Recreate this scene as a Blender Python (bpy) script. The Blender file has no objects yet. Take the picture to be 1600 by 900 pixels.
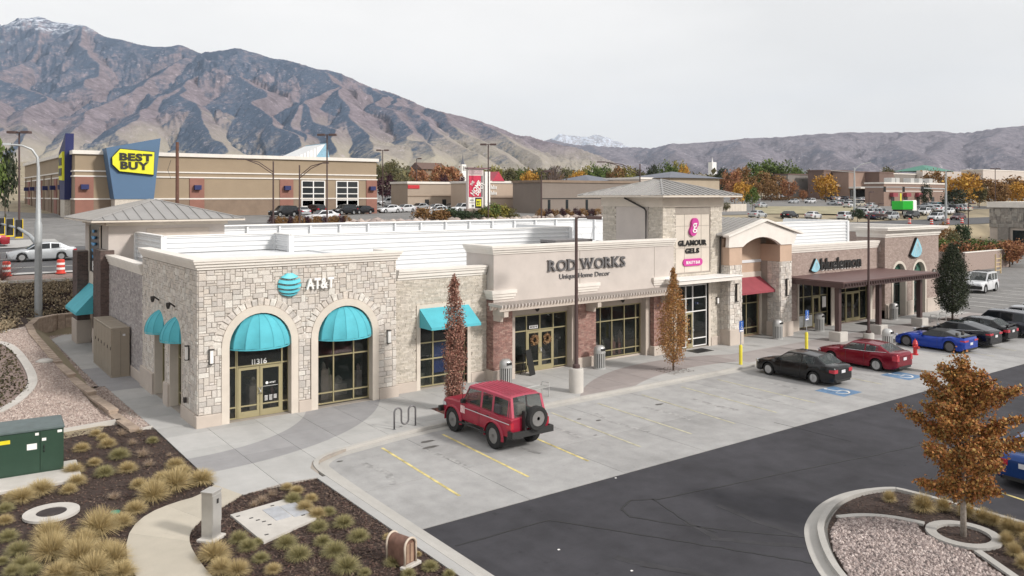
import bpy, bmesh, math, random
import numpy as np
from mathutils import Vector, Matrix
from mathutils.geometry import tessellate_polygon
R = math.radians
rnd = random.Random(7)
sc = bpy.context.scene
COL = sc.collection

# ------------------------------------------------ camera, sky, sun, exposure
CX, CY, CZ = -9.0814, -32.9221, 9.0
F, HOR = 1290.0, 305.5            # focal length and horizon row for a 1600 px wide picture
ANG = math.atan2(1760, 1290)
SA, CA = math.sin(ANG), math.cos(ANG)
cam_d = bpy.data.cameras.new("camera"); cam = bpy.data.objects.new("camera", cam_d); COL.objects.link(cam)
cam.location = (CX, CY, CZ)
cam.rotation_euler = (R(90), 0, -(math.pi / 2 - ANG))
cam_d.sensor_width = 36; cam_d.lens = F / 1600 * 36
cam_d.shift_y = -(450 - HOR) / 1600
cam_d.clip_start = 0.5; cam_d.clip_end = 40000
sc.camera = cam

SUN_EL, SUN_AZ = R(33), R(25)     # azimuth measured from -Y towards +X
sdir = Vector((math.sin(SUN_AZ) * math.cos(SUN_EL), -math.cos(SUN_AZ) * math.cos(SUN_EL), math.sin(SUN_EL)))
w = bpy.data.worlds.new("World"); sc.world = w; w.use_nodes = True
nt = w.node_tree; nt.nodes.clear()
out = nt.nodes.new("ShaderNodeOutputWorld"); bg = nt.nodes.new("ShaderNodeBackground"); bg.inputs[1].default_value = 0.1
sky = nt.nodes.new("ShaderNodeTexSky"); sky.sky_type = 'NISHITA'; sky.sun_disc = False
sky.sun_elevation = SUN_EL; sky.sun_rotation = math.pi - SUN_AZ
sky.air_density = 1.5; sky.dust_density = 3.0; sky.ozone_density = 1.0
# a thin even overcast over the clear sky
tc = nt.nodes.new("ShaderNodeTexCoord"); nz = nt.nodes.new("ShaderNodeTexNoise"); nz.inputs['Scale'].default_value = 1.6
nz.inputs['Detail'].default_value = 5; nz.inputs['Roughness'].default_value = .55
mp = nt.nodes.new("ShaderNodeMapping"); mp.inputs['Scale'].default_value = (1, 1, 3.2)
rp = nt.nodes.new("ShaderNodeValToRGB"); rp.color_ramp.elements[0].position = .36; rp.color_ramp.elements[1].position = .66
rp.color_ramp.elements[0].color = (8.15, 7.95, 7.75, 1); rp.color_ramp.elements[1].color = (9.6, 9.3, 9.0, 1)
mx = nt.nodes.new("ShaderNodeMixRGB"); mx.inputs[0].default_value = .9
L = nt.links.new
L(tc.outputs['Generated'], mp.inputs[0]); L(mp.outputs[0], nz.inputs['Vector']); L(nz.outputs[0], rp.inputs[0])
L(sky.outputs[0], mx.inputs[1]); L(rp.outputs[0], mx.inputs[2]); L(mx.outputs[0], bg.inputs[0]); L(bg.outputs[0], out.inputs[0])
sl = bpy.data.lights.new("sun", 'SUN'); sl.energy = 2.9; sl.angle = R(7); sl.color = (1, .955, .90)
so = bpy.data.objects.new("sun", sl); COL.objects.link(so)
so.rotation_euler = (-sdir).to_track_quat('-Z', 'Y').to_euler()
sc.view_settings.view_transform = 'Standard'; sc.view_settings.look = 'None'
sc.view_settings.exposure = 0.27; sc.view_settings.gamma = 1.0; sc.view_settings.use_curve_mapping = False

# ------------------------------------------------ where things stand
def ray(px):
    r = (px - 800) / F
    return (r * SA + CA, -r * CA + SA)
def g(px, py, z=0.0):             # a point of the level z, from where it shows in the photograph
    D = F * (CZ - z) / (py - HOR); dx, dy = ray(px)
    return (CX + dx * D, CY + dy * D)
def at(px, D, py=None):
    dx, dy = ray(px)
    z = CZ - ((py if py is not None else HOR) - HOR) * D / F
    return (CX + dx * D, CY + dy * D, z)
LZ = -0.12                        # level of the parking lot below the pavement
def lot(x, y):
    k = (CZ - LZ) / CZ
    return (CX + (x - CX) * k, CY + (y - CY) * k)
def sm(t): t = min(1, max(0, t)); return t * t * (3 - 2 * t)
def zw(Y): return min(1.15, max(.02, (Y - 2) * .046))
def tz(X, Y):
    y0 = 26.5 + 10 * sm((X - 60) / 50)
    b = 3.45 * sm((Y - y0) / 6.8) + .036 * min(30, max(0, Y - y0 - 7)) + .012 * max(0, Y - 62) + .016 * max(0, Y - 110) + .01 * max(0, Y - 140) + .85 * sm((Y - 60) / 7) * (.3 + .7 * sm((X - 2) / 10))
    l = 0
    if X < -2.6:
        l = (zw(Y) + .05 * (-2.6 - X) * sm(Y / 9)) * sm((Y - 1.5) / 1.6) * sm((-2.6 - X) / .3)
    return max(b, l) - .02
def on_ground(px, py):            # where the line of sight meets the terrain
    dx, dy = ray(px); D = 30.0
    while D < 3000:
        z = CZ - (py - HOR) * D / F
        if z <= tz(CX + dx * D, CY + dy * D): break
        D *= 1.004
    X, Y = CX + dx * D, CY + dy * D
    return X, Y, tz(X, Y), D

# ------------------------------------------------ materials
MATS = {}
def mat(name, cols, rough=.8, metal=0.0, namt=.18, nscale=3.0, bump=.0, bscale=40, spec=.5, coat=0, alpha=1, emit=None, detail=4, world=False):
    if name in MATS: return MATS[name]
    m = bpy.data.materials.new(name); m.use_nodes = True; n = m.node_tree; n.nodes.clear(); K = n.links.new
    o = n.nodes.new("ShaderNodeOutputMaterial"); p = n.nodes.new("ShaderNodeBsdfPrincipled"); K(p.outputs[0], o.inputs[0])
    p.inputs['Roughness'].default_value = rough; p.inputs['Metallic'].default_value = metal
    p.inputs['Specular IOR Level'].default_value = spec; p.inputs['Coat Weight'].default_value = coat
    p.inputs['Coat Roughness'].default_value = .06; p.inputs['Alpha'].default_value = alpha
    if not isinstance(cols, list): cols = [cols]
    t = n.nodes.new("ShaderNodeTexCoord")
    vec = t.outputs['Object']
    if world:
        ge = n.nodes.new("ShaderNodeNewGeometry"); vec = ge.outputs['Position']
    if len(cols) > 1:
        ge = n.nodes.new("ShaderNodeNewGeometry"); oi = n.nodes.new("ShaderNodeObjectInfo")
        ad = n.nodes.new("ShaderNodeMath"); ad.operation = 'ADD'; fr = n.nodes.new("ShaderNodeMath"); fr.operation = 'FRACT'
        K(ge.outputs['Random Per Island'], ad.inputs[0]); K(oi.outputs['Random'], ad.inputs[1]); K(ad.outputs[0], fr.inputs[0])
        cr = n.nodes.new("ShaderNodeValToRGB"); K(fr.outputs[0], cr.inputs[0]); e = cr.color_ramp.elements
        while len(e) < len(cols): e.new(.5)
        for i, c in enumerate(cols): e[i].position = i / (len(cols) - 1); e[i].color = (*c, 1)
        base = cr.outputs[0]
    else:
        rg = n.nodes.new("ShaderNodeRGB"); rg.outputs[0].default_value = (*cols[0], 1); base = rg.outputs[0]
    if namt > 0:
        nz = n.nodes.new("ShaderNodeTexNoise"); nz.inputs['Scale'].default_value = nscale; nz.inputs['Detail'].default_value = detail
        nz.inputs['Roughness'].default_value = .62; K(vec, nz.inputs['Vector'])
        mr = n.nodes.new("ShaderNodeMapRange"); mr.inputs[1].default_value = .3; mr.inputs[2].default_value = .7
        mr.inputs[3].default_value = 1 - namt; mr.inputs[4].default_value = 1 + namt; K(nz.outputs[0], mr.inputs[0])
        mu = n.nodes.new("ShaderNodeVectorMath"); mu.operation = 'SCALE'; K(base, mu.inputs[0]); K(mr.outputs[0], mu.inputs['Scale'])
        base = mu.outputs[0]
    K(base, p.inputs['Base Color'])
    if bump > 0:
        b = n.nodes.new("ShaderNodeBump"); b.inputs['Strength'].default_value = bump; b.inputs['Distance'].default_value = .02
        nb = n.nodes.new("ShaderNodeTexNoise"); nb.inputs['Scale'].default_value = bscale; nb.inputs['Detail'].default_value = 3
        K(vec, nb.inputs['Vector']); K(nb.outputs[0], b.inputs['Height']); K(b.outputs[0], p.inputs['Normal'])
    if emit: p.inputs['Emission Color'].default_value = (*emit, 1); p.inputs['Emission Strength'].default_value = .35
    MATS[name] = m; return m

# ------------------------------------------------ mesh building
class MB:
    def __init__(s): s.v = []; s.f = []
    def add(s, vs, fs):
        b = len(s.v); s.v += [tuple(p) for p in vs]; s.f += [tuple(b + i for i in f) for f in fs]; return s
    def box(s, x0, x1, y0, y1, z0, z1):
        return s.add([(x0, y0, z0), (x1, y0, z0), (x1, y1, z0), (x0, y1, z0), (x0, y0, z1), (x1, y0, z1), (x1, y1, z1), (x0, y1, z1)],
                     [(0, 3, 2, 1), (4, 5, 6, 7), (0, 1, 5, 4), (1, 2, 6, 5), (2, 3, 7, 6), (3, 0, 4, 7)])
    def bev(s, x0, x1, y0, y1, z0, z1, b=.02):    # box with chamfered top and vertical edges
        v = []
        for z, i in ((z0, 0), (z1 - b, 0), (z1, b)):
            for x, y in ((x0 + b + i, y0 + i), (x1 - b - i, y0 + i), (x1 - i, y0 + b + i), (x1 - i, y1 - b - i), (x1 - b - i, y1 - i), (x0 + b + i, y1 - i), (x0 + i, y1 - b - i), (x0 + i, y0 + b + i)):
                v.append((x, y, z))
        f = [tuple(range(16, 24)), tuple(range(7, -1, -1))]
        for k in (0, 8):
            for i in range(8): f.append((k + i, k + (i + 1) % 8, k + 8 + (i + 1) % 8, k + 8 + i))
        return s.add(v, f)
    def prism(s, poly, z0, z1, caps=True):
        n = len(poly); v = [(x, y, z0) for x, y in poly] + [(x, y, z1) for x, y in poly]
        f = [(i, (i + 1) % n, n + (i + 1) % n, n + i) for i in range(n)]
        if caps:
            for t in tessellate_polygon([[Vector((x, y, 0)) for x, y in poly]]):
                f.append(tuple(n + i for i in t)); f.append(tuple(reversed(t)))
        return s.add(v, f)
    def sheet(s, poly, z):
        zf = z if callable(z) else (lambda x, y: z)
        return s.add([(x, y, zf(x, y)) for x, y in poly], [tuple(t) for t in tessellate_polygon([[Vector((x, y, 0)) for x, y in poly]])])
    def loft(s, rings, close=True, capa=False, capb=False):
        n = len(rings[0]); v = [p for r in rings for p in r]; f = []
        for k in range(len(rings) - 1):
            for i in range(n if close else n - 1):
                j = (i + 1) % n; f.append((k * n + i, k * n + j, (k + 1) * n + j, (k + 1) * n + i))
        if capa: f.append(tuple(range(n - 1, -1, -1)))
        if capb: f.append(tuple(range((len(rings) - 1) * n, len(rings) * n)))
        return s.add(v, f)
    def tube(s, pts, r, n=6, r1=None, cap=True):
        pts = [Vector(p) for p in pts]; rs = r if isinstance(r, (list, tuple)) else [r + ((r1 if r1 is not None else r) - r) * i / max(1, len(pts) - 1) for i in range(len(pts))]
        rings = []
        for i, p in enumerate(pts):
            d = (pts[min(i + 1, len(pts) - 1)] - pts[max(i - 1, 0)]).normalized()
            a = d.cross(Vector((0, 0, 1)));
            if a.length < .01: a = Vector((1, 0, 0))
            a.normalize(); b = a.cross(d)
            rings.append([tuple(p + (a * math.cos(t) + b * math.sin(t)) * rs[i]) for t in (2 * math.pi * k / n for k in range(n))])
        return s.loft(rings, True, cap, cap)
    def lathe(s, prof, n=16, c=(0, 0, 0), axis='z'):
        rings = []
        for r, h in prof:
            rg = []
            for k in range(n):
                t = 2 * math.pi * k / n; a, b = r * math.cos(t), r * math.sin(t)
                rg.append({'z': (c[0] + a, c[1] + b, c[2] + h), 'y': (c[0] + a, c[1] + h, c[2] + b), 'x': (c[0] + h, c[1] + a, c[2] + b)}[axis])
            rings.append(rg)
        return s.loft(rings, True, prof[0][0] > 1e-4, prof[-1][0] > 1e-4)
    def strip(s, path, w, z0, z1, side=0, closed=False):   # ribbon prism along a plan path; side -1/0/1 puts it left/centre/right
        L_, R_ = offs(path, w, side, closed); n = len(path); rings = []
        za = z0 if callable(z0) else (lambda x, y: z0); zb = z1 if callable(z1) else (lambda x, y: z1)
        for a, b, p in zip(L_, R_, path):
            rings.append([(a[0], a[1], za(*p)), (b[0], b[1], za(*p)), (b[0], b[1], zb(*p)), (a[0], a[1], zb(*p))])
        if closed: rings.append(rings[0])
        return s.loft(rings, True, not closed, not closed)
    def wall(s, place, outer, holes, th):
        loops = [outer] + holes; tri = tessellate_polygon([[Vector((u, v, 0)) for u, v in l] for l in loops])
        flat = [p for l in loops for p in l]; n = len(flat)
        v = [place(u, q, 0) for u, q in flat] + [place(u, q, th) for u, q in flat]
        f = [tuple(t) for t in tri] + [tuple(n + i for i in reversed(t)) for t in tri]; b = 0
        for l in loops:
            for i in range(len(l)):
                j = (i + 1) % len(l); f.append((b + i, b + j, n + b + j, n + b + i))
            b += len(l)
        return s.add(v, f)
    def mesh(s, name, m, smooth=False, recalc=True):
        me = bpy.data.meshes.new(name); me.from_pydata(s.v, [], s.f)
        if recalc and len(s.f) < 60000:
            bm = bmesh.new(); bm.from_mesh(me); bmesh.ops.recalc_face_normals(bm, faces=bm.faces); bm.to_mesh(me); bm.free()
        if smooth is not False:
            me.shade_smooth()
            if smooth is not True: me.set_sharp_from_angle(angle=R(smooth))
        if m: me.materials.append(m)
        return me
    def build(s, name, m, parent=None, smooth=False, loc=(0, 0, 0), recalc=True):
        o = bpy.data.objects.new(name, s.mesh(name, m, smooth, recalc)); COL.objects.link(o); o.location = loc
        if parent: o.parent = parent
        return o
def offs(path, w, side=0, closed=False):
    n = len(path); A = []; B = []
    for i in range(n):
        p = Vector(path[i]);
        a = Vector(path[(i - 1) % n]) if (closed or i > 0) else None; b = Vector(path[(i + 1) % n]) if (closed or i < n - 1) else None
        d1 = (p - a).normalized() if a is not None else (b - p).normalized(); d2 = (b - p).normalized() if b is not None else d1
        n1 = Vector((-d1.y, d1.x)); n2 = Vector((-d2.y, d2.x)); m = (n1 + n2)
        m = m.normalized() / max(.35, m.normalized().dot(n1)) if m.length > 1e-3 else n1
        lo, hi = {0: (-w / 2, w / 2), 1: (-w, 0), -1: (0, w)}[side]
        A.append(tuple(p + m * hi)); B.append(tuple(p + m * lo))
    return A, B
def instance(name, me, parent=None, loc=(0, 0, 0), rot=(0, 0, 0), scale=(1, 1, 1)):
    o = bpy.data.objects.new(name, me); COL.objects.link(o); o.location = loc; o.rotation_euler = rot; o.scale = scale
    if parent: o.parent = parent
    return o
def tag(o, label, cat=None, group=None, kind=None):
    if label: o["label"] = label
    if cat: o["category"] = cat
    if group: o["group"] = group
    if kind: o["kind"] = kind
    return o
def thing(name, label, cat, loc=(0, 0, 0), rz=0, group=None):
    o = bpy.data.objects.new(name, None); COL.objects.link(o); o.location = loc; o.rotation_euler = (0, 0, rz); o.empty_display_size = .3
    return tag(o, label, cat, group)
def copy_tree(o, parent=None):
    c = o.copy(); COL.objects.link(c)
    if parent: c.parent = parent
    for ch in list(o.children): copy_tree(ch, c)
    return c
def place_copy(o, loc, rz=0, label=None, scale=None, group=None):
    c = copy_tree(o); c.location = loc; c.rotation_euler = (0, 0, rz)
    if scale: c.scale = (scale,) * 3 if isinstance(scale, (int, float)) else scale
    if label: c["label"] = label
    if group: c["group"] = group
    return c
def structure(o): o["kind"] = "structure"; return o
def arc(cx, cy, r, a0, a1, n): return [(cx + r * math.cos(R(a0 + (a1 - a0) * i / n)), cy + r * math.sin(R(a0 + (a1 - a0) * i / n))) for i in range(n + 1)]
def clip_rect(poly, x0, x1, y0, y1):
    def cl(P, f, inter):
        o = []
        for i in range(len(P)):
            a, b = P[i - 1], P[i]
            if f(b):
                if not f(a): o.append(inter(a, b))
                o.append(b)
            elif f(a): o.append(inter(a, b))
        return o
    def ix(v): return lambda a, b: (v, a[1] + (b[1] - a[1]) * (v - a[0]) / (b[0] - a[0]))
    def iy(v): return lambda a, b: (a[0] + (b[0] - a[0]) * (v - a[1]) / (b[1] - a[1]), v)
    for f, t in ((lambda p: p[0] >= x0, ix(x0)), (lambda p: p[0] <= x1, ix(x1)), (lambda p: p[1] >= y0, iy(y0)), (lambda p: p[1] <= y1, iy(y1))):
        if not poly: return []
        poly = cl(poly, f, t)
    return poly
def chaikin(P, n=1, closed=False):
    for _ in range(n):
        Q = [] if closed else [P[0]]
        for i in range(len(P) if closed else len(P) - 1):
            a, b = P[i], P[(i + 1) % len(P)]; Q += [(a[0] * .75 + b[0] * .25, a[1] * .75 + b[1] * .25), (a[0] * .25 + b[0] * .75, a[1] * .25 + b[1] * .75)]
        P = Q if closed else Q + [P[-1]]
    return P
def area(P): return abs(sum(P[i - 1][0] * P[i][1] - P[i][0] * P[i - 1][1] for i in range(len(P)))) / 2
def inside(x, y, P):
    c = False
    for i in range(len(P)):
        x0, y0 = P[i - 1]; x1, y1 = P[i]
        if (y0 > y) != (y1 > y) and x < (x1 - x0) * (y - y0) / (y1 - y0) + x0: c = not c
    return c

# lettering: queued, then converted to meshes together
TXT = []
def text(word, size, height, ext, parent, fn, m, bold=.0, width=None, gap=.06, name="letter", serif=False, spread=True):
    """word laid out along u from 0, scaled to the cap height; fn(u, v, w) gives the place"""
    TXT.append((word, size, height, ext, parent, fn, m, bold, width, gap, name, serif, spread))
def flush_text():
    chars = {}
    for t in TXT:
        for c in t[0]:
            k = (c, t[7])
            if c != ' ' and k not in chars:
                cu = bpy.data.curves.new("glyph", 'FONT'); cu.body = c; cu.size = 1; cu.offset = t[7]; cu.extrude = .5; cu.resolution_u = 3; cu.fill_mode = 'BOTH'
                o = bpy.data.objects.new("glyph", cu); COL.objects.link(o); chars[k] = o
    bpy.context.view_layer.update(); dg = bpy.context.evaluated_depsgraph_get(); geo = {}
    for k, o in chars.items():
        me = bpy.data.meshes.new_from_object(o.evaluated_get(dg))
        vs = [tuple(v.co) for v in me.vertices]; fs = [tuple(p.vertices) for p in me.polygons]; bpy.data.meshes.remove(me)
        x0 = min(v[0] for v in vs); x1 = max(v[0] for v in vs); geo[k] = ([(v[0] - x0, v[1], v[2]) for v in vs], fs, x1 - x0)
        cu = o.data; bpy.data.objects.remove(o); bpy.data.curves.remove(cu)
    for word, size, height, ext, parent, fn, m, bold, width, gap, name, serif, spread in TXT:
        tot = sum((geo[(c, bold)][2] + gap) if c != ' ' else .3 for c in word) - gap
        ky = height / .729; kx = (width / tot) if width else ky; u = 0; allmb = MB()
        for c in word:
            if c == ' ': u += .3 * kx; continue
            vs, fs, wd = geo[(c, bold)]
            mb = MB() if spread else allmb
            mb.add([fn(u + x * kx, y * ky, (.5 - z) * ext) for x, y, z in vs], fs)
            if serif:
                hh = .729 * ky; sw = .13 * kx; st = .035 * ky
                L0, M0, R0 = .07 * kx, wd * kx / 2, (wd - .07) * kx
                sp = {'R': [(L0, 0), (L0, 1), (R0, 0)], 'D': [(L0, 0), (L0, 1)], 'W': [(L0, 1), (M0, 1), (R0, 1)], 'K': [(L0, 0), (L0, 1), (R0, 0), (R0, 1)],
                      'H': [(L0, 0), (L0, 1), (R0, 0), (R0, 1)], 'U': [(L0, 1), (R0, 1)], 'L': [(L0, 0), (L0, 1)], 'A': [(L0, 0), (R0, 0)], 'M': [(L0, 0), (L0, 1), (R0, 0), (R0, 1)], 'E': [(L0, 0), (L0, 1)]}.get(c, [])
                for su, tv in sp:
                    v0 = 0 if tv == 0 else hh - st
                    q = [(su - sw + u, v0), (su + sw + u, v0), (su + sw + u, v0 + st), (su - sw + u, v0 + st)]
                    mb.add([fn(a, b, d) for d in (.02 * ext, .98 * ext) for a, b in q], [(0, 1, 2, 3), (4, 5, 6, 7), (0, 1, 5, 4), (1, 2, 6, 5), (2, 3, 7, 6), (3, 0, 4, 7)])
            if spread: mb.build(name, m, parent, recalc=False)
            u += (wd + gap) * kx
        if not spread: allmb.build(name, m, parent, recalc=False)
# ------------------------------------------------ palette
stone_c = [(.58, .53, .475), (.50, .455, .41), (.64, .60, .55), (.54, .50, .465), (.60, .54, .48), (.45, .42, .39), (.66, .63, .58), (.56, .51, .455)]
M_stone = mat("cut_stone", stone_c, .9, namt=.22, nscale=9, bump=.5, bscale=30)
M_mortar = mat("mortar", (.32, .285, .25), .95, namt=.1, bump=.2)
M_ledge = mat("ledge_stone", [(.50, .45, .38), (.57, .52, .45), (.44, .40, .34), (.62, .57, .50), (.52, .47, .41)], .9, namt=.18, nscale=6, bump=.4)
M_brick = mat("red_brick", [(.27, .145, .12), (.33, .19, .16), (.21, .115, .10), (.38, .25, .21), (.29, .165, .14)], .9, namt=.2, nscale=7, bump=.3)
M_brickt = mat("tan_brick", [(.34, .265, .235), (.39, .31, .275), (.30, .235, .205), (.36, .28, .25)], .9, namt=.15, nscale=7, bump=.3)
M_brickd = mat("dark_brick", [(.10, .07, .065), (.13, .09, .08), (.08, .06, .055)], .9, namt=.2, bump=.3)
M_brickm = mat("brick_mortar", (.27, .22, .195), .95, namt=.1)
M_brickmd = mat("dark_brick_mortar", (.17, .145, .13), .95, namt=.1)
M_stucco = mat("cream_stucco", (.60, .54, .47), .9, namt=.07, nscale=1.2, bump=.15, bscale=60)
M_stuccod = mat("beige_stucco", (.50, .435, .38), .9, namt=.07, nscale=1.0, bump=.15, bscale=60)
M_stuccog = mat("grey_beige_stucco", (.52, .47, .435), .9, namt=.07, nscale=1.0, bump=.15, bscale=60)
M_pinks = mat("tan_pink_stucco", (.50, .36, .27), .9, namt=.07, nscale=1.0, bump=.15, bscale=60)
M_cornice = mat("cornice_white", (.72, .68, .63), .8, namt=.06, nscale=1.5)
M_roof = mat("roof_membrane", (.68, .69, .70), .75, namt=.06, nscale=.6)
M_rib = mat("white_ribbed_metal", (.66, .67, .68), .5, namt=.04, nscale=.7)
M_seam = mat("standing_seam_metal", (.33, .32, .31), .42, metal=.35, namt=.08, nscale=1)
M_frame = mat("bronze_gold_frame", (.42, .37, .22), .42, metal=.5, namt=.05)
M_white = mat("white_paint", (.80, .79, .77), .6, namt=.04)
M_teal = mat("teal_awning_fabric", (.085, .42, .50), .8, namt=.08, nscale=2)
M_redf = mat("red_awning_fabric", (.28, .055, .07), .8, namt=.1, nscale=2)
M_dk = mat("dark_metal", (.035, .03, .028), .5, namt=.1)
M_bronze = mat("dark_bronze_paint", (.075, .045, .042), .5, namt=.12, nscale=2)
M_black = mat("black", (.012, .012, .012), .5, namt=0)
M_int = mat("shop_interior", (.11, .085, .075), .8, namt=.3, nscale=1.5)
M_intf = mat("shop_floor", (.22, .18, .14), .5, namt=.2, nscale=2)
M_disp = mat("shop_display", [(.5, .47, .42), (.12, .08, .06), (.25, .28, .2), (.32, .1, .1), (.6, .58, .55), (.05, .05, .06), (.2, .13, .07)], .7, namt=.2)
M_letters = mat("lettering_grey", (.16, .155, .16), .45, metal=.3, namt=.05)
M_steel = mat("galvanised_steel", (.42, .43, .44), .45, metal=.6, namt=.08)
M_silver = mat("silver_paint", (.50, .50, .49), .4, metal=.4, namt=.06)
M_conc = mat("pale_concrete", (.50, .475, .44), .9, namt=.10, nscale=1.5, bump=.15, bscale=50)
M_glass = mat("window_glass", (.014, .020, .019), .03, namt=0, alpha=.30, spec=.9)
M_tint = mat("tinted_glass", (.012, .015, .017), .04, namt=0)

def front(Y): return lambda u, v, w_: (u, Y + w_, v)
def leftw(X): return lambda u, v, w_: (X + w_, u, v)

B = thing("strip_mall_building", "long stone and brick shopping strip with teal awnings, cream cornices and white roofs", "shopping strip")

# ---- one stone: a chamfered block on the unit square, front at w = 0
def stone_geo(r=None):
    r = r or rnd; j = lambda a: (r.random() - .5) * a
    base = [(0, 0), (1, 0), (1, 1), (0, 1)]
    mid = [(x + j(.05), y + j(.07)) for x, y in base]
    fr = [(.5 + (x - .5) * .84 + j(.05), .5 + (y - .5) * .80 + j(.07)) for x, y in base]
    d = [0, .75, 1.0]
    v = [(x, y, 0) for x, y in base] + [(x, y, .7) for x, y in mid] + [(x, y, .9 + j(.25)) for x, y in fr]
    f = [(8, 9, 10, 11)]
    for k in (0, 4):
        for i in range(4): f.append((k + i, k + (i + 1) % 4, k + 4 + (i + 1) % 4, k + 4 + i))
    return v, f
SG = [stone_geo() for _ in range(8)]
def stone_layout(u0, u1, v0, v1, c, blocked, r, sizes):
    nu, nv = int((u1 - u0) / c), int((v1 - v0) / c); cu, cv = (u1 - u0) / nu, (v1 - v0) / nv
    occ = [[blocked(u0 + (i + .5) * cu, v0 + (j + .5) * cv) for i in range(nu)] for j in range(nv)]; out = []
    for j in range(nv):
        for i in range(nu):
            if occ[j][i]: continue
            ss = sizes[:]; r.shuffle(ss)
            for (a, b) in ss + [(1, 1)]:
                if i + a <= nu and j + b <= nv and not any(occ[jj][ii] for jj in range(j, j + b) for ii in range(i, i + a)):
                    for jj in range(j, j + b):
                        for ii in range(i, i + a): occ[jj][ii] = True
                    gp = .009; out.append((u0 + i * cu + gp, v0 + j * cv + gp, a * cu - 2 * gp, b * cv - 2 * gp)); break
    return out
stone_meshes = {}
def stone_mesh(kind, k, flip):
    key = (kind, k)
    if key not in stone_meshes:
        v, f = SG[k]; mb = MB()
        mb.add([((x, -z, y) if kind == 'f' else (-z, x, y)) for x, y, z in v], f)
        stone_meshes[key] = mb.mesh("stone", M_stone)
    return stone_meshes[key]
def lay_stones(stones, kind, plane, parent, d=.045, single=True, name="stone"):
    mb = MB()
    for (u, v, a, b) in stones:
        k = rnd.randrange(8); dd = d * rnd.uniform(.6, 1.25)
        if single:
            me = stone_mesh(kind, k, False)
            instance(name, me, parent, (u, plane, v) if kind == 'f' else (plane, u, v), (0, 0, 0), (a, dd, b) if kind == 'f' else (dd, a, b))
        else:
            vs, fs = SG[k]
            mb.add([((u + x * a, plane - z * dd, v + y * b) if kind == 'f' else (plane - z * dd, u + x * a, v + y * b)) for x, y, z in vs], fs)
    if not single and mb.v: o = mb.build(name, M_stone, parent); o["kind"] = "stuff"; return o
def bricks(name, kind, plane, u0, u1, v0, v1, bw, bh, m, parent, blocked=None, d=.012, gap=.008, sgn=-1, jit=.3, off=.5):
    mb = MB(); j = 0; v = v0
    while v < v1 - .01:
        h = min(bh, v1 - v); u = u0 - (off * bw if j % 2 else 0)
        while u < u1 - .01:
            ww = bw * (1 + rnd.uniform(-jit, jit) if jit > .05 else 1); a, b = max(u, u0), min(u + ww, u1); u += ww
            if b - a < .03: continue
            if blocked and (blocked((a + b) / 2, v + h / 2) or blocked(a, v + h / 2) or blocked(b, v + h / 2)):
                # trim against the opening
                n = 6; c = [a + (b - a) * (k + .5) / n for k in range(n)]; ok = [not blocked(q, v + h / 2) for q in c]
                if sum(ok) < 2: continue
                i0 = ok.index(True); i1 = n - 1 - ok[::-1].index(True)
                if not all(ok[i0:i1 + 1]): continue
                a, b = a + (b - a) * i0 / n, a + (b - a) * (i1 + 1) / n
            dd = plane + sgn * d * rnd.uniform(.4, 1.2); z0, z1 = v + gap / 2, v + h - gap / 2; a += gap / 2; b -= gap / 2
            P = [(a, z0), (b, z0), (b, z1), (a, z1)]
            q = lambda w_: [((x, w_, z) if kind == 'f' else (w_, x, z)) for x, z in P]
            mb.add(q(plane) + q(dd), [(4, 5, 6, 7), (0, 1, 5, 4), (1, 2, 6, 5), (2, 3, 7, 6), (3, 0, 4, 7)])
        v += bh; j += 1
    o = mb.build(name, m, parent, recalc=False); o["kind"] = "stuff"; return o

def frame_bars(name, place, xs, zs, parent, wd=.055, dp=.09, m=M_frame, xr=None, zr=None, arch=None):
    mb = MB()
    for x in xs:
        z1 = zs[-1]
        if arch:
            cx, cz, r = arch; z1 = cz + math.sqrt(max(0, r * r - (x - cx) ** 2))
        a = [place(u, v, w_) for w_ in (0, dp) for u, v in ((x - wd / 2, zs[0]), (x + wd / 2, zs[0]), (x + wd / 2, z1), (x - wd / 2, z1))]
        mb.add(a, [(0, 1, 2, 3), (4, 5, 6, 7), (0, 1, 5, 4), (1, 2, 6, 5), (2, 3, 7, 6), (3, 0, 4, 7)])
    for z in zs:
        x0, x1 = xs[0] - wd / 2, xs[-1] + wd / 2
        a = [place(u, v, w_) for w_ in (.006, dp - .006) for u, v in ((x0, z - wd / 2), (x1, z - wd / 2), (x1, z + wd / 2), (x0, z + wd / 2))]
        mb.add(a, [(0, 1, 2, 3), (4, 5, 6, 7), (0, 1, 5, 4), (1, 2, 6, 5), (2, 3, 7, 6), (3, 0, 4, 7)])
    return mb.build(name, m, parent)
def pane(place, x0, x1, z0, z1, parent, w0=.04, m=None):
    a = [place(u, v, w_) for w_ in (w0, w0 + .012) for u, v in ((x0, z0), (x1, z0), (x1, z1), (x0, z1))]
    return MB().add(a, [(0, 1, 2, 3), (4, 5, 6, 7), (0, 1, 5, 4), (1, 2, 6, 5), (2, 3, 7, 6), (3, 0, 4, 7)]).build("pane", m or M_glass, parent)
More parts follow.
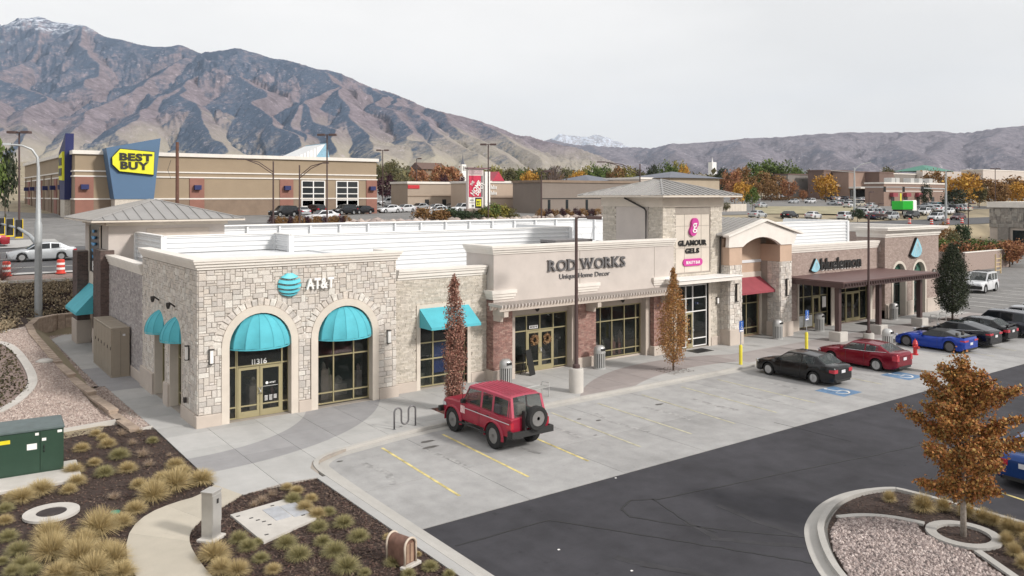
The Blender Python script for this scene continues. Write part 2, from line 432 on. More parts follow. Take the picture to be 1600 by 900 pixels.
def window(place, xs, zs, label=None, m=M_frame, skip=(), arch=None, wd=.055):
    fr = frame_bars("window", place, xs, zs, B, m=m, arch=arch, wd=wd)
    if label: fr["label"] = label
    for i in range(len(xs) - 1):
        for j in range(len(zs) - 1):
            if (i, j) in skip: continue
            pane(place, xs[i] + wd / 2 - .004, xs[i + 1] - wd / 2 + .004, zs[j] + wd / 2 - .004, zs[j + 1] - wd / 2 + .004, fr)
    if arch:
        cx, cz, r = arch; pts = [(cx + r * math.cos(R(t)), cz + r * math.sin(R(t))) for t in range(0, 181, 12)]
        a = [place(u, v, .045) for u, v in pts] + [place(u, v, .057) for u, v in pts]; n = len(pts)
        MB().add(a, [tuple(range(n)), tuple(range(2 * n - 1, n - 1, -1))] + [(i, (i + 1) % n, n + (i + 1) % n, n + i) for i in range(n)]).build("pane", M_glass, fr)
    return fr
def door(place, x0, x1, z1, side=1, label=None, z0=.03):
    st = .11; mb = MB()
    for a, b, c, d in ((x0, x0 + st, z0, z1), (x1 - st, x1, z0, z1), (x0 + st, x1 - st, z1 - st, z1), (x0 + st, x1 - st, z0, z0 + .25)):
        v = [place(u, q, w_) for w_ in (-.012, .055) for u, q in ((a, c), (b, c), (b, d), (a, d))]
        mb.add(v, [(0, 1, 2, 3), (4, 5, 6, 7), (0, 1, 5, 4), (1, 2, 6, 5), (2, 3, 7, 6), (3, 0, 4, 7)])
    d_ = mb.build("door", M_frame, B)
    if label: d_["label"] = label
    pane(place, x0 + st - .004, x1 - st + .004, z0 + .25, z1 - st + .004, d_, .02)
    hx = x1 - .06 if side > 0 else x0 + .06
    MB().tube([place(hx, .92, -.01), place(hx, .95, -.08), place(hx + .07 * side, 1.05, -.1), place(hx, 1.18, -.08), place(hx, 1.2, -.01)], .017, 6).build("handle", M_steel, d_, smooth=True)
    return d_
def steps(rect, prof, name="cornice", m=None):
    """stacked frames round a roof edge: rect plus (outward, inward, z0, z1) tiers"""
    x0, x1, y0, y1 = rect; mb = MB()
    for o_, i_, z0, z1 in prof:
        a = [(x0 - o_, y0 - o_), (x1 + o_, y0 - o_), (x1 + o_, y1 + o_), (x0 - o_, y1 + o_)]
        b = [(x0 + i_, y0 + i_), (x1 - i_, y0 + i_), (x1 - i_, y1 - i_), (x0 + i_, y1 - i_)]
        rings = [[(a[k][0], a[k][1], z0), (b[k][0], b[k][1], z0), (b[k][0], b[k][1], z1), (a[k][0], a[k][1], z1)] for k in (0, 1, 2, 3, 0)]
        mb.loft(rings, True)
    return mb.build(name, m or M_cornice, B)

# ---------------------------------------------------------------- the corner shop (X 0..8.6, Y 0..9.2)
A1, A2 = (2.45, 3.0), (6.15, 3.0); RI, RO, RV = 1.27, 1.57, 1.86
def archpoly(c, r, z0, n=16): return [(c[0] + r, z0)] + arc(c[0], c[1], r, 0, 180, n) + [(c[0] - r, z0)]
wl = MB().wall(front(0), [(0, 0), (8.6, 0), (8.6, 6.12), (0, 6.12)], [archpoly(A1, RI, .02), archpoly(A2, RI, .02)], .34).build("stone_wall", M_mortar, B)
def blk_front(u, v):
    for c in (A1, A2):
        if v > c[1] and math.hypot(u - c[0], v - c[1]) < RV - .03: return True
        if v <= c[1] and abs(u - c[0]) < RO: return True
        if v <= c[1] + .05 and abs(u - c[0]) < RO: return True
    return v < .48
SZ = [(4, 2), (4, 2), (3, 2), (3, 2), (3, 2), (4, 3), (3, 3), (2, 2), (5, 2), (4, 1), (3, 1), (2, 3), (2, 1)]
sf = stone_layout(0.0, 8.6, .48, 6.08, .1, blk_front, random.Random(3), SZ)
for c in (A1, A2):               # ring of tapered stones round each arch
    pass
wll = MB().wall(leftw(0), [(.34, 0), (9.2, 0), (9.2, 6.12), (.34, 6.12)], [archpoly((3.15, 3.0), .95, .02), archpoly((5.85, 3.0), .95, .02)], .34).build("stone_wall", M_mortar, B)
def blk_left(u, v):
    for c in ((3.15, 3.0), (5.85, 3.0)):
        if v > c[1] and math.hypot(u - c[0], v - c[1]) < 1.24: return True
        if v <= c[1] and abs(u - c[0]) < 1.0: return True
    return v < .5 or (v < .95 and (u > 6.75 or 4.1 < u < 4.9))
slf = stone_layout(0.0, 9.2, .5, 6.08, .1, blk_left, random.Random(5), SZ)
cand = [(max(0, 1) * s[2] * s[3] / ((s[0] - CX) ** 2 + CY ** 2) * (-CY) , 'f', s) for s in sf] + [(s[2] * s[3] / (CX ** 2 + (s[0] - CY) ** 2) * (-CX), 'l', s) for s in slf]
cand.sort(key=lambda t: -t[0])
NV = 2 * 21
pick = cand[:298 - NV]; rest = cand[298 - NV:]
lay_stones([s for _, k, s in pick if k == 'f'], 'f', 0, wl)
lay_stones([s for _, k, s in pick if k == 'l'], 'l', 0, wll)
lay_stones([s for _, k, s in rest if k == 'f'], 'f', 0, wl, single=False, name="small_stones")
lay_stones([s for _, k, s in rest if k == 'l'], 'l', 0, wll, single=False, name="small_stones")
def voussoirs(c, r0, r1, n, place, parent, single=True):
    mb = MB()
    for k in range(n):
        a0, a1 = 180 * k / n + .45, 180 * (k + 1) / n - .45; q = MB() if single else mb; rr = r1 + rnd.uniform(-.05, .06); d = rnd.uniform(.035, .06)
        o_ = [(c[0] + r_ * math.cos(R(a)), c[1] + r_ * math.sin(R(a))) for r_, a in ((r0, a0), (rr, a0), (rr, a1), (r0, a1))]
        cm = (sum(p[0] for p in o_) / 4, sum(p[1] for p in o_) / 4); i_ = [(cm[0] + (p[0] - cm[0]) * .86, cm[1] + (p[1] - cm[1]) * .86) for p in o_]
        q.add([place(u, v, 0) for u, v in o_] + [place(u, v, -d * .7) for u, v in o_] + [place(u, v, -d) for u, v in i_],
              [(8, 9, 10, 11)] + [(k_ + i, k_ + (i + 1) % 4, k_ + 4 + (i + 1) % 4, k_ + 4 + i) for k_ in (0, 4) for i in range(4)])
        if single: q.build("stone", M_stone, parent)
    if not single: o = mb.build("arch_stones", M_stone, parent); o["kind"] = "stuff"
voussoirs(A1, RO, RV, 21, front(0), wl); voussoirs(A2, RO, RV, 21, front(0), wl)
for c in ((3.15, 3.0), (5.85, 3.0)): voussoirs(c, .99, 1.22, 17, leftw(0), wll, False)
def surround(c, ri, ro, z0, place, w0, w1, m=M_stucco, n=18, name="arch_surround"):
    o_ = archpoly(c, ro, z0, n); i_ = archpoly(c, ri, z0, n)
    rings = [[place(a[0], a[1], w0), place(b[0], b[1], w0), place(b[0], b[1], w1), place(a[0], a[1], w1)] for a, b in zip(o_, i_)]
    return MB().loft(rings, True, True, True).build(name, m, B)
for c in (A1, A2): surround(c, RI - .003, RO, .0, front(0), -.075, .31)
for c in ((3.15, 3.0), (5.85, 3.0)): surround(c, .92, 1.0, .0, leftw(0), -.05, .31)
# plinths
for x0, x1 in ((-.1, .87), (4.03, 4.57), (7.73, 8.7)): MB().bev(x0, x1, -.11, .2, 0, .47).build("plinth", M_stuccod, B)
MB().bev(-.11, .2, .205, 2.15, 0, .5).build("plinth", M_stuccod, B)
MB().bev(-.14, .3, 4.12, 4.9, 0, .95).build("plinth", M_stuccod, B)
MB().bev(-.16, .3, 6.8, 9.2, 0, .95).build("plinth", M_stuccod, B)
mb = MB()
for o_, z0, z1 in ((.06, 6.11, 6.22), (.13, 6.22, 6.34), (.2, 6.34, 6.44), (.24, 6.44, 6.53)): mb.box(-o_, 8.6 + o_, -o_, .34, z0, z1); mb.box(-o_, .34, .34, 9.2, z0, z1); mb.box(8.26, 8.6 + o_, .34, 1.6, z0, z1)
mb.build('cornice', M_cornice, B)
MB().box(8.26, 8.6, .34, 9.24, 4.9, 6.1).build("parapet_back", M_roof, B)
MB().box(.35, 8.25, .35, 9.24, 5.9, 6.02).box(.35, 7.2, 9.244, 11.4, 5.9, 6.02).build("flat_roof", M_roof, B)
# glazing of the two front arches
P3 = front(.3)
window(P3, [1.17, 1.56, 1.6 + .0, 3.45, 3.73], [.06, .5, 2.11, 3.0], arch=(2.45, 3.0, 1.25), skip=((1, 0), (1, 1), (1, 2), (2, 0), (2, 1)), label=None)
door(P3, 1.64, 2.51, 2.06, 1); door(P3, 2.53, 3.42, 2.06, -1, "right hand glass door with white decals")
window(P3, [4.9, 5.74, 6.68, 7.4], [.1, .55, 2.12, 3.0], arch=(6.15, 3.0, 1.25))
P3L = leftw(.3)
for c in (3.15, 5.85): window(P3L, [c - .9, c, c + .9], [.08, .6, 2.1, 3.0], arch=(c, 3.0, .92))
def dome_awning(place, c, z0, r, h, d, m, n=7):
    rim = MB(); pts = [(c - r * math.cos(math.pi * i / (2 * n)), math.sin(math.pi * i / (2 * n))) for i in range(2 * n + 1)]
    a = [place(u, z0, -d * q) for u, q in pts] + [place(u, z0 - .06, -d * q) for u, q in pts]; k = len(pts)
    rim.add(a, [(i, i + 1, k + i + 1, k + i) for i in range(k - 1)]); aw = rim.build("awning", m, B)
    for gk in range(n):
        mb = MB(); rows = []
        for j in range(9):
            t = math.pi / 2 * j / 8; row = []
            for i in range(4):
                a_ = math.pi * (gk + i / 3) / n; bul = 1 - .06 * math.sin(math.pi * i / 3) * math.cos(t)
                row.append(place(c - r * math.cos(a_) * math.cos(t) * bul, z0 + h * math.sin(t), -d * math.sin(a_) * math.cos(t) * bul))
            rows.append(row)
        mb.loft(rows, False).build("gore", m, aw, smooth=True)
        if gk: MB().tube([place(c - (r + .006) * math.cos(math.pi * gk / n) * math.cos(t_), z0 + (h + .004) * math.sin(t_), -(d + .006) * math.sin(math.pi * gk / n) * math.cos(t_)) for t_ in (math.pi / 2 * j / 8 for j in range(9))], .009, 4).build("seam", mat("teal_seam", (.06, .33, .40), .8), aw)
    return aw
dome_awning(P3, 2.46, 2.93, 1.27, 1.33, 1.05, M_teal)["label"] = "teal dome awning over the glass doors"
dome_awning(P3, 6.15, 2.93, 1.27, 1.33, 1.05, M_teal)["label"] = "teal dome awning over the arched shop window"
for c in (3.15, 5.85): dome_awning(P3L, c, 3.0, .93, 1.0, .95, M_teal)
# sign: striped globe and letters
sg = MB()
def clipdisc(fa, fb, n=14):
    mb = MB(); top = []; bot = []
    for i in range(n + 1):
        pass
    return mb
gc, gr = (3.63, 5.32), .5
for k, (za, zb) in enumerate(((.98, .66), (.50, .24), (.08, -.16), (-.32, -.52), (-.66, -.80), (-.90, -.99))):
    mb = MB(); ra, rb = math.sqrt(max(0, 1 - za * za)), math.sqrt(max(0, 1 - zb * zb)); n = 14; P = []; sag = .17
    for i in range(n + 1):
        t = -1 + 2 * i / n; P.append((t * ra, za - sag * (1 - t * t) * (ra)))
    for i in range(n + 1):
        t = 1 - 2 * i / n; P.append((t * rb, zb - sag * (1 - t * t) * rb))
    th = lambda x, z: -.10 - .14 * math.sqrt(max(0, 1 - x * x - z * z))
    m_ = len(P); v = [(gc[0] + x * gr, th(x, z), gc[1] + z * gr) for x, z in P] + [(gc[0] + x * gr, -.06, gc[1] + z * gr) for x, z in P]
    f = [(i, (i + 1) % m_, m_ + (i + 1) % m_, m_ + i) for i in range(m_)] + [(i, i + 1, 2 * n - i, 2 * n + 1 - i) for i in range(n)] + [(m_ + i, m_ + i + 1, m_ + 2 * n - i, m_ + 2 * n + 1 - i) for i in range(n)]
    mb.add(v, f)
    if k == 0: globe = mb.build("globe_sign", mat('cyan_sign', (.13, .58, .68), .5, namt=.03), B, smooth=40)
    else: mb.build("band", MATS['cyan_sign'], globe, smooth=40)
sgl = MB().box(4.35, 5.5, -.085, -.06, 5.2, 5.23).build("shop_sign", M_white, B)
text("AT&T", 1, .44, .12, sgl, lambda u, v, w_: (4.33 + u, -.19 + w_, 5.11 + v), M_white, bold=.035, width=1.22, gap=.03)
nm = MB().box(2.2, 2.8, .318, .322, 2.10, 2.11).build("house_number", M_white, B)
text("11316", 1, .22, .01, nm, lambda u, v, w_: (2.2 + u, .31 + w_, 2.14 + v), M_white, bold=.02, width=.62, gap=.16, spread=False)
dn = MB().lathe([(.0, 0), (.06, .0), (.06, .006), (0, .006)], 12, (2.82, .297, 1.33), 'y').box(2.66, 3.28, .294, .298, 1.20, 1.212).build("door_decal", M_white, B)
text("AT&T", 1, .07, .006, dn, lambda u, v, w_: (2.92 + u, .296 + w_, 1.3 + v), M_white, bold=.02, width=.26, spread=False, name="decal_letters")
mb = MB()
for r_ in range(5):
    for c_ in range(3):
        if (r_, c_) != (0, 2): mb.box(2.72 + c_ * .19, 2.72 + c_ * .19 + .13, .294, .298, .62 + r_ * .045, .64 + r_ * .045)
mb.build("decal_lines", M_white, dn)
# wall lamps
def wall_lamp(kind, x, y, z, h=.52, m=M_dk):
    mb = MB()
    if kind == 'f': mb.box(x - .07, x + .07, y - .05, y, z, z + h).box(x - .09, x + .09, y - .16, y, z + h, z + h + .03).box(x - .09, x + .09, y - .16, y, z - .03, z)
    else: mb.box(x - .05, x, y - .07, y + .07, z, z + h).box(x - .16, x, y - .09, y + .09, z + h, z + h + .03).box(x - .16, x, y - .09, y + .09, z - .03, z)
    o = mb.build("wall_lamp", m, B)
    q = MB().box(*((x - .06, x + .06, y - .13, y - .05, z, z + h) if kind == 'f' else (x - .13, x - .05, y - .06, y + .06, z, z + h)))
    q.build("lamp_shade", M_white, o)
for x in (.47, 8.19): wall_lamp('f', x, -.05, 2.47)
wall_lamp('l', -.05, 1.1, 2.5)
for y in (3.15, 5.85): MB().tube([(-.04, y + .1, 4.35), (-.3, y, 4.55)], .035, 6).lathe([(.05, 0), (.09, .12), (.09, .25), (0, .27)], 8, (-.34, y - .02, 4.3)).build("flood_lamp", M_dk, B)
MB().box(-.2, -.09, 1.25, 1.4, .75, .95).build("utility_box", M_dk, B)

# ---------------------------------------------------------------- middle bay (X 8.6..13.8, front Y .4)
wm = MB().wall(front(.4), [(8.6, 0), (13.8, 0), (13.8, 5.14), (8.6, 5.14)], [[(10.05, .05), (12.65, .05), (12.65, 3.75), (10.05, 3.75)]], .3).build("ledge_stone_wall", M_mortar, B)
bricks("ledge_stones", 'f', .4, 8.61, 13.78, .46, 5.13, .34, .075, M_ledge, wm, lambda u, v: 9.86 < u < 12.84 and v < 3.93, d=.03, jit=.45)
MB().bev(8.75, 9.86, .3, .5, 0, .45).bev(12.84, 13.75, .3, .5, 0, .45).build("plinth", M_stuccod, B)
fr_ = MB()
for a in ((9.86, 10.05, 0, 3.93), (12.65, 12.84, 0, 3.93), (10.05, 12.65, 3.75, 3.93)): fr_.box(a[0], a[1], .33, .6, a[2], a[3])
fr_.build("window_trim", M_stucco, B)
window(front(.55), [10.08, 10.85, 11.75, 12.62], [.1, .52, 1.35, 2.12, 2.92, 3.72])
def steps_f(x0, x1, y, prof, y1, name="cornice", lr=(0, 0), m=None):
    mb = MB()
    for o_, z0, z1 in prof: mb.box(x0 - o_ * lr[0], x1 + o_ * lr[1], y - o_, y1, z0, z1)
    return mb.build(name, m or M_cornice, B)
steps_f(8.86, 13.72, .4, [(.05, 5.14, 5.26), (.12, 5.26, 5.42), (.18, 5.42, 5.52), (.22, 5.52, 5.61)], .75)
def slope_awning(x0, x1, y0, y1, z0, z1, zv, m, flare=0, sd=1):
    a = [(x0, y0, z1), (x1, y0, z1), (x1 + flare, y1, z0), (x0 - flare, y1, z0)]
    aw = MB().add(a + [(p[0], p[1], p[2] - .02) for p in a], [(0, 1, 2, 3), (4, 5, 6, 7), (0, 1, 5, 4), (1, 2, 6, 5), (2, 3, 7, 6), (3, 0, 4, 7)]).build("awning", m, B)
    MB().add([(x0 - flare, y1 - .004, z0), (x1 + flare, y1 - .004, z0), (x1 + flare, y1 - .004, zv), (x0 - flare, y1 - .004, zv)], [(0, 1, 2, 3)]).build("valance", m, aw)
    for x, xf in ((x0, x0 - flare), (x1, x1 + flare)): MB().add([(x, y0, z1), (xf, y1, z0), (xf, y1, zv), (x, y0, zv)], [(0, 1, 2, 3)]).build("side_panel", m, aw)
    return aw
slope_awning(10.0, 12.7, .38, -.75, 3.02, 3.8, 2.9, M_teal)["label"] = "teal sloped awning over the plain shop window"

# ---------------------------------------------------------------- wide parapet shop on brick piers (X 13.8..26.4, front Y -.2)
piers = [(13.78, 14.95), (19.2, 20.45), (24.8, 26.1)]
for i, (a, b) in enumerate(piers):
    p = MB().box(a + .02, b - .02, -.18, .55, 0, 3.95).build("brick_pier", M_brickm, B)
    bricks("bricks", 'f', -.18, a + .01, b - .01, .5, 3.9, .2, .075, M_brick, p, jit=0, d=.016)
    bricks("bricks", 'l', a + .02, -.19, .5, .5, 3.9, .2, .075, M_brick, p, jit=0, d=.016)
    MB().bev(a - .08, b + .08, -.3, .55, 0, .52).build("plinth", M_stuccod, p)
    mb = MB()
    for o_, z0, z1 in ((.05, 3.95, 4.08), (.11, 4.08, 4.22), (.16, 4.22, 4.4)): mb.box(a - o_, min(b + o_, 26.2), -.2 - o_, .5, z0, z1)
    mb.build("pier_cap", M_cornice, p)
MB().wall(front(-.2), [(13.8, 3.55), (26.4, 3.55), (26.4, 6.15), (13.8, 6.15)], [], .3).build("sign_wall", M_stuccog, B)
MB().box(13.8, 14.1, .1, 2.2, 3.9, 6.15).build("side_return_wall", M_stuccog, B)
MB().box(26.1, 26.4, .1, 2.2, 4.9, 6.15).build("side_return_wall", M_stuccog, B)
for x in (19.3, 24.83): MB().box(x - .012, x + .012, -.209, -.19, 3.6, 6.12).build("control_joint", M_mortar, B)
mb = MB()
for o_, z0, z1 in ((.05, 6.14, 6.24), (.12, 6.24, 6.36), (.2, 6.36, 6.46), (.24, 6.46, 6.56)):
    mb.box(13.8 - o_, 26.4, -.2 - o_, .1, z0, z1); mb.box(13.8 - o_, 14.1, .1, 2.2, z0, z1)
mb.build("cornice", M_cornice, B)
# recessed shop fronts
for (a, b), nm_ in (((14.95, 19.2), 'x'), ((20.45, 24.8), 'y')):
    MB().wall(front(.45), [(a, 0), (b, 0), (b, 3.75), (a, 3.75)], [[(15.47, .02), (19.02, .02), (19.02, 2.95), (15.47, 2.95)] if a < 16 else [(21.0, .08), (24.45, .08), (24.45, 2.95), (21.0, 2.95)]], .2).build("shopfront_wall", M_stuccod, B)
MB().box(19.02, 19.19, .1, .46, 0, 3.6).box(24.46, 24.79, .1, .46, 0, 3.6).box(15.2, 15.46, .3, .46, 0, 3.6).build("jamb_pilaster", M_stuccod, B)
P5 = front(.5)
window(P5, [15.5, 16.33, 17.2, 18.08, 18.98], [.1, .52, 2.12, 2.9], skip=((1, 0), (1, 1), (2, 0), (2, 1)))
door(P5, 16.36, 17.2, 2.08, 1, "left door hung with an autumn wreath"); door(P5, 17.2, 18.05, 2.08, -1, "right door hung with an autumn wreath")
window(P5, [21.03, 21.38, 22.24, 23.18, 24.07, 24.42], [.14, .5, 2.12, 2.9])
for x in (16.9, 22.9): MB().lathe([(.05, 0), (.11, .1), (.12, .22), (0, .3)], 10, (x, .33, 3.08)).tube([(x, .44, 3.38), (x, .33, 3.38)], .03, 6).build("wall_lamp", M_dk, B)
# wooden pergola across the shop front
pg = MB().box(13.45, 25.6, -1.2, -1.06, 3.5, 3.68).box(13.45, 25.6, -.5, -.36, 3.5, 3.68).build("pergola_beam", M_stuccod, B)
for i in range(61):
    x = 13.5 + i * .2; MB().box(x, x + .07, -1.32, -.2, 3.683, 3.82).build("rafter", M_stuccog, pg)
for x in (13.75, 19.7, 25.3): MB().box(x, x + .25, -1.15, -.2, 3.22, 3.497).box(x + .03, x + .22, -.75, -.2, 2.95, 3.22).build("bracket", M_stuccod, pg)
sg2 = MB().box(17.3, 22.6, -.215, -.20, 5.14, 5.16).build("shop_sign", M_letters, B)
text("ROD WORKS", 1, .56, .1, sg2, lambda u, v, w_: (17.15 + u, -.31 + w_, 5.16 + v), M_letters, bold=.012, width=5.35, gap=.09, serif=True)
text("Unique Home Decor", 1, .26, .05, sg2, lambda u, v, w_: (17.9 + u, -.25 + w_, 4.72 + v), M_letters, bold=0, width=3.5, gap=.08, serif=False)
nm = MB().box(16.5, 17.05, .5 - .01, .5 - .006, 2.2, 2.36).build("house_number", M_white, B)
text("11314", 1, .1, .01, nm, lambda u, v, w_: (16.55 + u, .48 + w_, 2.23 + v), M_letters, bold=.02, width=.45, gap=.05, spread=False)
# interior shell behind the glass, floor and some display furniture
MB().box(.4, 56.0, 4.4, 4.5, 0, 3.9).box(.4, 56.0, .75, 4.4, 3.8, 3.9).build("interior_wall", M_int, B)
MB().box(.4, 56.0, .7, 4.4, -.05, .012).build("interior_floor", M_intf, B)
rr = random.Random(12)
for x0, x1 in ((1.3, 3.6), (5.0, 7.3), (10.2, 12.5), (15.6, 16.3), (18.1, 18.9), (21.1, 24.3), (27.7, 29.3), (33.9, 36.3), (38.9, 42.3), (44.2, 47), (49.7, 51), (52.6, 54)):
    x = x0
    while x < x1:
        w_ = rr.uniform(.2, .6); y = rr.uniform(1.0, 1.7); h = rr.uniform(.4, 1.5); mb = MB().box(x, x + w_, y, y + w_, .012, h)
        mb.lathe([(w_ * .3, 0), (w_ * .35, .15), (w_ * .12, .3), (0, .34)], 8, (x + w_ / 2, y + w_ / 2, h)); mb.build("display_stand", M_disp, B); x += w_ + rr.uniform(.1, .5)
for x in (11.05,): MB().box(x, x + .75, .8, .9, .6, 2.05).build("window_poster", mat("blue_poster", (.025, .06, .26), .6, namt=.1), B)

# ---------------------------------------------------------------- tower with hipped roof (X 25.7..30.85, Y 0..5)
tw = MB().wall(front(0), [(25.7, 3.9), (26.42, 3.9), (26.42, 0), (30.85, 0), (30.85, 8.35), (25.7, 8.35)], [[(26.85, .03), (29.62, .03), (29.62, 3.75), (26.85, 3.75)], [(26.8, 4.5), (29.75, 4.5), (29.75, 7.9), (26.8, 7.9)]], .3).build("tower_wall", M_mortar, B)
bt = lambda u, v: (26.4 < u < 29.78 and v < 3.95) or (26.75 < u < 29.8 and 4.4 < v < 8.3)
bricks("ledge_stones", 'f', 0, 25.7, 30.84, .5, 8.35, .38, .085, M_ledge, tw, lambda u, v: bt(u, v) or (u < 26.42 and v < 6.5), d=.03, jit=.45)
MB().box(26.78, 29.77, .03, .3, 3.9, 8.33).build("stucco_panel", M_stucco, tw)
for z in (5.9, 7.2): MB().box(26.8, 29.75, .02, .04, z, z + .02).build("control_joint", M_mortar, tw)
for x in (27.55, 29.0): MB().box(x, x + .02, .02, .04, 4, 8.2).build("control_joint", M_mortar, tw)
MB().box(29.62, 29.8, -.05, .3, 0, 3.93).box(26.45, 26.85, -.05, .3, 0, 3.93).build("window_trim", M_stucco, B)
MB().bev(29.8, 30.8, -.1, .2, 0, .52).build("plinth", M_stuccod, B)
bw = MB().wall(leftw(25.7), [(.3, 4.8), (5, 4.8), (5, 8.35), (.3, 8.35)], [], .3).build("tower_wall", M_mortar, B)
bricks("ledge_stones", 'l', 25.7, 0, 5.0, 6.5, 8.35, .38, .085, M_ledge, bw, lambda u, v: 1.1 < u < 3.8, d=.03, jit=.45)
bricks("ledge_stones", 'l', 25.7, 0, 5.0, 4.9, 6.5, .38, .085, M_ledge, bw, lambda u, v: u < 2.3 or 1.1 < u < 3.8, d=.03, jit=.45)
MB().box(25.66, 25.7, 1.12, 3.78, 5, 8.33).build("stucco_panel", M_stuccog, B)
MB().box(30.55, 30.85, .3, 5, 4.8, 8.35).box(26, 30.55, 4.7, 5, 4.8, 8.35).build("tower_wall", M_stuccog, B)
MB().box(25.62, 30.93, -.08, 5.08, 8.34, 8.9).build("eave_band", M_stucco, B)
def hip_roof(x0, x1, y0, y1, z0, zt, nseam, name="hip_roof", th=.12):
    cx, cy = (x0 + x1) / 2, (y0 + y1) / 2; hx, hy = (x1 - x0) / 2, (y1 - y0) / 2
    dx, dy = max(0, hx - hy), max(0, hy - hx)
    c = [(x0, y0), (x1, y0), (x1, y1), (x0, y1)]; t = [(cx - dx, cy - dy), (cx + dx, cy - dy), (cx + dx, cy + dy), (cx - dx, cy + dy)]
    v = [(x, y, z0 + th) for x, y in c] + [(x, y, zt) for x, y in t]
    rf = MB().add(v + [(x, y, z0 + th - .02) for x, y in c], [(0, 1, 5, 4), (1, 2, 6, 5), (2, 3, 7, 6), (3, 0, 4, 7), (4, 5, 6, 7), (8, 9, 10, 11)]).build(name, M_seam, B)
    MB().box(x0 - .02, x1 + .02, y0 - .02, y1 + .02, z0, z0 + th - .024).build("fascia", M_stucco, rf)
    for i in range(4):
        a, b = Vector(v[i]), Vector(v[(i + 1) % 4]); ta, tb = Vector(v[4 + i]), Vector(v[4 + (i + 1) % 4]); L_ = (b - a).length; n = int(nseam * L_ / max(x1 - x0, y1 - y0))
        up = (tb - b).cross(a - b).normalized(); up = up if up.z > 0 else -up; e = (b - a).normalized(); half = (ta - a).dot(e); half2 = L_ - (tb - a).dot(e)
        inn = (ta - a) - e * half
        for k in range(1, n):
            s = L_ * k / n; f_ = min(1, s / half, (L_ - s) / half2)
            p0 = a + e * s; p1 = p0 + inn * f_
            q = [p0 - e * .02, p0 + e * .02, p1 + e * .02, p1 - e * .02]
            MB().add([tuple(x) for x in q] + [tuple(x + up * .045) for x in q], [(4, 5, 6, 7), (0, 1, 5, 4), (1, 2, 6, 5), (2, 3, 7, 6), (3, 0, 4, 7)]).build("seam", M_seam, rf)
    for i in range(4):
        MB().tube([v[i], v[4 + i]], .06, 5).build("hip_ridge", M_seam, rf)
    return rf
hip_roof(24.85, 31.7, -.85, 6.4, 8.9, 9.98, 15)
MB().tube([(25.5, 2.9, 8.85), (25.5, 2.6, 8.75), (25.55, 1.3, 8.25), (25.58, 1.2, 8.1), (25.58, 1.2, 5.0)], .05, 6).build("downspout", M_dk, B)
MB().tube([(30.9, -.1, 6.6), (30.6, -.12, 6.5), (30.55, -.12, 4.3)], .05, 6).build("downspout", M_dk, B)
window(front(.08), [26.9, 27.75, 28.35, 29.55], [.1, .55, 2.15, 2.95, 3.7], skip=((1, 0), (1, 1)), m=M_white)
d_ = door(front(.08), 27.78, 28.33, 2.12, 1)
cn = MB().box(25.6, 31.0, -1.35, -.06, 4.0, 4.22).build("door_canopy", M_cornice, B)
MB().box(25.55, 31.05, -1.42, -.06, 4.22, 4.28).build("canopy_flashing", M_white, cn)
M_pink = mat("magenta_sign", (.52, .045, .28), .4, namt=.03)
pts = []
for cx_, cz_, r_, a0, a1 in ((28.35, 7.38, .3, -40, 200), (28.2, 6.92, .3, 170, 390)):
    pts += [(cx_ + r_ * math.cos(R(a)), cz_ + r_ * math.sin(R(a))) for a in range(a0, a1 + 1, 20)]
gs = MB().wall(front(-.12), pts, [], .16).build("logo_sign", M_pink, B)
text("g", 1, .62, .03, gs, lambda u, v, w_: (28.08 + u, -.16 + w_, 7.0 + v), M_white, bold=.0, width=.38)
ts = MB().box(27.0, 29.5, .01, .03, 6.0, 6.005).build("shop_sign", M_black, B)
text("GLAMOUR", 1, .3, .06, ts, lambda u, v, w_: (27.0 + u, -.03 + w_, 6.08 + v), M_black, bold=.035, width=2.45, gap=.07, serif=True)
text("GELS", 1, .28, .06, ts, lambda u, v, w_: (27.6 + u, -.03 + w_, 5.62 + v), M_black, bold=.035, width=1.2, gap=.07, serif=True)
pl = MB().wall(front(-.05), arc(27.6, 5.08, .21, 90, 270, 8) + arc(28.85, 5.08, .21, -90, 90, 8), [], .1).build("pill_sign", M_pink, B)
text("BEAUTY BAR", 1, .18, .02, pl, lambda u, v, w_: (27.62 + u, -.07 + w_, 4.99 + v), M_white, bold=.02, width=1.2, gap=.06, spread=False)
wall_lamp('f', 30.35, -.03, 2.5, .35)

# ---------------------------------------------------------------- arched portico (X 30.7..36.85, front Y -.7)
SZP = [(2, 2), (3, 2), (2, 1), (3, 3), (1, 2), (2, 2), (3, 1)]
for a, b in ((30.72, 31.86), (35.66, 36.84)):
    p = MB().box(a, b, -.68, .8, 0, 4.8).build("portico_pier", M_mortar, B)
    lay_stones(stone_layout(a, b, .9, 4.8, .13, lambda u, v: False, rnd, SZP), 'f', -.68, p, single=False, d=.06, name="field_stones")
    lay_stones(stone_layout(-.68, .25, .9, 4.8, .13, lambda u, v: False, rnd, SZP), 'l', a, p, single=False, d=.06, name="field_stones")
    MB().bev(a - .08, b + .08, -.8, .3, 0, .92).build("plinth", M_stuccod, p)
    MB().box(a - .02, b + .02, -.7, .8, 4.8, 5.88).build("stucco_block", M_pinks, p)
    mb = MB().box((a + b) / 2 - .09, (a + b) / 2 + .09, -.86, -.7, 2.6, 3.7); mb.build("wall_lamp", M_dk, p); MB().box((a + b) / 2 - .06, (a + b) / 2 + .06, -.88, -.861, 2.66, 3.64).build("lamp_shade", M_stucco, p)
sp = [(31.88, 5.88)] + [(31.88 + 3.76 * i / 12, 5.88 + .55 * math.sin(math.pi * i / 12) ** .8) for i in range(1, 12)] + [(35.64, 5.88)]
gab = [(30.55, 5.88)] + sp + [(37.0, 5.88), (37.3, 6.5), (34.02, 7.42), (30.6, 6.5)]
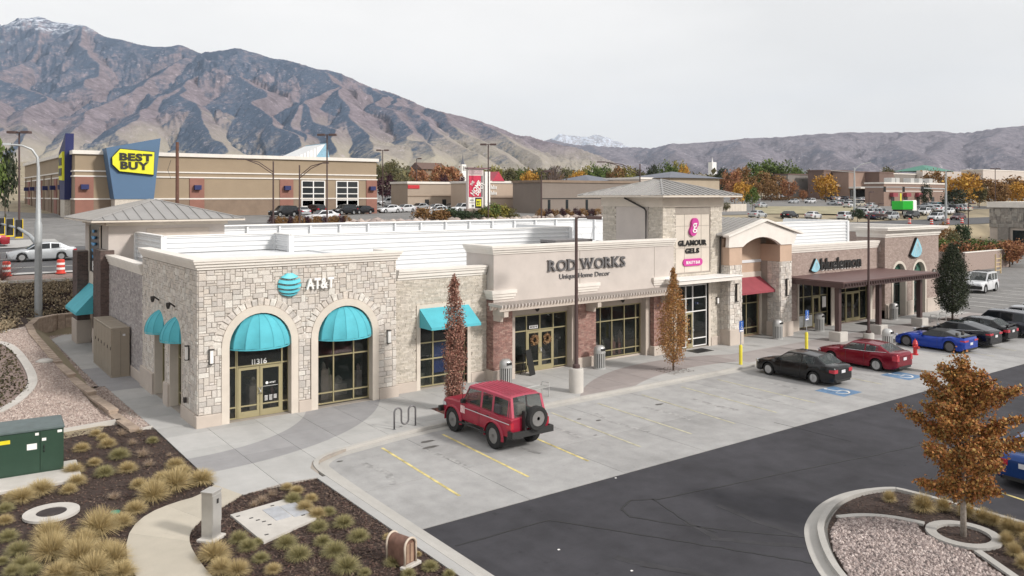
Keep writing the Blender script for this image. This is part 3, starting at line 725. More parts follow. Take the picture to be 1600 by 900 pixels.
MB().wall(front(-.78), gab, [], .25).build("gable_wall", M_cornice, B)
mb = MB()
for a, b in (((30.35, 6.62), (34.02, 7.55)), ((34.02, 7.55), (37.75, 6.62))):
    v = [(a[0], -.95, a[1] - .12), (b[0], -.95, b[1] - .12), (b[0], -.95, b[1]), (a[0], -.95, a[1])]
    mb.add(v + [(x, -.5, z) for x, y, z in v], [(0, 1, 2, 3), (4, 5, 6, 7), (0, 1, 5, 4), (1, 2, 6, 5), (2, 3, 7, 6), (3, 0, 4, 7)])
mb.build("gable_trim", M_cornice, B)
gr_ = MB()
for a, b in (((30.3, 6.62), (34.02, 7.56)), ((37.75, 6.62), (34.02, 7.56))):
    v = [(a[0], -.5, a[1]), (b[0], -.5, b[1]), (b[0], 5.5, b[1]), (a[0], 5.5, a[1])]
    gr_.add(v + [(x, y, z - .06) for x, y, z in v], [(0, 1, 2, 3), (4, 5, 6, 7), (0, 1, 5, 4), (1, 2, 6, 5), (2, 3, 7, 6), (3, 0, 4, 7)])
gr_ = gr_.build("gable_roof", M_seam, B)
for i in range(15):
    y = -.45 + i * .42
    for s in (-1, 1):
        a, b = Vector((34.02 + s * 3.72, y, 6.63)), Vector((34.02, y, 7.57))
        q = [a, a + Vector((0, .04, 0)), b + Vector((0, .04, 0)), b]; MB().add([tuple(x) for x in q] + [tuple(x + Vector((0, 0, .05))) for x in q], [(4, 5, 6, 7), (0, 1, 5, 4), (1, 2, 6, 5), (2, 3, 7, 6), (3, 0, 4, 7)]).build("seam", M_seam, gr_)
MB().box(30.8, 37.0, 1.01, 5.4, 4.9, 6.5).build("upper_wall", M_stuccod, B)
MB().box(36.2, 36.85, -.2, .8, 5.88, 6.4).box(30.75, 31.5, -.2, .8, 5.88, 6.4).build("portico_side", M_pinks, B)
MB().wall(front(.8), [(31.86, 0), (35.66, 0), (35.66, 6.5), (31.86, 6.5)], [[(31.95, .03), (35.5, .03), (35.5, 3.2), (31.95, 3.2)]], .2).build("recess_wall", M_pinks, B)
MB().box(31.87, 35.65, .74, .8, 3.72, 4.1).build("recess_band", M_stucco, B)
MB().box(35.5, 35.66, .7, .81, 0, 3.7).build("jamb_pilaster", M_stucco, B)
window(front(.86), [32.0, 33.1, 34.3, 35.45], [.1, .52, 2.1, 3.15])
slope_awning(32.0, 35.5, .74, -.35, 3.0, 3.78, 2.86, M_redf, flare=.12)["label"] = "dark red awning in the arched portico"

# ---------------------------------------------------------------- brick restaurant front (X 36.85..48.5, Y .1)
op1 = [(38.75, .03), (42.45, .03), (42.45, 3.1), (38.75, 3.1)]; op2 = [(43.35, .03), (47.35, .03), (47.35, 3.1), (43.35, 3.1)]
wb = MB().wall(front(.1), [(36.85, 0), (48.5, 0), (48.5, 5.22), (36.85, 5.22)], [op1, op2], .25).build("brick_wall", M_brickm, B)
bo = lambda u, v: (38.6 < u < 42.8 and v < 3.2) or (43.3 < u < 47.6 and v < 3.2) or v < .75
bricks("bricks", 'f', .1, 36.86, 48.48, .75, 5.2, .3, .1, M_brickt, wb, bo, jit=0, d=.014)
MB().bev(42.8, 43.3, .02, .2, 0, .72).bev(47.6, 48.48, .02, .2, 0, .72).bev(36.9, 38.6, .02, .2, 0, .72).build("plinth", M_stuccod, B)
MB().box(38.6, 38.75, .04, .34, 0, 3.2).box(42.45, 42.8, .04, .34, 0, 3.2).box(38.75, 42.45, .04, .34, 3.1, 3.2).box(47.35, 47.6, .04, .34, 0, 3.2).build("window_trim", M_stucco, B)
window(front(.32), [38.8, 39.65, 40.63, 41.53, 42.4], [.1, .97, 2.15, 3.05], skip=((2, 0), (2, 1)))
door(front(.32), 40.68, 41.48, 2.1, 1)
for x0, x1 in ((38.85, 39.6), (39.7, 40.58)): MB().box(x0, x1, .3, .305, .14, .9).build("frosted_film", mat("frosted_film", (.7, .72, .72), .6), B)
MB().box(41.75, 42.2, .30, .305, 1.3, 2.05).build("poster", M_white, B)
window(front(.32), [43.4, 43.95, 44.63, 46.42, 47.3], [.1, 2.12, 2.42, 3.05], skip=((2, 0),))
door(front(.32), 44.65, 45.5, 2.09, 1); door(front(.32), 45.53, 46.4, 2.09, -1)
steps_f(37.0, 48.4, .1, [(.05, 5.2, 5.34), (.12, 5.34, 5.5), (.18, 5.5, 5.62), (.22, 5.62, 5.72)], .5)
bs = MB().box(41.2, 46.2, .06, .09, 3.95, 3.99).build("shop_sign", M_black, B)
text("bluelemon", 1, .80, .06, bs, lambda u, v, w_: (41.1 + u, -.04 + w_, 3.95 + v), M_black, bold=.022, width=4.95, gap=.035)
text("bluelemon", 1, .80, .05, bs, lambda u, v, w_: (41.15 + u, .03 + w_ * .5, 3.90 + v), M_white, bold=.03, width=4.95, gap=.03)  # white copies set lower behind, painting a highlight along the letter sides
def lemon(x, y, z, s, name="lemon_sign"):
    P = [(0, 1), (.1, .8), (.22, .5), (.3, .2), (.3, -.05), (.22, -.28), (.05, -.4), (-.15, -.4), (-.34, -.3), (-.42, -.18), (-.3, .15), (-.15, .6), (-.05, .88)]
    o = MB().wall(front(y), [(x + a * s * 2.1, z + b * s) for a, b in P], [], .14).build(name, mat("pale_blue_sign", (.28, .55, .66), .5, namt=.04), B)
    MB().wall(front(y + .02), [(x + a * s * 2.25 - .05 * s, z + b * s * 1.07 - .02) for a, b in P], [], .18).build("sign_back", M_black, o)
    for a in range(5):
        t = -.25 + .14 * a; MB().tube([(x - .02 * s, y - .01, z + .75 * s), (x + t * 2.1 * s, y - .01, z - .3 * s)], .012 * s, 4).build("segment_line", M_white, o)
lemon(40.5, -.08, 4.1, .62)
# bronze canopy on three posts
M_can = mat("bronze_canopy", (.13, .075, .07), .55, namt=.1)
cy0, cy1 = -4.15, .07
cb = MB().box(37.2, 48.6, cy0, cy1, 3.62, 3.68).build("canopy_deck", M_can, B)
MB().box(37.1, 48.7, cy0 - .05, cy0 + .04, 3.3, 3.615).box(37.1, 37.22, cy0 + .045, cy1, 3.3, 3.615).box(48.58, 48.7, cy0 + .045, cy1, 3.3, 3.615).build("canopy_beam", M_bronze, cb)
for i in range(39): MB().box(37.25 + i * .295, 37.33 + i * .295, cy0 - .22, cy0 - .055, 3.42, 3.6).build("rafter", M_bronze, cb)
for x in (37.5, 42.1, 47.3):
    MB().box(x - .14, x + .14, -3.72, -3.44, .55, 3.3).build("canopy_post", M_bronze, B)
    MB().bev(x - .42, x + .42, -4.0, -3.2, 0, .58, .03).build("post_base", M_conc, B)

# ---------------------------------------------------------------- right hand brick tower (X 48.5..56.3, Y -.4)
E1, E2 = (50.45, 3.1), (53.35, 3.1); re = .85
wt = MB().wall(front(-.4), [(48.5, 0), (56.3, 0), (56.3, 5.95), (48.5, 5.95)], [archpoly(E1, re, .02), archpoly(E2, re, .02)], .3).build("brick_wall", M_brickm, B)
be = lambda u, v: any((v > c[1] and math.hypot(u - c[0], v - c[1]) < re + .2) or (v <= c[1] and abs(u - c[0]) < re + .2) for c in (E1, E2))
bricks("bricks", 'f', -.4, 48.5, 56.29, 1.1, 5.93, .3, .1, M_brickt, wt, be, jit=0, d=.014)
bricks("bricks", 'l', 48.5, -.4, .1, .6, 5.2, .3, .1, M_brickt, wt, None, jit=0, d=.014)
MB().box(48.5, 48.8, -.1, 1.8, 5.2, 5.95).box(56.0, 56.3, -.1, 24, 0, 5.95).build("side_wall", M_brickt, B)
for c in (E1, E2):
    surround(c, re - .003, re + .19, 0, front(-.4), -.05, .4, M_stucco)
    window(front(0), [c[0] - re + .03, c[0], c[0] + re - .03], [.06, 1.0, 2.3, 3.1], m=mat("dark_green_frame", (.03, .06, .05), .5))
    pg_ = archpoly(c, re - .01, 3.1)[1:-1]
    MB().wall(front(-.12), pg_, [], .06).build("green_fan_panel", mat("green_panel", (.05, .14, .10), .6, namt=.08), B)
    MB().lathe([(.0, 0), (.12, 0), (.12, .03), (0, .03)], 8, (c[0], -.15, 3.45), 'y').build("roundel", M_black, B)
    MB().box(c[0] - .4, c[0] + .4, .12, .14, .5, 2.6).build("window_poster", mat("pale_poster", (.45, .5, .48), .6, namt=.3, nscale=3), B)
for a, b in ((48.5, 49.4), (51.5, 52.3), (54.4, 56.38)): MB().bev(a, b, -.5, -.1, 0, 1.08).build("plinth", M_stuccod, B)
mb = MB()
for o_, z0, z1 in ((.06, 5.92, 6.06), (.14, 6.06, 6.3), (.3, 6.3, 6.44), (.5, 6.44, 6.56), (.55, 6.56, 6.64)):
    mb.box(48.5 - o_, 56.3 + o_, -.4 - o_, -.1, z0, z1); mb.box(48.5 - o_, 48.8, -.1, 1.8, z0, z1); mb.box(56.0, 56.3 + o_, -.1, 12, z0, z1)
mb.build("cornice", M_cornice, B)
lemon(52.75, -.6, 4.75, 1.02)
wall_lamp('f', 55.45, -.42, 2.75, .5)

# ---------------------------------------------------------------- roofs
rf = MB().box(.36, 56.0, 9.2, 24.2, 4.7, 4.88).box(8.6, 56.0, .75, 9.2, 4.7, 4.88).build("flat_roof", M_roof, B)
mb = MB()
for y in np.arange(1.4, 24, 1.5): mb.box(8.7, 55.9, y, y + .04, 4.882, 4.9)
mb.build("membrane_seam", M_roof, rf)
def ribwall(pts, z0, z1, name="roof_screen", dz=.25):
    P = MB()
    n = int((z1 - z0) / dz); prof = []
    for i in range(n):
        za = z0 + (z1 - z0) * i / n; zb = z0 + (z1 - z0) * (i + 1) / n
        prof += [(0, za), (0, za + (zb - za) * .55), (.08, za + (zb - za) * .7), (.08, zb - .03)]
    prof.append((0, z1))
    for (a, b) in zip(pts[:-1], pts[1:]):
        a, b = Vector(a), Vector(b); d = (b - a).normalized(); n_ = Vector((d.y, -d.x))
        rings = [[(p.x + n_.x * o_, p.y + n_.y * o_, z) for o_, z in prof] + [(p.x - n_.x * .12, p.y - n_.y * .12, z1), (p.x - n_.x * .12, p.y - n_.y * .12, z0)] for p in (a, b)]
        P.loft(rings, True, True, True)
    for a in pts: P.box(a[0] - .13, a[0] + .13, a[1] - .13, a[1] + .13, z0, z1 - .01)
    o = P.build(name, M_rib, B)
    mb = MB()
    for (a, b) in zip(pts[:-1], pts[1:]):
        a, b = Vector(a), Vector(b); d = (b - a).normalized(); n_ = Vector((d.y, -d.x)); q = [a + n_ * .09, b + n_ * .09, b - n_ * .16, a - n_ * .16]
        mb.prism([(p.x, p.y) for p in q], z1 + .002, z1 + .05)
    mb.build("screen_cap", M_white, o); return o
ribwall([(1.4, 17.3), (1.45, 11.5), (7.3, 11.5), (7.3, 9.25), (26.6, 9.25), (26.6, 15)], 4.88, 6.9)
ribwall([(31.2, 6.0), (54.0, 6.0), (54.0, 12)], 4.88, 6.92)
MB().box(54.1, 54.15, 6.0, 6.4, 5.2, 7.0).build("roof_ladder", M_dk, B)
for i in range(0): MB().box(7.26, 7.3, 11.3, 11.42, 5.0 + i * .22, 5.08 + i * .22).build("clip", M_dk, B)
for x in (9.3, 10.4, 11.5, 12.6, 13.3): MB().tube([(x, .8, 5.2), (x + .15, .95, 5.45), (x + .25, 1.0, 5.5)], .025, 5).build("roof_hook", M_steel, B)
# rear parapet with posts and braces on its inner face
rp_ = MB().box(6.4, 56.0, 24.2, 24.4, 0, 6.9).build("rear_wall", M_rib, B)
for i in range(17):
    x = 7.6 + i * 2.3
    MB().box(x, x + .12, 24.0, 24.197, 4.88, 6.85).tube([(x + .06, 22.9, 4.95), (x + .06, 24.0, 6.2)], .05, 4).build("parapet_brace", M_rib, rp_)
for z in (5.5, 6.1, 6.6): MB().box(6.5, 44.5, 24.14, 24.197, z, z + .05).build("parapet_girt", M_rib, rp_)
MB().box(6.4, 56.0, 23.9, 24.5, 6.902, 6.98).build("parapet_cap", M_white, rp_)
MB().box(.0, .3, 9.2, 17.6, 0, 5.2).build("side_wall", M_brickm, B)
bricks("ledge_stones", 'l', 0, 9.2, 17.6, .5, 5.2, .3, .085, mat("grey_ledge", [(.33, .305, .30), (.42, .385, .38), (.28, .26, .26), (.48, .45, .44)], .9, bump=.4), B, None, d=.03, jit=.45)
MB().bev(-.07, .2, 9.25, 17.5, 0, .5).build("plinth", M_stuccod, B)
mb = MB()
for o_, z0, z1 in ((.05, 5.2, 5.34), (.11, 5.34, 5.5), (.17, 5.5, 5.62), (.21, 5.62, 5.72)): mb.box(-o_, .3, 9.25, 17.4, z0, z1)
mb.build("cornice", M_cornice, B)
# rooftop plant near the tower
ac = MB().box(20.6, 23.4, 3.4, 4.8, 5.0, 6.45).build("rooftop_unit", mat("grey_metal", (.16, .15, .15), .5, metal=.3), B)
for i in range(7): MB().box(20.56, 20.598, 3.5 + i * .18, 3.6 + i * .18, 5.5, 6.3).build("louvre", M_dk, ac)
MB().tube([(24.1, 4, 4.9), (24.1, 4, 6.0), (24.3, 4, 6.25), (24.6, 4, 6.2), (24.7, 4, 5.9)], .09, 8).build("vent_pipe", M_white, B)

# ---------------------------------------------------------------- far corner tower (X 0..6.4, Y 17.6..25)
MB().box(.0, 6.4, 17.6, 25.0, 4.8, 7.5).build("tower_wall", M_stuccog, B)
MB().box(2.0, 5.5, 17.56, 17.6, 5.9, 7.1).build("stucco_recess", M_stuccod, B)
MB().box(.0, 6.4, 19.6, 25, 3.3, 4.8).box(.35, 6.4, 19.6, 25, 0, 3.3).build("tower_base", M_stuccod, B)
MB().box(-.15, 6.55, 17.45, 25.15, 7.3, 7.52).build("eave_band", M_stucco, B)
hip_roof(-1.0, 7.3, 16.6, 26.2, 7.52, 8.75, 16)
for y0, y1, x0, x1, z1 in ((17.3, 19.5, -.45, .25, 5.95), (23.2, 24.9, -.72, -.02, 5.6)):
    p = MB().box(x0, x1, y0, y1, 0, z1).build("brick_pier", M_brickmd, B)
    bricks("bricks", 'f', y0, x0, x1, 1.4, z1, .22, .085, M_brickd, p, jit=0, d=.014)
    bricks("bricks", 'l', x0, y0, y1, 1.4, z1, .22, .085, M_brickd, p, jit=0, d=.014)
    MB().bev(x0 - .06, x1 + .06, y0 - .06, y1 + .06, 0, 1.4).build("plinth", M_stuccod, p)
MB().box(-.05, .0, 19.5, 23.2, 3.2, 7.3).build("sign_panel", mat("black_panel", (.02, .02, .024), .3, namt=.05), B)
MB().box(-.12, -.06, 19.5, 19.62, 3.2, 7.2).box(-.12, -.06, 23.05, 23.2, 3.2, 7.2).box(-.12, -.06, 19.5, 23.2, 3.7, 4.4).build("panel_trim", M_stucco, B)
gl = None
for k in range(5):
    z = 6.9 - k * .38; r_ = [.3, .48, .55, .48, .3][k] * 1.15
    o = MB().add([(-.1, 21.4 + r_ * math.cos(R(a)), z + (.16 if a <= 180 else .02) * math.sin(R(a)) - .1 * (1 - math.cos(R(a)) ** 2)) for a in range(0, 360, 20)] +
                 [(-.16, 21.4 + r_ * math.cos(R(a)), z + (.16 if a <= 180 else .02) * math.sin(R(a)) - .1 * (1 - math.cos(R(a)) ** 2)) for a in range(0, 360, 20)],
                 [tuple(range(18)), tuple(range(35, 17, -1))] + [(i, (i + 1) % 18, 18 + (i + 1) % 18, 18 + i) for i in range(18)]).build("globe_sign" if k == 0 else "band", mat("sign_blue", (.04, .30, .62), .4), gl or B)
    gl = gl or o
MB().box(-.16, -.1, 20.9, 21.6, 4.55, 5.1).build("letter", M_white, gl)
a = slope_awning(0, 1, 0, 1, 0, 1, 0, M_teal); bpy.data.objects.remove(a.children[0]);
for c in list(a.children): bpy.data.objects.remove(c)
bpy.data.objects.remove(a)
v = [(-.02, 19.6, 3.75), (-.02, 23.1, 3.75), (-1.35, 23.3, 2.35), (-1.35, 19.4, 2.35)]
aw = MB().add(v + [(x, y, z - .02) for x, y, z in v], [(0, 1, 2, 3), (4, 5, 6, 7), (0, 1, 5, 4), (1, 2, 6, 5), (2, 3, 7, 6), (3, 0, 4, 7)]).build("awning", M_teal, B)
MB().add([(-.02, 19.6, 3.75), (-1.35, 19.4, 2.35), (-1.35, 19.4, 2.2), (-.02, 19.6, 2.2)], [(0, 1, 2, 3)]).build("side_panel", M_teal, aw)
MB().add([(-1.354, 19.4, 2.35), (-1.354, 23.3, 2.35), (-1.354, 23.3, 2.2), (-1.354, 19.4, 2.2)], [(0, 1, 2, 3)]).build("valance", M_teal, aw)
window(leftw(.26), [19.7, 20.9, 22.1, 23.1], [.1, 2.2, 3.2])
MB().box(-.35, -.1, 19.75, 20.0, 1.0, 2.6).build("meter_box", mat("pale_box", (.6, .58, .54), .6), B)
# ------------------------------------------------ ground
def groundmat(name, col, stains, joint=None, bands=False, rough=.9):
    m = bpy.data.materials.new(name); m.use_nodes = True; n = m.node_tree; K = n.links.new; p = n.nodes['Principled BSDF']; p.inputs['Roughness'].default_value = rough
    p.inputs['Specular IOR Level'].default_value = .3
    ge = n.nodes.new("ShaderNodeNewGeometry"); oi = n.nodes.new("ShaderNodeObjectInfo")
    def noise(s, d=5, r=.6, sc=(1, 1, 1)):
        mp_ = n.nodes.new("ShaderNodeMapping"); mp_.inputs['Scale'].default_value = sc; K(ge.outputs['Position'], mp_.inputs[0])
        q = n.nodes.new("ShaderNodeTexNoise"); q.inputs['Scale'].default_value = s; q.inputs['Detail'].default_value = d; q.inputs['Roughness'].default_value = r; K(mp_.outputs[0], q.inputs['Vector']); return q.outputs[0]
    def mrange(v, a, b, c, d):
        q = n.nodes.new("ShaderNodeMapRange"); q.inputs[1].default_value = a; q.inputs[2].default_value = b; q.inputs[3].default_value = c; q.inputs[4].default_value = d; K(v, q.inputs[0]); return q.outputs[0]
    def mul(a, b):
        q = n.nodes.new("ShaderNodeMath"); q.operation = 'MULTIPLY'; K(a, q.inputs[0])
        if isinstance(b, float): q.inputs[1].default_value = b
        else: K(b, q.inputs[1])
        return q.outputs[0]
    f = mul(mrange(noise(.25), .3, .7, 1 - stains, 1 + stains), mrange(noise(1.6, 6), .3, .7, 1 - stains * .8, 1 + stains * .8))
    f = mul(f, mrange(noise(55, 2), .3, .7, .9, 1.1))
    f = mul(f, mrange(noise(.9, 3, .5, (1.0, .18, 1)), .52, .72, 1.0, 1 - stains * 1.0))      # worn streaks along the stalls
    f = mul(f, mrange(noise(2.4, 3, .5), .70, .76, 1.0, 1 - stains * 1.3))                       # small stains
    f = mul(f, mrange(oi.outputs['Random'], 0, 1, .93, 1.06))
    rg = n.nodes.new("ShaderNodeRGB"); rg.outputs[0].default_value = (*col, 1); base = rg.outputs[0]
    if bands:
        sp = n.nodes.new("ShaderNodeSeparateXYZ"); K(ge.outputs['Position'], sp.inputs[0])
        def dist(cx, cy):
            cb_ = n.nodes.new("ShaderNodeCombineXYZ"); K(sp.outputs[0], cb_.inputs[0]); K(sp.outputs[1], cb_.inputs[1])
            vd = n.nodes.new("ShaderNodeVectorMath"); vd.operation = 'DISTANCE'; K(cb_.outputs[0], vd.inputs[0]); vd.inputs[1].default_value = (cx, cy, 0); return vd.outputs['Value']
        def cmp(v, op, t):
            q = n.nodes.new("ShaderNodeMath"); q.operation = op; K(v, q.inputs[0]); q.inputs[1].default_value = t; return q.outputs[0]
        b1 = mul(cmp(dist(-1.2, 4.6), 'LESS_THAN', 10.1), cmp(dist(-1.2, 2.49), 'GREATER_THAN', 6.1))
        b2 = mul(mul(cmp(dist(23.5, -12.6), 'LESS_THAN', 11.3), cmp(dist(24.0, -15.2), 'GREATER_THAN', 11.6)), cmp(sp.outputs[0], 'GREATER_THAN', 13.6))
        b3 = mul(mul(cmp(sp.outputs[1], 'LESS_THAN', -2.5), cmp(sp.outputs[1], 'GREATER_THAN', -4.6)), cmp(sp.outputs[0], 'GREATER_THAN', 27.5))
        for b_, c in ((b1, (.30, .295, .30)), (b2, (.32, .285, .275)), (b3, (.345, .315, .305))):
            mx_ = n.nodes.new("ShaderNodeMixRGB"); K(b_, mx_.inputs[0]); K(base, mx_.inputs[1]); mx_.inputs[2].default_value = (*c, 1); base = mx_.outputs[0]
    sc_ = n.nodes.new("ShaderNodeVectorMath"); sc_.operation = 'SCALE'; K(base, sc_.inputs[0]); K(f, sc_.inputs['Scale']); K(sc_.outputs[0], p.inputs['Base Color'])
    b = n.nodes.new("ShaderNodeBump"); b.inputs['Strength'].default_value = .25; b.inputs['Distance'].default_value = .01; K(noise(70, 2), b.inputs['Height']); K(b.outputs[0], p.inputs['Normal'])
    return m
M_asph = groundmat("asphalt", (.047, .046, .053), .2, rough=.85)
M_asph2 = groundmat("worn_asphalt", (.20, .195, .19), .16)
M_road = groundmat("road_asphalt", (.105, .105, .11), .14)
M_walk = groundmat("sidewalk_concrete", (.42, .415, .405), .07, bands=True)
M_apron = groundmat("apron_concrete", (.34, .336, .332), .13)
M_curb = groundmat("kerb_concrete", (.43, .415, .39), .08)
M_path = groundmat("path_concrete", (.46, .42, .35), .06)
M_earth = mat("dry_grass_ground", (.27, .225, .15), .95, namt=.35, nscale=.08, bump=.3, bscale=3, world=True, detail=8)
M_mulch = mat("mulch_ground", (.045, .028, .022), .95, namt=.5, nscale=14, bump=.6, bscale=40, world=True)
M_grav = mat("gravel_ground", (.22, .165, .145), .95, namt=.35, nscale=18, bump=.6, bscale=40, world=True)
M_line = mat("yellow_line_paint", (.56, .47, .20), .8, namt=.55, nscale=2.5, world=True)
M_linef = mat("faded_line_paint", (.42, .395, .29), .85, namt=.4, nscale=3, world=True)
M_wline = mat("white_line_paint", (.62, .61, .57), .8, namt=.2, nscale=4, world=True)

xs = sorted(set([round(v, 2) for v in list(np.arange(-60, 60, 1.5)) + list(np.arange(60, 400, 8)) + list(np.arange(-400, -60, 12)) + [400 * 1.25 ** i for i in range(1, 17)] + [-400 * 1.3 ** i for i in range(1, 13)]]))
ys = sorted(set([round(v, 2) for v in list(np.arange(-46, 60, 1.0)) + list(np.arange(60, 400, 8)) + [400 * 1.25 ** i for i in range(1, 17)] + [-46 - 12 * 1.6 ** i for i in range(0, 13)]]))
v = [(x, y, tz(x, y) - (.25 if y < 27.5 and x > -2.7 else .03) if y < 5000 else tz(x, 5000) - .03) for y in ys for x in xs]; nx = len(xs)
fs = [(j * nx + i, j * nx + i + 1, (j + 1) * nx + i + 1, (j + 1) * nx + i) for j in range(len(ys) - 1) for i in range(nx - 1)]
structure(MB().add(v, fs).build("ground", M_earth, smooth=True, recalc=False))

# parking lot asphalt
P_as = [lot(2.1, -13.45), lot(39.5, -13.4), (58, -13.2), (58, -6), (66, 1), (66, 6), (160, 6), (160, -120), (-40, -120), (-40, -25), lot(2.1, -20.5)]
structure(MB().sheet([(2.0, -13.3), (39.5, -13.26), (60, -13.2), (170, -13.2), (170, -150), (2.0, -150)], LZ).build("parking_lot_asphalt", M_asph))
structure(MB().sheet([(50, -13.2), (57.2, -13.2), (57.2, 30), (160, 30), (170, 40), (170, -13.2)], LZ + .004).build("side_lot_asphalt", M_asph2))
structure(MB().sheet([(2.0, -13.3), (60, -13.3), (60, -4.5), (2.0, -4.5)], LZ - .03).build("apron_base", M_mortar))
# concrete stalls: slabs with joints between them

ap = MB().sheet([(2.0, -13.28), (2.1, -13.28), (2.1, -13.2)], LZ - .02).build("concrete_apron", M_apron); structure(ap)
bump_out = [(33.1, -5.0), (33.2, -10.9), (33.8, -11.8), (34.8, -12.15), (36.2, -12.0), (37.4, -11.0), (38.0, -9.3), (38.1, -5.0)]; bump_out = chaikin(bump_out, 2)
apr = [(2.05, -13.25), (57.2, -13.22), (57.2, -5.6), (33, -5.6), (27, -5.05), (8.2, -5.0), (4.1, -5.6), (2.6, -6.2), (2.05, -6.9)]
xb = [2.05 + 3.95 * i for i in range(15)]
for i in range(14):
    for y0, y1 in ((-13.3, -9.75), (-9.75, -4.9)):
        q = clip_rect(apr, xb[i] + .008, xb[i + 1] - .008, y0 + .008, y1 - .008)
        if area(q) > .05: MB().prism(q, LZ - .02, LZ + .002).build("concrete_slab", M_apron, ap)
# pavement slabs
wk = MB().sheet([(-1.79, 25), (-1.7, 25), (-1.7, 25.1)], -.05).build("pavement", M_walk); structure(wk)
structure(MB().prism([(-1.75, 27.3), (-1.75, 2), (-1.3, 1), (-1.3, -6.6), (-.9, -8.0), (1.6, -8.0), (2.0, -6.5), (4.1, -5.4), (8, -4.9), (57, -5.2), (57, 27.3)], -.14, -.022).build("pavement_base", M_mortar))
walkP = [(-1.35, -6.7), (-1.05, -7.95), (-.9, -8.06), (.44, -7.8), (1.65, -8.0), (1.66, -7.0), (2.0, -6.35), (2.6, -5.95), (4.05, -5.45), (8.2, -4.86), (27, -4.9), (33, -5.3), (57, -5.3), (57, .8), (0, .8), (-1.35, .8)]
pits = [(8.75, -4.4, 10.15, -2.75), (21.95, -4.3, 23.6, -2.75), (51.2, -4.3, 52.8, -2.8)]
gx = [-1.4, .3, 2.19, 3.87, 5.55, 7.2, 8.75, 10.15] + [10.15 + 1.686 * i for i in range(1, 8)] + [23.6 + 1.84 * i for i in range(1, 16)] + [51.2, 52.8, 54.9, 57]
gx = sorted(set(round(x, 3) for x in gx))
for i in range(len(gx) - 1):
    for y0, y1 in ((-8.2, -5.33), (-5.33, -4.35), (-4.35, -2.75), (-2.75, -.6), (-.6, .8)):
        if gx[i + 1] - gx[i] < .3: continue
        if any(abs((gx[i] + gx[i + 1]) / 2 - (p[0] + p[2]) / 2) < .85 and -4.4 < (y0 + y1) / 2 < -2.7 for p in pits): continue
        q = clip_rect(walkP, gx[i] + .007, gx[i + 1] - .007, y0 + .007, y1 - .007)
        if area(q) > .04: MB().prism(q, -.03, 0).build("paving_slab", M_walk, wk)
for i in range(14):
    y0 = .8 + i * 1.9; q = clip_rect([(-1.35, .8), (-1.4, 2.0), (-1.55, 9.9), (-1.8, 10.1), (-1.78, 25.9), (-1.0, 27.2), (.5, 27.3), (.5, .8)], -2, .3, y0 + .007, y0 + 1.893)
    if area(q) > .04: MB().prism(q, -.03, 0).build("paving_slab", M_walk, wk)
for q in (bump_out,):
    for x0, x1 in ((33, 35.5), (35.5, 38.2)):
        for y0, y1 in ((-12.4, -8.8), (-8.8, -5.3)):
            c = clip_rect(q, x0 + .006, x1 - .006, y0 + .006, y1 - .006); MB().prism(c, LZ, .001).build("paving_slab", M_walk, wk)
kb = MB().strip(chaikin([(1.85, -22), (1.85, -8.0), (1.87, -7.0), (2.15, -6.25), (2.9, -5.75), (4.12, -5.48), (6, -5.1), (8.2, -4.93), (27, -4.98), (31, -5.2), (33, -5.35)], 2), .16, -.2, .003).build("kerb", M_curb); structure(kb)
structure(MB().strip(chaikin([(33, -5.35), (33.1, -10.9), (33.7, -11.85), (34.8, -12.25), (36.3, -12.1), (37.5, -11.1), (38.1, -9.4), (38.2, -5.4), (57, -5.4)], 2), .16, -.2, .004).build("kerb", M_curb))
structure(MB().strip(chaikin([(2.1, -22), (2.1, -7.05), (2.4, -6.4), (3.1, -5.95), (4.2, -5.75), (6, -5.38), (8.2, -5.2), (27, -5.25), (33, -5.55)], 2), .35, LZ - .05, LZ + .006).build("gutter", M_curb))
structure(MB().strip([(1.62, -22), (1.62, -8.0)], .3, -.2, -.003).build("kerb_apron", M_walk))
# painted stall lines
def paint(name, path, w_, m, z=LZ + .008): o = MB().strip(path, w_, z - .003, z).build(name, m); structure(o)
for k, (a, b) in enumerate((((4.58, -6.45), (4.27, -12.05)), ((7.2, -6.3), (6.95, -11.95)), ((9.85, -6.3), (9.54, -11.9)), ((12.45, -6.3), (12.1, -11.8)), ((15.05, -6.3), (14.8, -11.8)), ((17.69, -6.3), (17.26, -11.85)), ((20.3, -6.3), (20.0, -11.8)), ((22.9, -6.3), (22.7, -11.8)), ((28.6, -6.3), (28.4, -11.6)), ((40.2, -6.3), (40.0, -11.6)), ((43, -6.3), (42.8, -11.6)))):
    paint("stall_line", [lot(*a), lot(*b)], .10, M_line if k < 3 else M_linef)
for a, b in (((22.9, -19.0), (22.6, -24.5)), ((18.1, -20.6), (17.4, -25.2)), ((28, -18.4), (28, -24)), ((33, -18.4), (33, -24)), ((38, -18.4), (38, -24))): paint("stall_line", [a, b], .1, M_wline if a[0] > 20 else M_line)
for i in range(8): paint("stall_line", [(62 + i * 2.8, -2), (62 + i * 2.8, 3.5)], .1, M_wline, LZ + .012)
M_blue = mat("blue_marking_paint", (.11, .20, .33), .8, namt=.35, nscale=4, world=True)
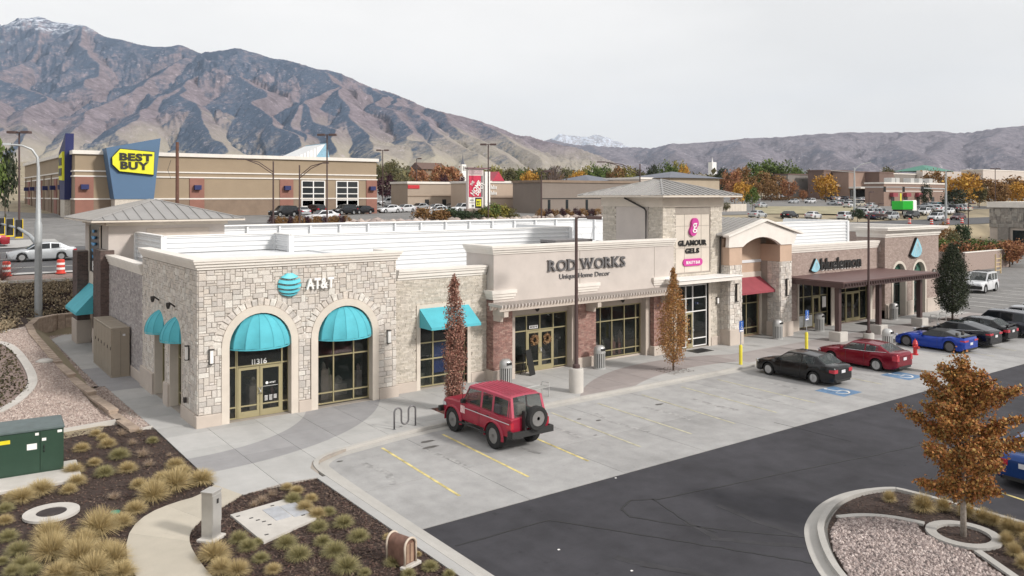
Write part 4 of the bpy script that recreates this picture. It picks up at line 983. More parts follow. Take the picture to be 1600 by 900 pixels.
for x, y in ((25.9, -10.9), (31.55, -10.9)):
    hm = MB().sheet([(x - .75, y - .75), (x + .75, y - .75), (x + .75, y + .75), (x - .75, y + .75)], LZ + .006).build("accessible_bay_marking", M_blue)
    structure(hm); q = MB()
    q.strip([(x + .35 * math.cos(R(a)), y - .15 + .35 * math.sin(R(a))) for a in range(170, 390, 20)], .08, LZ + .007, LZ + .01)
    q.strip([(x - .05, y + .5), (x, y + .05), (x + .3, y + .02), (x + .42, y - .3)], .08, LZ + .007, LZ + .0105)
    q.lathe([(0, LZ + .007), (.09, LZ + .007), (.09, LZ + .011), (0, LZ + .011)], 10, (x - .05, y + .62, 0)); q.build("wheelchair_symbol", M_wline, hm)
# tar seams and cracks sealed in the asphalt
M_tar = mat("tar_sealant", (.012, .012, .013), .6, namt=0)
def wig(path, a=.03, n=7):
    out = []
    for p, q in zip(path[:-1], path[1:]):
        for i in range(n): t = i / n; out.append((p[0] + (q[0] - p[0]) * t + rnd.uniform(-a, a), p[1] + (q[1] - p[1]) * t + rnd.uniform(-a, a)))
    return out + [path[-1]]
for pth, w_ in (([(712, 853), (858, 813), (1030, 840), (1200, 868), (1270, 880)], .06), ([(1600, 655), (1420, 700), (1200, 745), (1030, 780), (985, 782), (970, 795), (985, 808), (1090, 824), (1260, 840)], .065), ([(1020, 780), (1080, 820), (1120, 832)], .045), ([(1210, 660), (1330, 690)], .02), ([(1100, 900), (1000, 885)], .02)):
    o = MB().strip(wig([g(x, y, LZ) for x, y in pth], .03), w_, LZ + .001, LZ + .006).build("tar_seam", M_tar); structure(o)
M_stain = mat("oil_stain", (.09, .085, .08), .7, namt=.3)
for px, py, a, b in ((668, 690, .35, .14), (672, 699, .4, .12), (531, 721, .13, .08), (905, 655, .12, .08), (1030, 632, .28, .12), (930, 680, .1, .05), (935, 657, .16, .09)):
    x, y = g(px, py, LZ); pts = [(x + a * math.cos(R(t)) * rnd.uniform(.7, 1.1), y + b * math.sin(R(t)) * rnd.uniform(.7, 1.1)) for t in range(0, 360, 24)]
    structure(MB().sheet(pts, LZ + .005).build("oil_stain", M_stain))
for px, py in ((1085, 806), (1087, 721), (962, 747), (873, 859), (987, 892), (1265, 703)):
    if px > 1080: continue
    x, y = g(px, py, LZ); MB().box(x - .03, x + .03, y - .025, y + .025, LZ, LZ + .01).build("paper_scrap", M_white)["label"] = "tiny white scrap of litter lying on the dark asphalt"
for o in [o for o in COL.objects if o.name.startswith("paper_scrap")]: o["category"] = "litter"; o["group"] = "litter on the asphalt"

M_tm = mat("tyre_mark", (.030, .029, .033), .8, namt=.3)
for P_, w_ in (([(1070, 815), (1120, 842), (1200, 850), (1300, 855)], .22), ([(1120, 790), (1200, 822), (1290, 845)], .2), ([(960, 870), (1060, 892), (1150, 905)], .25)):
    structure(MB().strip(wig([g(x, y, LZ) for x, y in P_], .05), w_, LZ - .001, LZ + .003).build("tyre_mark", M_tm))
M_ts = mat("apron_tyre_smudge", (.305, .30, .295), .9, namt=.4, nscale=4)
for i in range(13):
    x = 3.2 + i * 2.62; y = rnd.uniform(-8.4, -7.4); P_ = [(x + rnd.uniform(-.3, .3), y), (x + rnd.uniform(-.2, .3), y - 1.4), (x + rnd.uniform(-.2, .4), y - rnd.uniform(2, 3.4))]; structure(MB().strip(wig([lot(*q) for q in P_], .015, 4), rnd.uniform(.12, .3), LZ, LZ + .0035).build("tyre_mark", M_ts))
# ------------------------------------------------ planting beds
def scatter(name, poly, n, size, m, zf, kind, seed, label, cat, holes=()):
    r = np.random.RandomState(seed); P = np.array(poly); x0, y0 = P.min(0); x1, y1 = P.max(0); pts = []
    while len(pts) < n:
        X = r.uniform(x0, x1, 4000); Y = r.uniform(y0, y1, 4000)
        for a, b in zip(X, Y):
            if inside(a, b, poly) and not any(inside(a, b, h) for h in holes): pts.append((a, b))
            if len(pts) >= n: break
    pts = np.array(pts[:n]); Z = np.array([zf(a, b) for a, b in pts]) if callable(zf) else np.full(n, zf)
    if kind == 'chip':
        base = np.array([(-1, -.35, 0), (1, -.3, 0), (.9, .35, .1), (-1, .3, .1)]); faces = [(0, 1, 2, 3)]
    else:
        base = np.array([(-1, -.8, 0), (.9, -1, 0), (1.1, .7, 0), (-.8, 1, 0), (-.4, -.3, .9), (.5, -.4, 1.1), (.3, .5, .8)]); faces = [(0, 1, 5, 4), (1, 2, 6, 5), (2, 3, 6), (3, 0, 4), (4, 5, 6), (3, 4, 6)]
    k = len(base); s = size * r.uniform(.5, 1.4, n)[:, None]; a = r.uniform(0, 6.283, n); t = r.uniform(-.5, .5, n); u = r.uniform(-.6, .6, n)
    V = base[None] * s[:, :, None] * (1 + r.uniform(-.25, .25, (n, k, 3)))
    x, y, z = V[..., 0], V[..., 1], V[..., 2]
    z = z + x * np.sin(t)[:, None] + y * np.sin(u)[:, None] * (1 if kind == 'chip' else .4)
    X = x * np.cos(a)[:, None] - y * np.sin(a)[:, None] + pts[:, 0:1]; Y = x * np.sin(a)[:, None] + y * np.cos(a)[:, None] + pts[:, 1:2]
    Zz = z + Z[:, None] + .004 + (size * .3 if kind == 'chip' else 0)
    V = np.stack([X, Y, Zz], -1).reshape(-1, 3)
    me = bpy.data.meshes.new(name); F_ = [tuple(i * k + q for q in f) for i in range(n) for f in faces]
    me.from_pydata(V.tolist(), [], F_); me.materials.append(m)
    o = bpy.data.objects.new(name, me); COL.objects.link(o); tag(o, label, cat, None, "stuff"); return o
M_chip = mat("bark_chips", [(.075, .042, .03), (.04, .022, .018), (.12, .075, .055), (.055, .035, .03), (.17, .12, .09), (.045, .026, .022), (.09, .046, .034)], .9, namt=.1)
M_rock = mat("gravel_stones", [(.38, .30, .265), (.27, .21, .185), (.46, .38, .335), (.33, .26, .235), (.56, .48, .43), (.21, .165, .15)], .9, namt=.1)
M_rock2 = mat("grey_gravel_stones", [(.42, .35, .32), (.27, .22, .21), (.54, .46, .43), (.16, .13, .125), (.36, .29, .27), (.64, .56, .52)], .9, namt=.1)
pathL = [(-1.35, -6.7), (-2.04, -7.42), (-2.79, -7.55), (-3.57, -7.95), (-4.2, -8.8), (-4.62, -10.2), (-4.74, -11.9), (-4.6, -14), (-4.2, -17)]; pathL = chaikin(pathL)
pathR = [(-.95, -8.06), (-1.81, -8.75), (-2.32, -9.1), (-2.86, -9.8), (-3.11, -10.4), (-3.25, -11.3), (-3.28, -12.9), (-3.1, -14.6), (-2.7, -17)]; pathR = chaikin(pathR)
bed1 = [(-1.37, 1.0), (-1.37, -6.6)] + pathL[1:] + [(-14, -17), (-14, 2.2), (-4.2, 2.45), (-2.3, 2.6), (-2.0, 1.5)]
bed2 = pathR[::-1] + [(.44, -7.85), (1.47, -8.02), (1.47, -17)]
bed2 = [pathR[-1]] + pathR[-2::-1] + [(.44, -7.85), (1.47, -8.02), (1.47, -17)]
structure(MB().sheet(bed1, -.045).build("mulch_bed", M_mulch)); structure(MB().sheet(bed2, -.045).build("mulch_bed", M_mulch))
slab_c = [(-1.74, -9.49), (-.1, -9.3), (.1, -11.2), (-1.65, -11.93)]
scatter("mulch_chips", [p for p in bed1], 26000, .035, M_chip, -.04, 'chip', 1, "brown bark mulch covering the large bed beside the transformer", "mulch")
scatter("mulch_chips", bed2, 15000, .035, M_chip, -.04, 'chip', 2, "brown bark mulch covering the bed between curved path and kerb", "mulch", [slab_c])
pth_ = MB().prism([(-1.36, -6.6), (-1.4, -6.62), (-1.38, -6.7)], -.05, -.01).build("curved_path", M_path); structure(pth_)
for i in range(len(pathL) - 1):
    q = [pathL[i], pathL[i + 1], pathR[i + 1], pathR[i]]; c = (sum(p[0] for p in q) / 4, sum(p[1] for p in q) / 4)
cells = [(0, 5), (5, 9), (9, 13), (13, 17)]
for a, b in cells:
    P = pathL[a:b + 1] + pathR[a:b + 1][::-1]; n_ = len(P); k = b - a + 1
    def lerp(p, q, t): return (p[0] + (q[0] - p[0]) * t, p[1] + (q[1] - p[1]) * t)
    P[0] = lerp(P[0], P[1], .008); P[-1] = lerp(P[-1], P[-2], .008); MB().prism(P, -.14, .002).build("paving_slab", M_path, pth_)
# low block wall, its caps stepping down towards the pavement
wp = [(4.5, 28.6), (2.0, 28.5), (.2, 28.3), (-1.4, 27.9), (-2.5, 26.8), (-3.1, 24.8), (-3.2, 22.0), (-3.12, 19.0), (-3.0, 15), (-2.85, 11.5), (-2.68, 8.5), (-2.5, 6.6), (-2.35, 5.0), (-2.22, 3.0), (-2.05, 1.0)]
W = thing("low_block_wall", "low curved retaining wall of tan blocks beside the side walkway", "retaining wall", (-2.5, 6.6, 0))
M_block = mat("tan_wall_block", [(.36, .28, .22), (.42, .33, .26), (.31, .24, .19)], .9, namt=.2, nscale=6, bump=.4)
d = 0; pts = []
for a, b in zip(wp[:-1], wp[1:]):
    a, b = Vector(a), Vector(b); L_ = (b - a).length; t = d
    while t < L_: pts.append((a + (b - a) * t / L_, (b - a).normalized())); t += .46
    d = t - L_
for p, dr in pts:
    zt = round(zw(p.y) / .16) * .16 + .1 if p.y < 14 else zw(p.y) + .12; nrm = Vector((-dr.y, dr.x)); k = 0; z1 = zt
    while z1 > -.02 and k < 6:
        h = .10 if k == 0 else .19; dd = .19 if k == 0 else .15
        q = [p - dr * .22 + nrm * dd, p + dr * .22 + nrm * dd, p + dr * .22 - nrm * dd, p - dr * .22 - nrm * dd]
        MB().prism([(v_.x + 2.5, v_.y - 6.6) for v_ in q], z1 - h + .008, z1).build("cap_block" if k == 0 else "block", M_block, W); z1 -= h; k += 1
# gravel slope, kerb edgings
gs_ = [(-2.25, 2.8), (-2.45, 5), (-2.65, 7), (-2.8, 9), (-3.0, 12), (-3.15, 16), (-3.25, 20), (-3.3, 23), (-3.2, 25), (-5, 22.5), (-9, 20), (-18, 16), (-18, 2.6), (-4.2, 2.75)]
cur = [(-9.0, 21.5), (-6.0, 21.0), (-4.9, 20.2), (-4.45, 18.3), (-4.28, 14.0), (-4.35, 11.0), (-4.65, 9.2), (-5.3, 7.3), (-6.1, 5.9), (-8, 4.4), (-12, 3.6)]; cur = chaikin(cur, 2)
tzz = lambda x, y: tz(x, y)
def grid_sheet(name, poly, m, dz, step=1.0):
    P = np.array(poly); mb = MB(); x0, y0 = P.min(0); x1, y1 = P.max(0); x = x0
    while x < x1:
        y = y0
        while y < y1:
            q = clip_rect(poly, x, x + step, y, y + step)
            if len(q) > 2 and area(q) > 1e-3: mb.add([(a, b, tz(a, b) + dz) for a, b in q], [tuple(range(len(q)))])
            y += step
        x += step
    return mb.build(name, m, recalc=False)
structure(grid_sheet("gravel_slope", gs_, M_grav, .0)); insid = cur + [(-18, 3.6), (-18, 21.5)]
scatter("gravel", gs_, 26000, .038, M_rock, lambda a, b: tz(a, b), 'rock', 3, "reddish landscaping gravel on the slope left of the shops", "gravel", [insid])
structure(MB().strip(cur, .38, lambda x, y: tz(x, y) - .1, lambda x, y: tz(x, y) + .06).build("kerb_edging", M_conc))
structure(MB().strip([(-14, 2.4), (-4.17, 2.6), (-2.2, 2.85)], .16, -.1, .10).build("kerb_edging", M_conc))
structure(MB().strip([(-1.98, 1.2), (-1.36, 1.35)], .14, -.1, .02).build("kerb_edging", M_conc))
gtri = [(-2.0, 1.3), (-1.4, 1.4), (-1.55, 9.9), (-2.6, 9.6), (-2.5, 6.5), (-2.15, 3)]
structure(MB().sheet(gtri, -.04).build("gravel_strip", M_grav)); scatter("gravel", gtri, 2200, .035, M_rock, -.035, 'rock', 4, "narrow wedge of gravel between block wall and walkway", "gravel")
gt2 = [(-1.8, 10.2), (-1.82, 25.8), (-1.0, 27.2), (0, 27.6), (-2.0, 27.2), (-2.9, 25), (-3.0, 20), (-2.7, 12), (-2.45, 10.2)]
structure(MB().sheet(gt2, -.03).build("gravel_strip", M_grav)); scatter("gravel", gt2, 4000, .045, M_rock, -.03, 'rock', 5, "gravel in the curve of the block wall behind the cabinet", "gravel")
structure(MB().strip([(-18, 17.5), (-9, 21.5), (-5, 23.2), (-3.3, 24.3)], .14, lambda x, y: tz(x, y) - .1, lambda x, y: tz(x, y) + .05).build("kerb_edging", M_conc))
# dark bed up the slope, gravel verge and the road above it
structure(grid_sheet("dark_slope_bed", [(-3.2, 25), (-3.3, 24.3), (-9, 21.5), (-18, 17.5), (-45, 17.5), (-45, 31.8), (12, 31.8), (12, 29), (2, 28.8), (-1.6, 28.1)], M_mulch, .01))
structure(grid_sheet("verge", [(-60, 31.8), (12, 31.8), (12, 33.6), (-60, 33.6)], M_grav, .012))
structure(MB().strip([(-60, 31.8), (12, 31.8)], .2, lambda x, y: tz(x, y) - .1, lambda x, y: tz(x, y) + .07).build("kerb_edging", M_conc))
structure(grid_sheet("roadside_pavement", [(-60, 33.6), (60, 33.6), (60, 34.6), (-60, 34.6)], M_walk, .08, 2))
structure(grid_sheet("road", [(-80, 34.6), (60, 34.6), (120, 43.5), (280, 43.5), (280, 59), (60, 54), (-80, 54)], M_road, .04, 3))
for y in (38, 44.3, 50): structure(grid_sheet("lane_line", [(-60, y), (60, y), (60, y + .13), (-60, y + .13)], M_wline, .055, 3))
structure(grid_sheet("roadside_pavement", [(-80, 54), (-1, 54), (3, 58), (3, 62), (-80, 62)], M_walk, .10, 3))
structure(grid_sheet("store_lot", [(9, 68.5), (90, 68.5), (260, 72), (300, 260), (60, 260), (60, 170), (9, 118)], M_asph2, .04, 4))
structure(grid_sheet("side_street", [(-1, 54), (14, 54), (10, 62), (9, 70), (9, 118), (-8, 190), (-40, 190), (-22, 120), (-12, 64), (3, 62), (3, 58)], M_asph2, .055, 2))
# island at the lower right
isl = [(15.6, -19.6), (15.2, -19.15), (14.4, -18.8), (13.4, -18.68), (12.4, -18.8), (11.5, -19.1), (10.6, -19.5), (9.9, -20.0), (9.2, -20.6), (8.6, -21.2), (8.2, -21.7), (7.4, -22.8), (6.6, -25), (6.4, -34), (15.7, -34), (15.8, -23.5)]
isl = chaikin([lot(*p) for p in isl], 2, True)
structure(MB().prism(isl[::-1], LZ - .1, LZ + .01).build("island_gutter", M_curb))
_, inner = offs(isl, .42, 0, True); inner2, _ = offs(isl, 1.0, 0, True)
ia, ib = offs(isl, 1.1, 0, True)
def shrink(P, d_):
    a, b = offs(P, 2 * d_, 0, True); return a if area(a) < area(b) else b
inn = shrink(isl, .42); inn2 = shrink(isl, .60)
structure(MB().strip(inn + [inn[0]], .17, LZ, .03).build("kerb", M_curb))
structure(MB().prism(inn2[::-1], LZ, -.03).build("island_bed", M_mulch))
ringc = g(1497, 839, 0); rc = (13.55, -22.4)
edge = [(11.9, -19.5), (13.0, -20.2), (13.45, -21.2)]; edge2 = [(12.35, -22.85), (11.2, -24.5), (10.0, -26.5)]
gpoly = [(11.75, -19.55), (12.9, -20.3), (13.2, -21.4), (12.9, -21.9), (12.75, -22.5), (12.6, -23.0), (11.3, -24.7), (9.9, -26.8), (8.6, -29)]
gpoly = [(11.9, -19.75), (12.9, -20.35), (13.25, -21.2), (12.75, -21.6), (12.55, -22.2), (12.6, -22.9), (11.4, -24.6), (10.0, -26.8), (7.4, -28), (7.2, -25), (7.9, -23.2), (8.8, -22.0), (9.9, -20.85), (10.9, -20.1)]
structure(MB().sheet(gpoly, -.012).build("gravel_bed", mat("grey_gravel_ground", (.2, .175, .165), .95, namt=.35, nscale=18, world=True)))
scatter("gravel", gpoly, 11000, .034, M_rock2, -.012, 'rock', 6, "pinkish grey gravel filling the corner island around the tree ring", "gravel")
mring = [(13.5 + .0, -22.3)]
structure(MB().strip([(13.5 + .78 * math.cos(R(a)), -22.35 + .78 * math.sin(R(a))) for a in range(0, 360, 15)], .26, -.06, .045, 0, True).build("kerb_ring", M_curb))
structure(MB().strip(chaikin([(11.9, -19.7), (12.6, -20.0), (13.15, -20.6), (13.4, -21.35)], 2), .2, -.06, .035).build("kerb_edging", M_curb))
structure(MB().strip([(12.75, -23.05), (12.0, -24.2), (10.5, -26.3)], .2, -.06, .035).build("kerb_edging", M_curb))
scatter("mulch_chips", inn2, 9000, .03, M_chip, -.028, 'chip', 8, "dark bark mulch in the corner island round the tree and grasses", "mulch", [gpoly])
# tree pits
for (x0, y0, x1, y1), c_ in zip(pits, ((.15, .055, .045), (.13, .06, .05), (.08, .06, .055))):
    structure(MB().sheet([(x0 + .005, y0), (x1 - .005, y0), (x1 - .005, y1), (x0 + .005, y1)], -.02).build("tree_pit", mat("tree_pit_mulch_%d" % int(x0), c_, .95, namt=.4, nscale=20, bump=.6)))
    scatter("mulch_chips", [(x0, y0), (x1, y0), (x1, y1), (x0, y1)], 700, .03, M_chip, -.015, 'chip', int(x0), "reddish bark chips filling a square tree pit in the pavement", "mulch")
# ------------------------------------------------ cars
def paintmat(name, c, metal=.35, rough=.28): return mat(name, c, rough, metal, namt=.03, coat=.35, spec=.35)
M_tyre = mat("tyre_rubber", (.018, .018, .018), .85, namt=.1)
M_rimm = mat("alloy_rim", (.52, .53, .54), .3, metal=.8, namt=0)
M_rimd = mat("dark_rim", (.16, .16, .17), .35, metal=.6, namt=0)
M_rimf = mat("grey_steel_rim", (.26, .255, .25), .45, metal=.5, namt=.1)
M_cglass = mat("car_glass", (.012, .015, .018), .03, namt=0)
M_cglass2 = mat("pale_car_glass", (.05, .065, .065), .03, namt=0, alpha=.5, spec=.8)
M_seat = mat("car_seat", (.07, .065, .06), .9, namt=.1)
M_tail = mat("tail_light", (.42, .012, .03), .2, namt=0, coat=.5)
M_headl = mat("head_light", (.6, .62, .65), .12, metal=.2, namt=0)
M_plate = mat("number_plate", (.62, .62, .64), .5, namt=.05)
M_trim = mat("black_trim", (.02, .02, .02), .6, namt=0)
M_chrome = mat("chrome_trim", (.65, .66, .68), .15, metal=1, namt=0)
def ip(pts, x):
    if x <= pts[0][0]: return pts[0][1]
    for (a, u), (b, v_) in zip(pts[:-1], pts[1:]):
        if x <= b: t = (x - a) / (b - a); return u + (v_ - u) * t
    return pts[-1][1]
wheel_cache = {}
def wheel(parent, x, y, r, wd, side, rim, spokes=5, rr=.66, z=None):
    k = (round(r, 3), wd, side, rim.name, spokes)
    if k not in wheel_cache:
        s = side
        ty = MB().lathe([(r * rr, -wd / 2 * s), (r * .93, -wd / 2 * s), (r, -wd * .33 * s), (r, wd * .33 * s), (r * .94, wd / 2 * s), (r * rr, wd / 2 * s), (r * rr, -wd / 2 * s)], 22, (0, 0, 0), 'y').mesh("wheel", M_tyre, 40)
        mb = MB(); a = r * rr * 1.02; yo = wd * .44 * s
        mb.lathe([(a, yo), (a * .93, yo), (a * .90, yo - .03 * s), (a * .90, yo - .06 * s), (a, yo - .06 * s)], 22, (0, 0, 0), 'y')
        mb.lathe([(0, yo), (a * .22, yo), (a * .24, yo - .05 * s), (0, yo - .05 * s)], 10, (0, 0, 0), 'y')
        for i in range(spokes):
            t = 2 * math.pi * i / spokes; c, sn = math.cos(t), math.sin(t); w0, w1 = a * .13, a * (.11 if spokes > 6 else .17)
            q = [(-w0, a * .15), (w0, a * .15), (w1, a * .93), (-w1, a * .93)]
            P = [(u * c - v_ * sn, u * sn + v_ * c) for u, v_ in q]
            mb.add([(p[0], yo - .008 * s, p[1]) for p in P] + [(p[0], yo - .045 * s, p[1]) for p in P], [(0, 1, 2, 3), (0, 1, 5, 4), (1, 2, 6, 5), (2, 3, 7, 6), (3, 0, 4, 7)])
        rm = mb.mesh("rim", rim, 30)
        bk = MB().lathe([(0, yo - .07 * s), (a * .95, yo - .07 * s), (a * .95, yo - .09 * s), (0, yo - .09 * s)], 16, (0, 0, 0), 'y').mesh("brake_disc", M_trim)
        wheel_cache[k] = (ty, rm, bk)
    ty, rm, bk = wheel_cache[k]
    w_ = instance("wheel", ty, parent, (x, y, z if z is not None else r)); instance("rim", rm, w_); instance("brake_disc", bk, w_); return w_
def make_car(name, label, cat, S, paint, glass=M_cglass, rim=M_rimm, detail=True, group=None):
    """nose towards +x; S: L W H r wb belt roofline etc"""
    L, W, r, wb, clear = S['L'], S['W'], S['r'], S['wb'], S.get('clear', .2); tw = S.get('tw', .21)
    root = thing(name, label, cat, group=group); xf, xr = wb / 2 + S.get('shift', 0), -wb / 2 + S.get('shift', 0)
    xs = set(np.linspace(-L / 2, L / 2, 23 if detail else 11)); Ra = r * S.get('arch', 1.2)
    for xc in (xf, xr):
        for i in range(9 if detail else 7): xs.add(xc + Ra * math.cos(math.pi * i / (8 if detail else 6)))
    for e in (.0, .02, .06, .13, .24): xs.add(L / 2 - e); xs.add(-L / 2 + e)
    xs = sorted(xs); xs = [x for i, x in enumerate(xs) if i == 0 or x - xs[i - 1] > .012]
    half = lambda x: W / 2 * ip(S['plan'], x / (L / 2))
    top = lambda x: ip(S['top'], x / (L / 2))
    rings = []
    for x in xs:
        w_, t = half(x), top(x); sill = ip(S['sill'], x / (L / 2)) if 'sill' in S else clear; z0 = sill
        for xc in (xf, xr):
            if abs(x - xc) < Ra: z0 = max(z0, r + math.sqrt(Ra * Ra - (x - xc) ** 2) * S.get('archz', 1))
        z0 = min(z0, t - .12); h = t - z0
        tk = S.get('tumble', .93)
        q = [(w_ * .80, sill + .02 if z0 > sill + .01 else z0), (w_ * .985, z0), (w_ * 1.0, z0 + .03), (w_, z0 + h * .42), (w_ * .985, z0 + h * .72), (w_ * tk, t - .035), (w_ * (tk - .07), t), (w_ * .45, t + .02 * S.get('crown', 1)), (0, t + .03 * S.get('crown', 1))]
        q[0] = (w_ * .80, max(z0, sill))
        rings.append([(x, -a, b) for a, b in q] + [(x, a, b) for a, b in q[-2::-1]])
    body = MB(); n = len(rings[0]); skip = set()
    body.loft(rings, False, False, False)
    body.add(rings[0], [tuple(range(n))]); body.add(rings[-1], [tuple(range(n - 1, -1, -1))])
    bo = body.build("body", paint, root, smooth=38)
    MB().box(-L / 2 + .12, L / 2 - .12, -W / 2 * .8, W / 2 * .8, clear + .02, clear + .3).build("underbody", M_trim, root)
    # greenhouse
    gx = S['gx']      # cowl, windscreen top, door pillars..., rear top, rear base
    c0, c1, pil, r1, r0 = gx; wR = S.get('roofw', .74); H = S['H']; rail = .86
    def st(x, f):     # f: 0 at the belt, 1 at the roof
        w_ = half(x); t = top(x) - .012; wt = w_ * (.90 + (wR - .90) * f); zr = t + (S_roof(x) - t) * f
        ya = w_ * .90
        return [(x, ya, t), (x, ya + (wt - ya) * rail, t + (zr - .02 - t) * rail), (x, wt, zr - .025), (x, wt * .86, zr), (x, 0, zr + .025 * f)]
    S_roof = lambda x: ip(S['roof'], x)
    seq = [(c0, 0), (c1, 1)] + [(p, 1) for p in pil] + [(r1, 1), (r0, 0)]
    R_ = [st(x, f) for x, f in seq]; pa = MB(); windows = {}
    for s in (-1, 1):
        for i in range(len(R_) - 1):
            A, Bq = R_[i], R_[i + 1]; mir = lambda P: [(p[0], p[1] * s, p[2]) for p in P]
            last = i == len(R_) - 2; first = i == 0; pillar = (not first and not last) and (i % 2 == 0) and S.get('pill', True)
            if first or last:
                q = mir([A[0], Bq[0], Bq[1], A[1]]); tri = 'side_window' if (first and S.get('frontq', True)) or (last and S.get('rearq', False)) else None
                if tri: windows.setdefault((tri, s, i), MB()).add(q, [(0, 1, 2, 3)])
                else: pa.add(q, [(0, 1, 2, 3)])
                pa.add(mir([A[1], Bq[1], Bq[2], A[2]]), [(0, 1, 2, 3)]); pa.add(mir([A[2], Bq[2], Bq[3], A[3]]), [(0, 1, 2, 3)])
                windows.setdefault(('windscreen' if first else 'rear_window', 0, i), MB()).add(mir([A[3], Bq[3], Bq[4], A[4]]), [(0, 1, 2, 3)])
            else:
                (pa if pillar else windows.setdefault(('side_window', s, i), MB())).add(mir([A[0], Bq[0], Bq[1], A[1]]), [(0, 1, 2, 3)])
                pa.add(mir([A[1], Bq[1], Bq[2], A[2]]), [(0, 1, 2, 3)]); pa.add(mir([A[2], Bq[2], Bq[3], A[3]]), [(0, 1, 2, 3)]); pa.add(mir([A[3], Bq[3], Bq[4], A[4]]), [(0, 1, 2, 3)])
    pa.build("roof", S.get('roofmat') or paint, root, smooth=30)
    for (nm_, s, i), mb in windows.items(): mb.build(nm_, glass, root, smooth=30)
    for s in (-1, 1):
        for xc in (xf, xr): wheel(root, xc, s * (W / 2 - tw / 2 - S.get('inset', .02)), r, tw, s, rim, S.get('spokes', 5), S.get('rr', .66))
    # lights, plate, bumpers
    zt = top(-L / 2 + .02); zf = top(L / 2 - .02); hw = half(-L / 2 + .02); hf = half(L / 2 - .02)
    for s in (-1, 1):
        a, b = sorted((s * hw * S.get('tl0', .62), s * (hw + .012))); z0, z1 = S['tl']
        q = MB().box(-L / 2 - .012, -L / 2 + .05, a, b, z0, z1); hw2 = half(-L / 2 + .2)
        q.add([(-L / 2 - .005, s * (hw + .012), z0), (-L / 2 + .24, s * (hw2 + .014), z0 + .03), (-L / 2 + .24, s * (hw2 + .014), z1 - .01), (-L / 2 - .005, s * (hw + .012), z1)], [(0, 1, 2, 3)])
        q.build("tail_light", S.get('tailmat') or M_tail, root)
        a, b = sorted((s * hf * .55, s * (hf + .01))); z0, z1 = S['hl']; hf2 = half(L / 2 - .25)
        MB().box(L / 2 - .05, L / 2 + .012, a, b, z0, z1).add([(L / 2, s * (hf + .012), z0), (L / 2 - .3, s * (hf2 + .014), z0 + .04), (L / 2 - .3, s * (hf2 + .014), z1), (L / 2, s * (hf + .012), z1)], [(0, 1, 2, 3)]).build("headlight", M_headl, root)
    MB().box(-L / 2 - .02, -L / 2, -.16, .16, S.get('pz', .62), S.get('pz', .62) + .15).build("number_plate", M_plate, root)
    MB().box(-L / 2 - .01, -L / 2 + .03, -hw * .8, hw * .8, clear + .05, clear + .17).build("bumper_trim", M_trim, root); MB().box(L / 2 - .03, L / 2 + .012, -hf * .6, hf * .6, clear + .08, clear + .3).build("air_intake", M_trim, root)
    MB().box(L / 2 - .02, L / 2 + .016, -hf * .4, hf * .4, zf - .28, zf - .12).build("grille", M_trim, root)
    if detail:
        MB().box(r0 + .3, c0 - .35, -W * .38, W * .38, top(0) - .02, top(0) + .035).build("cabin_floor", M_trim, root)
        for xs_ in (c1 - .55, c1 - 1.45):
            for s in (-1, 1): MB().bev(xs_ - .1, xs_ + .08, s * .36 - .24, s * .36 + .24, top(0), top(0) + .17, .04).bev(xs_ - .08, xs_ + .04, s * .36 - .12, s * .36 + .12, top(0) + .17, top(0) + .32, .03).build("seat", M_seat, root)
        for s in (-1, 1):
            xm = c0 - .28; wm_ = half(xm)
            MB().bev(xm - .06, xm + .08, s * wm_ * .93 - .0 if s > 0 else -wm_ * .93 - .2, s * wm_ * .93 + .2 if s > 0 else -wm_ * .93, top(xm) + .0, top(xm) + .15, .03).build("mirror", S.get('mirrormat') or paint, root)
            ds = S['doors']
            for j in range(len(ds) - 1):
                for x in ([ds[j]] + ([ds[j + 1]] if j == len(ds) - 2 else [])):
                    w_, t = half(x), top(x); z0 = clear + .04; h = t - z0
                    P = [(x, s * (w_ + .001), z0), (x, s * (w_ + .002), z0 + h * .42), (x, s * (w_ * .985 + .002), z0 + h * .72), (x, s * (w_ * S.get('tumble', .93) + .004), t - .035)]
                    MB().tube(P, .007, 4).build("door_seam", M_trim, root)
                xh = ds[j] + .12; zh = top(xh) - .17
                MB().bev(xh, xh + .16, s * half(xh) * .975 - .012, s * half(xh) * .975 + .022, zh, zh + .03, .008).build("door_handle", S.get('hmat') or paint, root)
        if S.get('sidechrome'):
            for s in (-1, 1):
                P = [(x, s * (half(x) * .90 + .006), top(x) + .0) for x in np.linspace(r0 + .15, c0 - .3, 8)]
                MB().tube(P, .012, 4).build("chrome_strip", M_chrome, root)
    return root
plan_s = [(-1, .80), (-.985, .86), (-.93, .92), (-.8, .97), (-.5, 1), (.4, 1), (.75, .97), (.9, .90), (.97, .80), (1, .66)]
SED = dict(L=4.80, W=1.83, H=1.46, r=.325, wb=2.73, shift=.08, plan=plan_s, top=[(-1, .86), (-.985, .97), (-.93, 1.03), (-.7, 1.05), (-.35, 1.0), (.30, .94), (.55, .90), (.85, .78), (.96, .70), (1, .60)],
           sill=[(-1, .34), (-.93, .24), (-.85, .2), (.85, .2), (.95, .22), (1, .3)], roof=[(-2, 1.34), (-1.25, 1.40), (-.5, 1.46), (.1, 1.46), (.45, 1.41)], gx=(1.12, .36, [-.50, -.58, -1.18, -1.24], -1.28, -1.92), rearq=False,
           doors=[-1.28, -.52, .62], tl=(.70, .88), hl=(.58, .72), pz=.68)
sed = make_car("parked_car", "black four door sedan parked nose in beside the red sedan", "car", dict(SED, W=1.85), paintmat("black_car_paint", (.005, .005, .006), .1, .2), M_cglass2, M_rimm)
lx, ly = lot(26.95, -8.6); sed.location = (lx, ly, LZ); sed.rotation_euler.z = R(90)
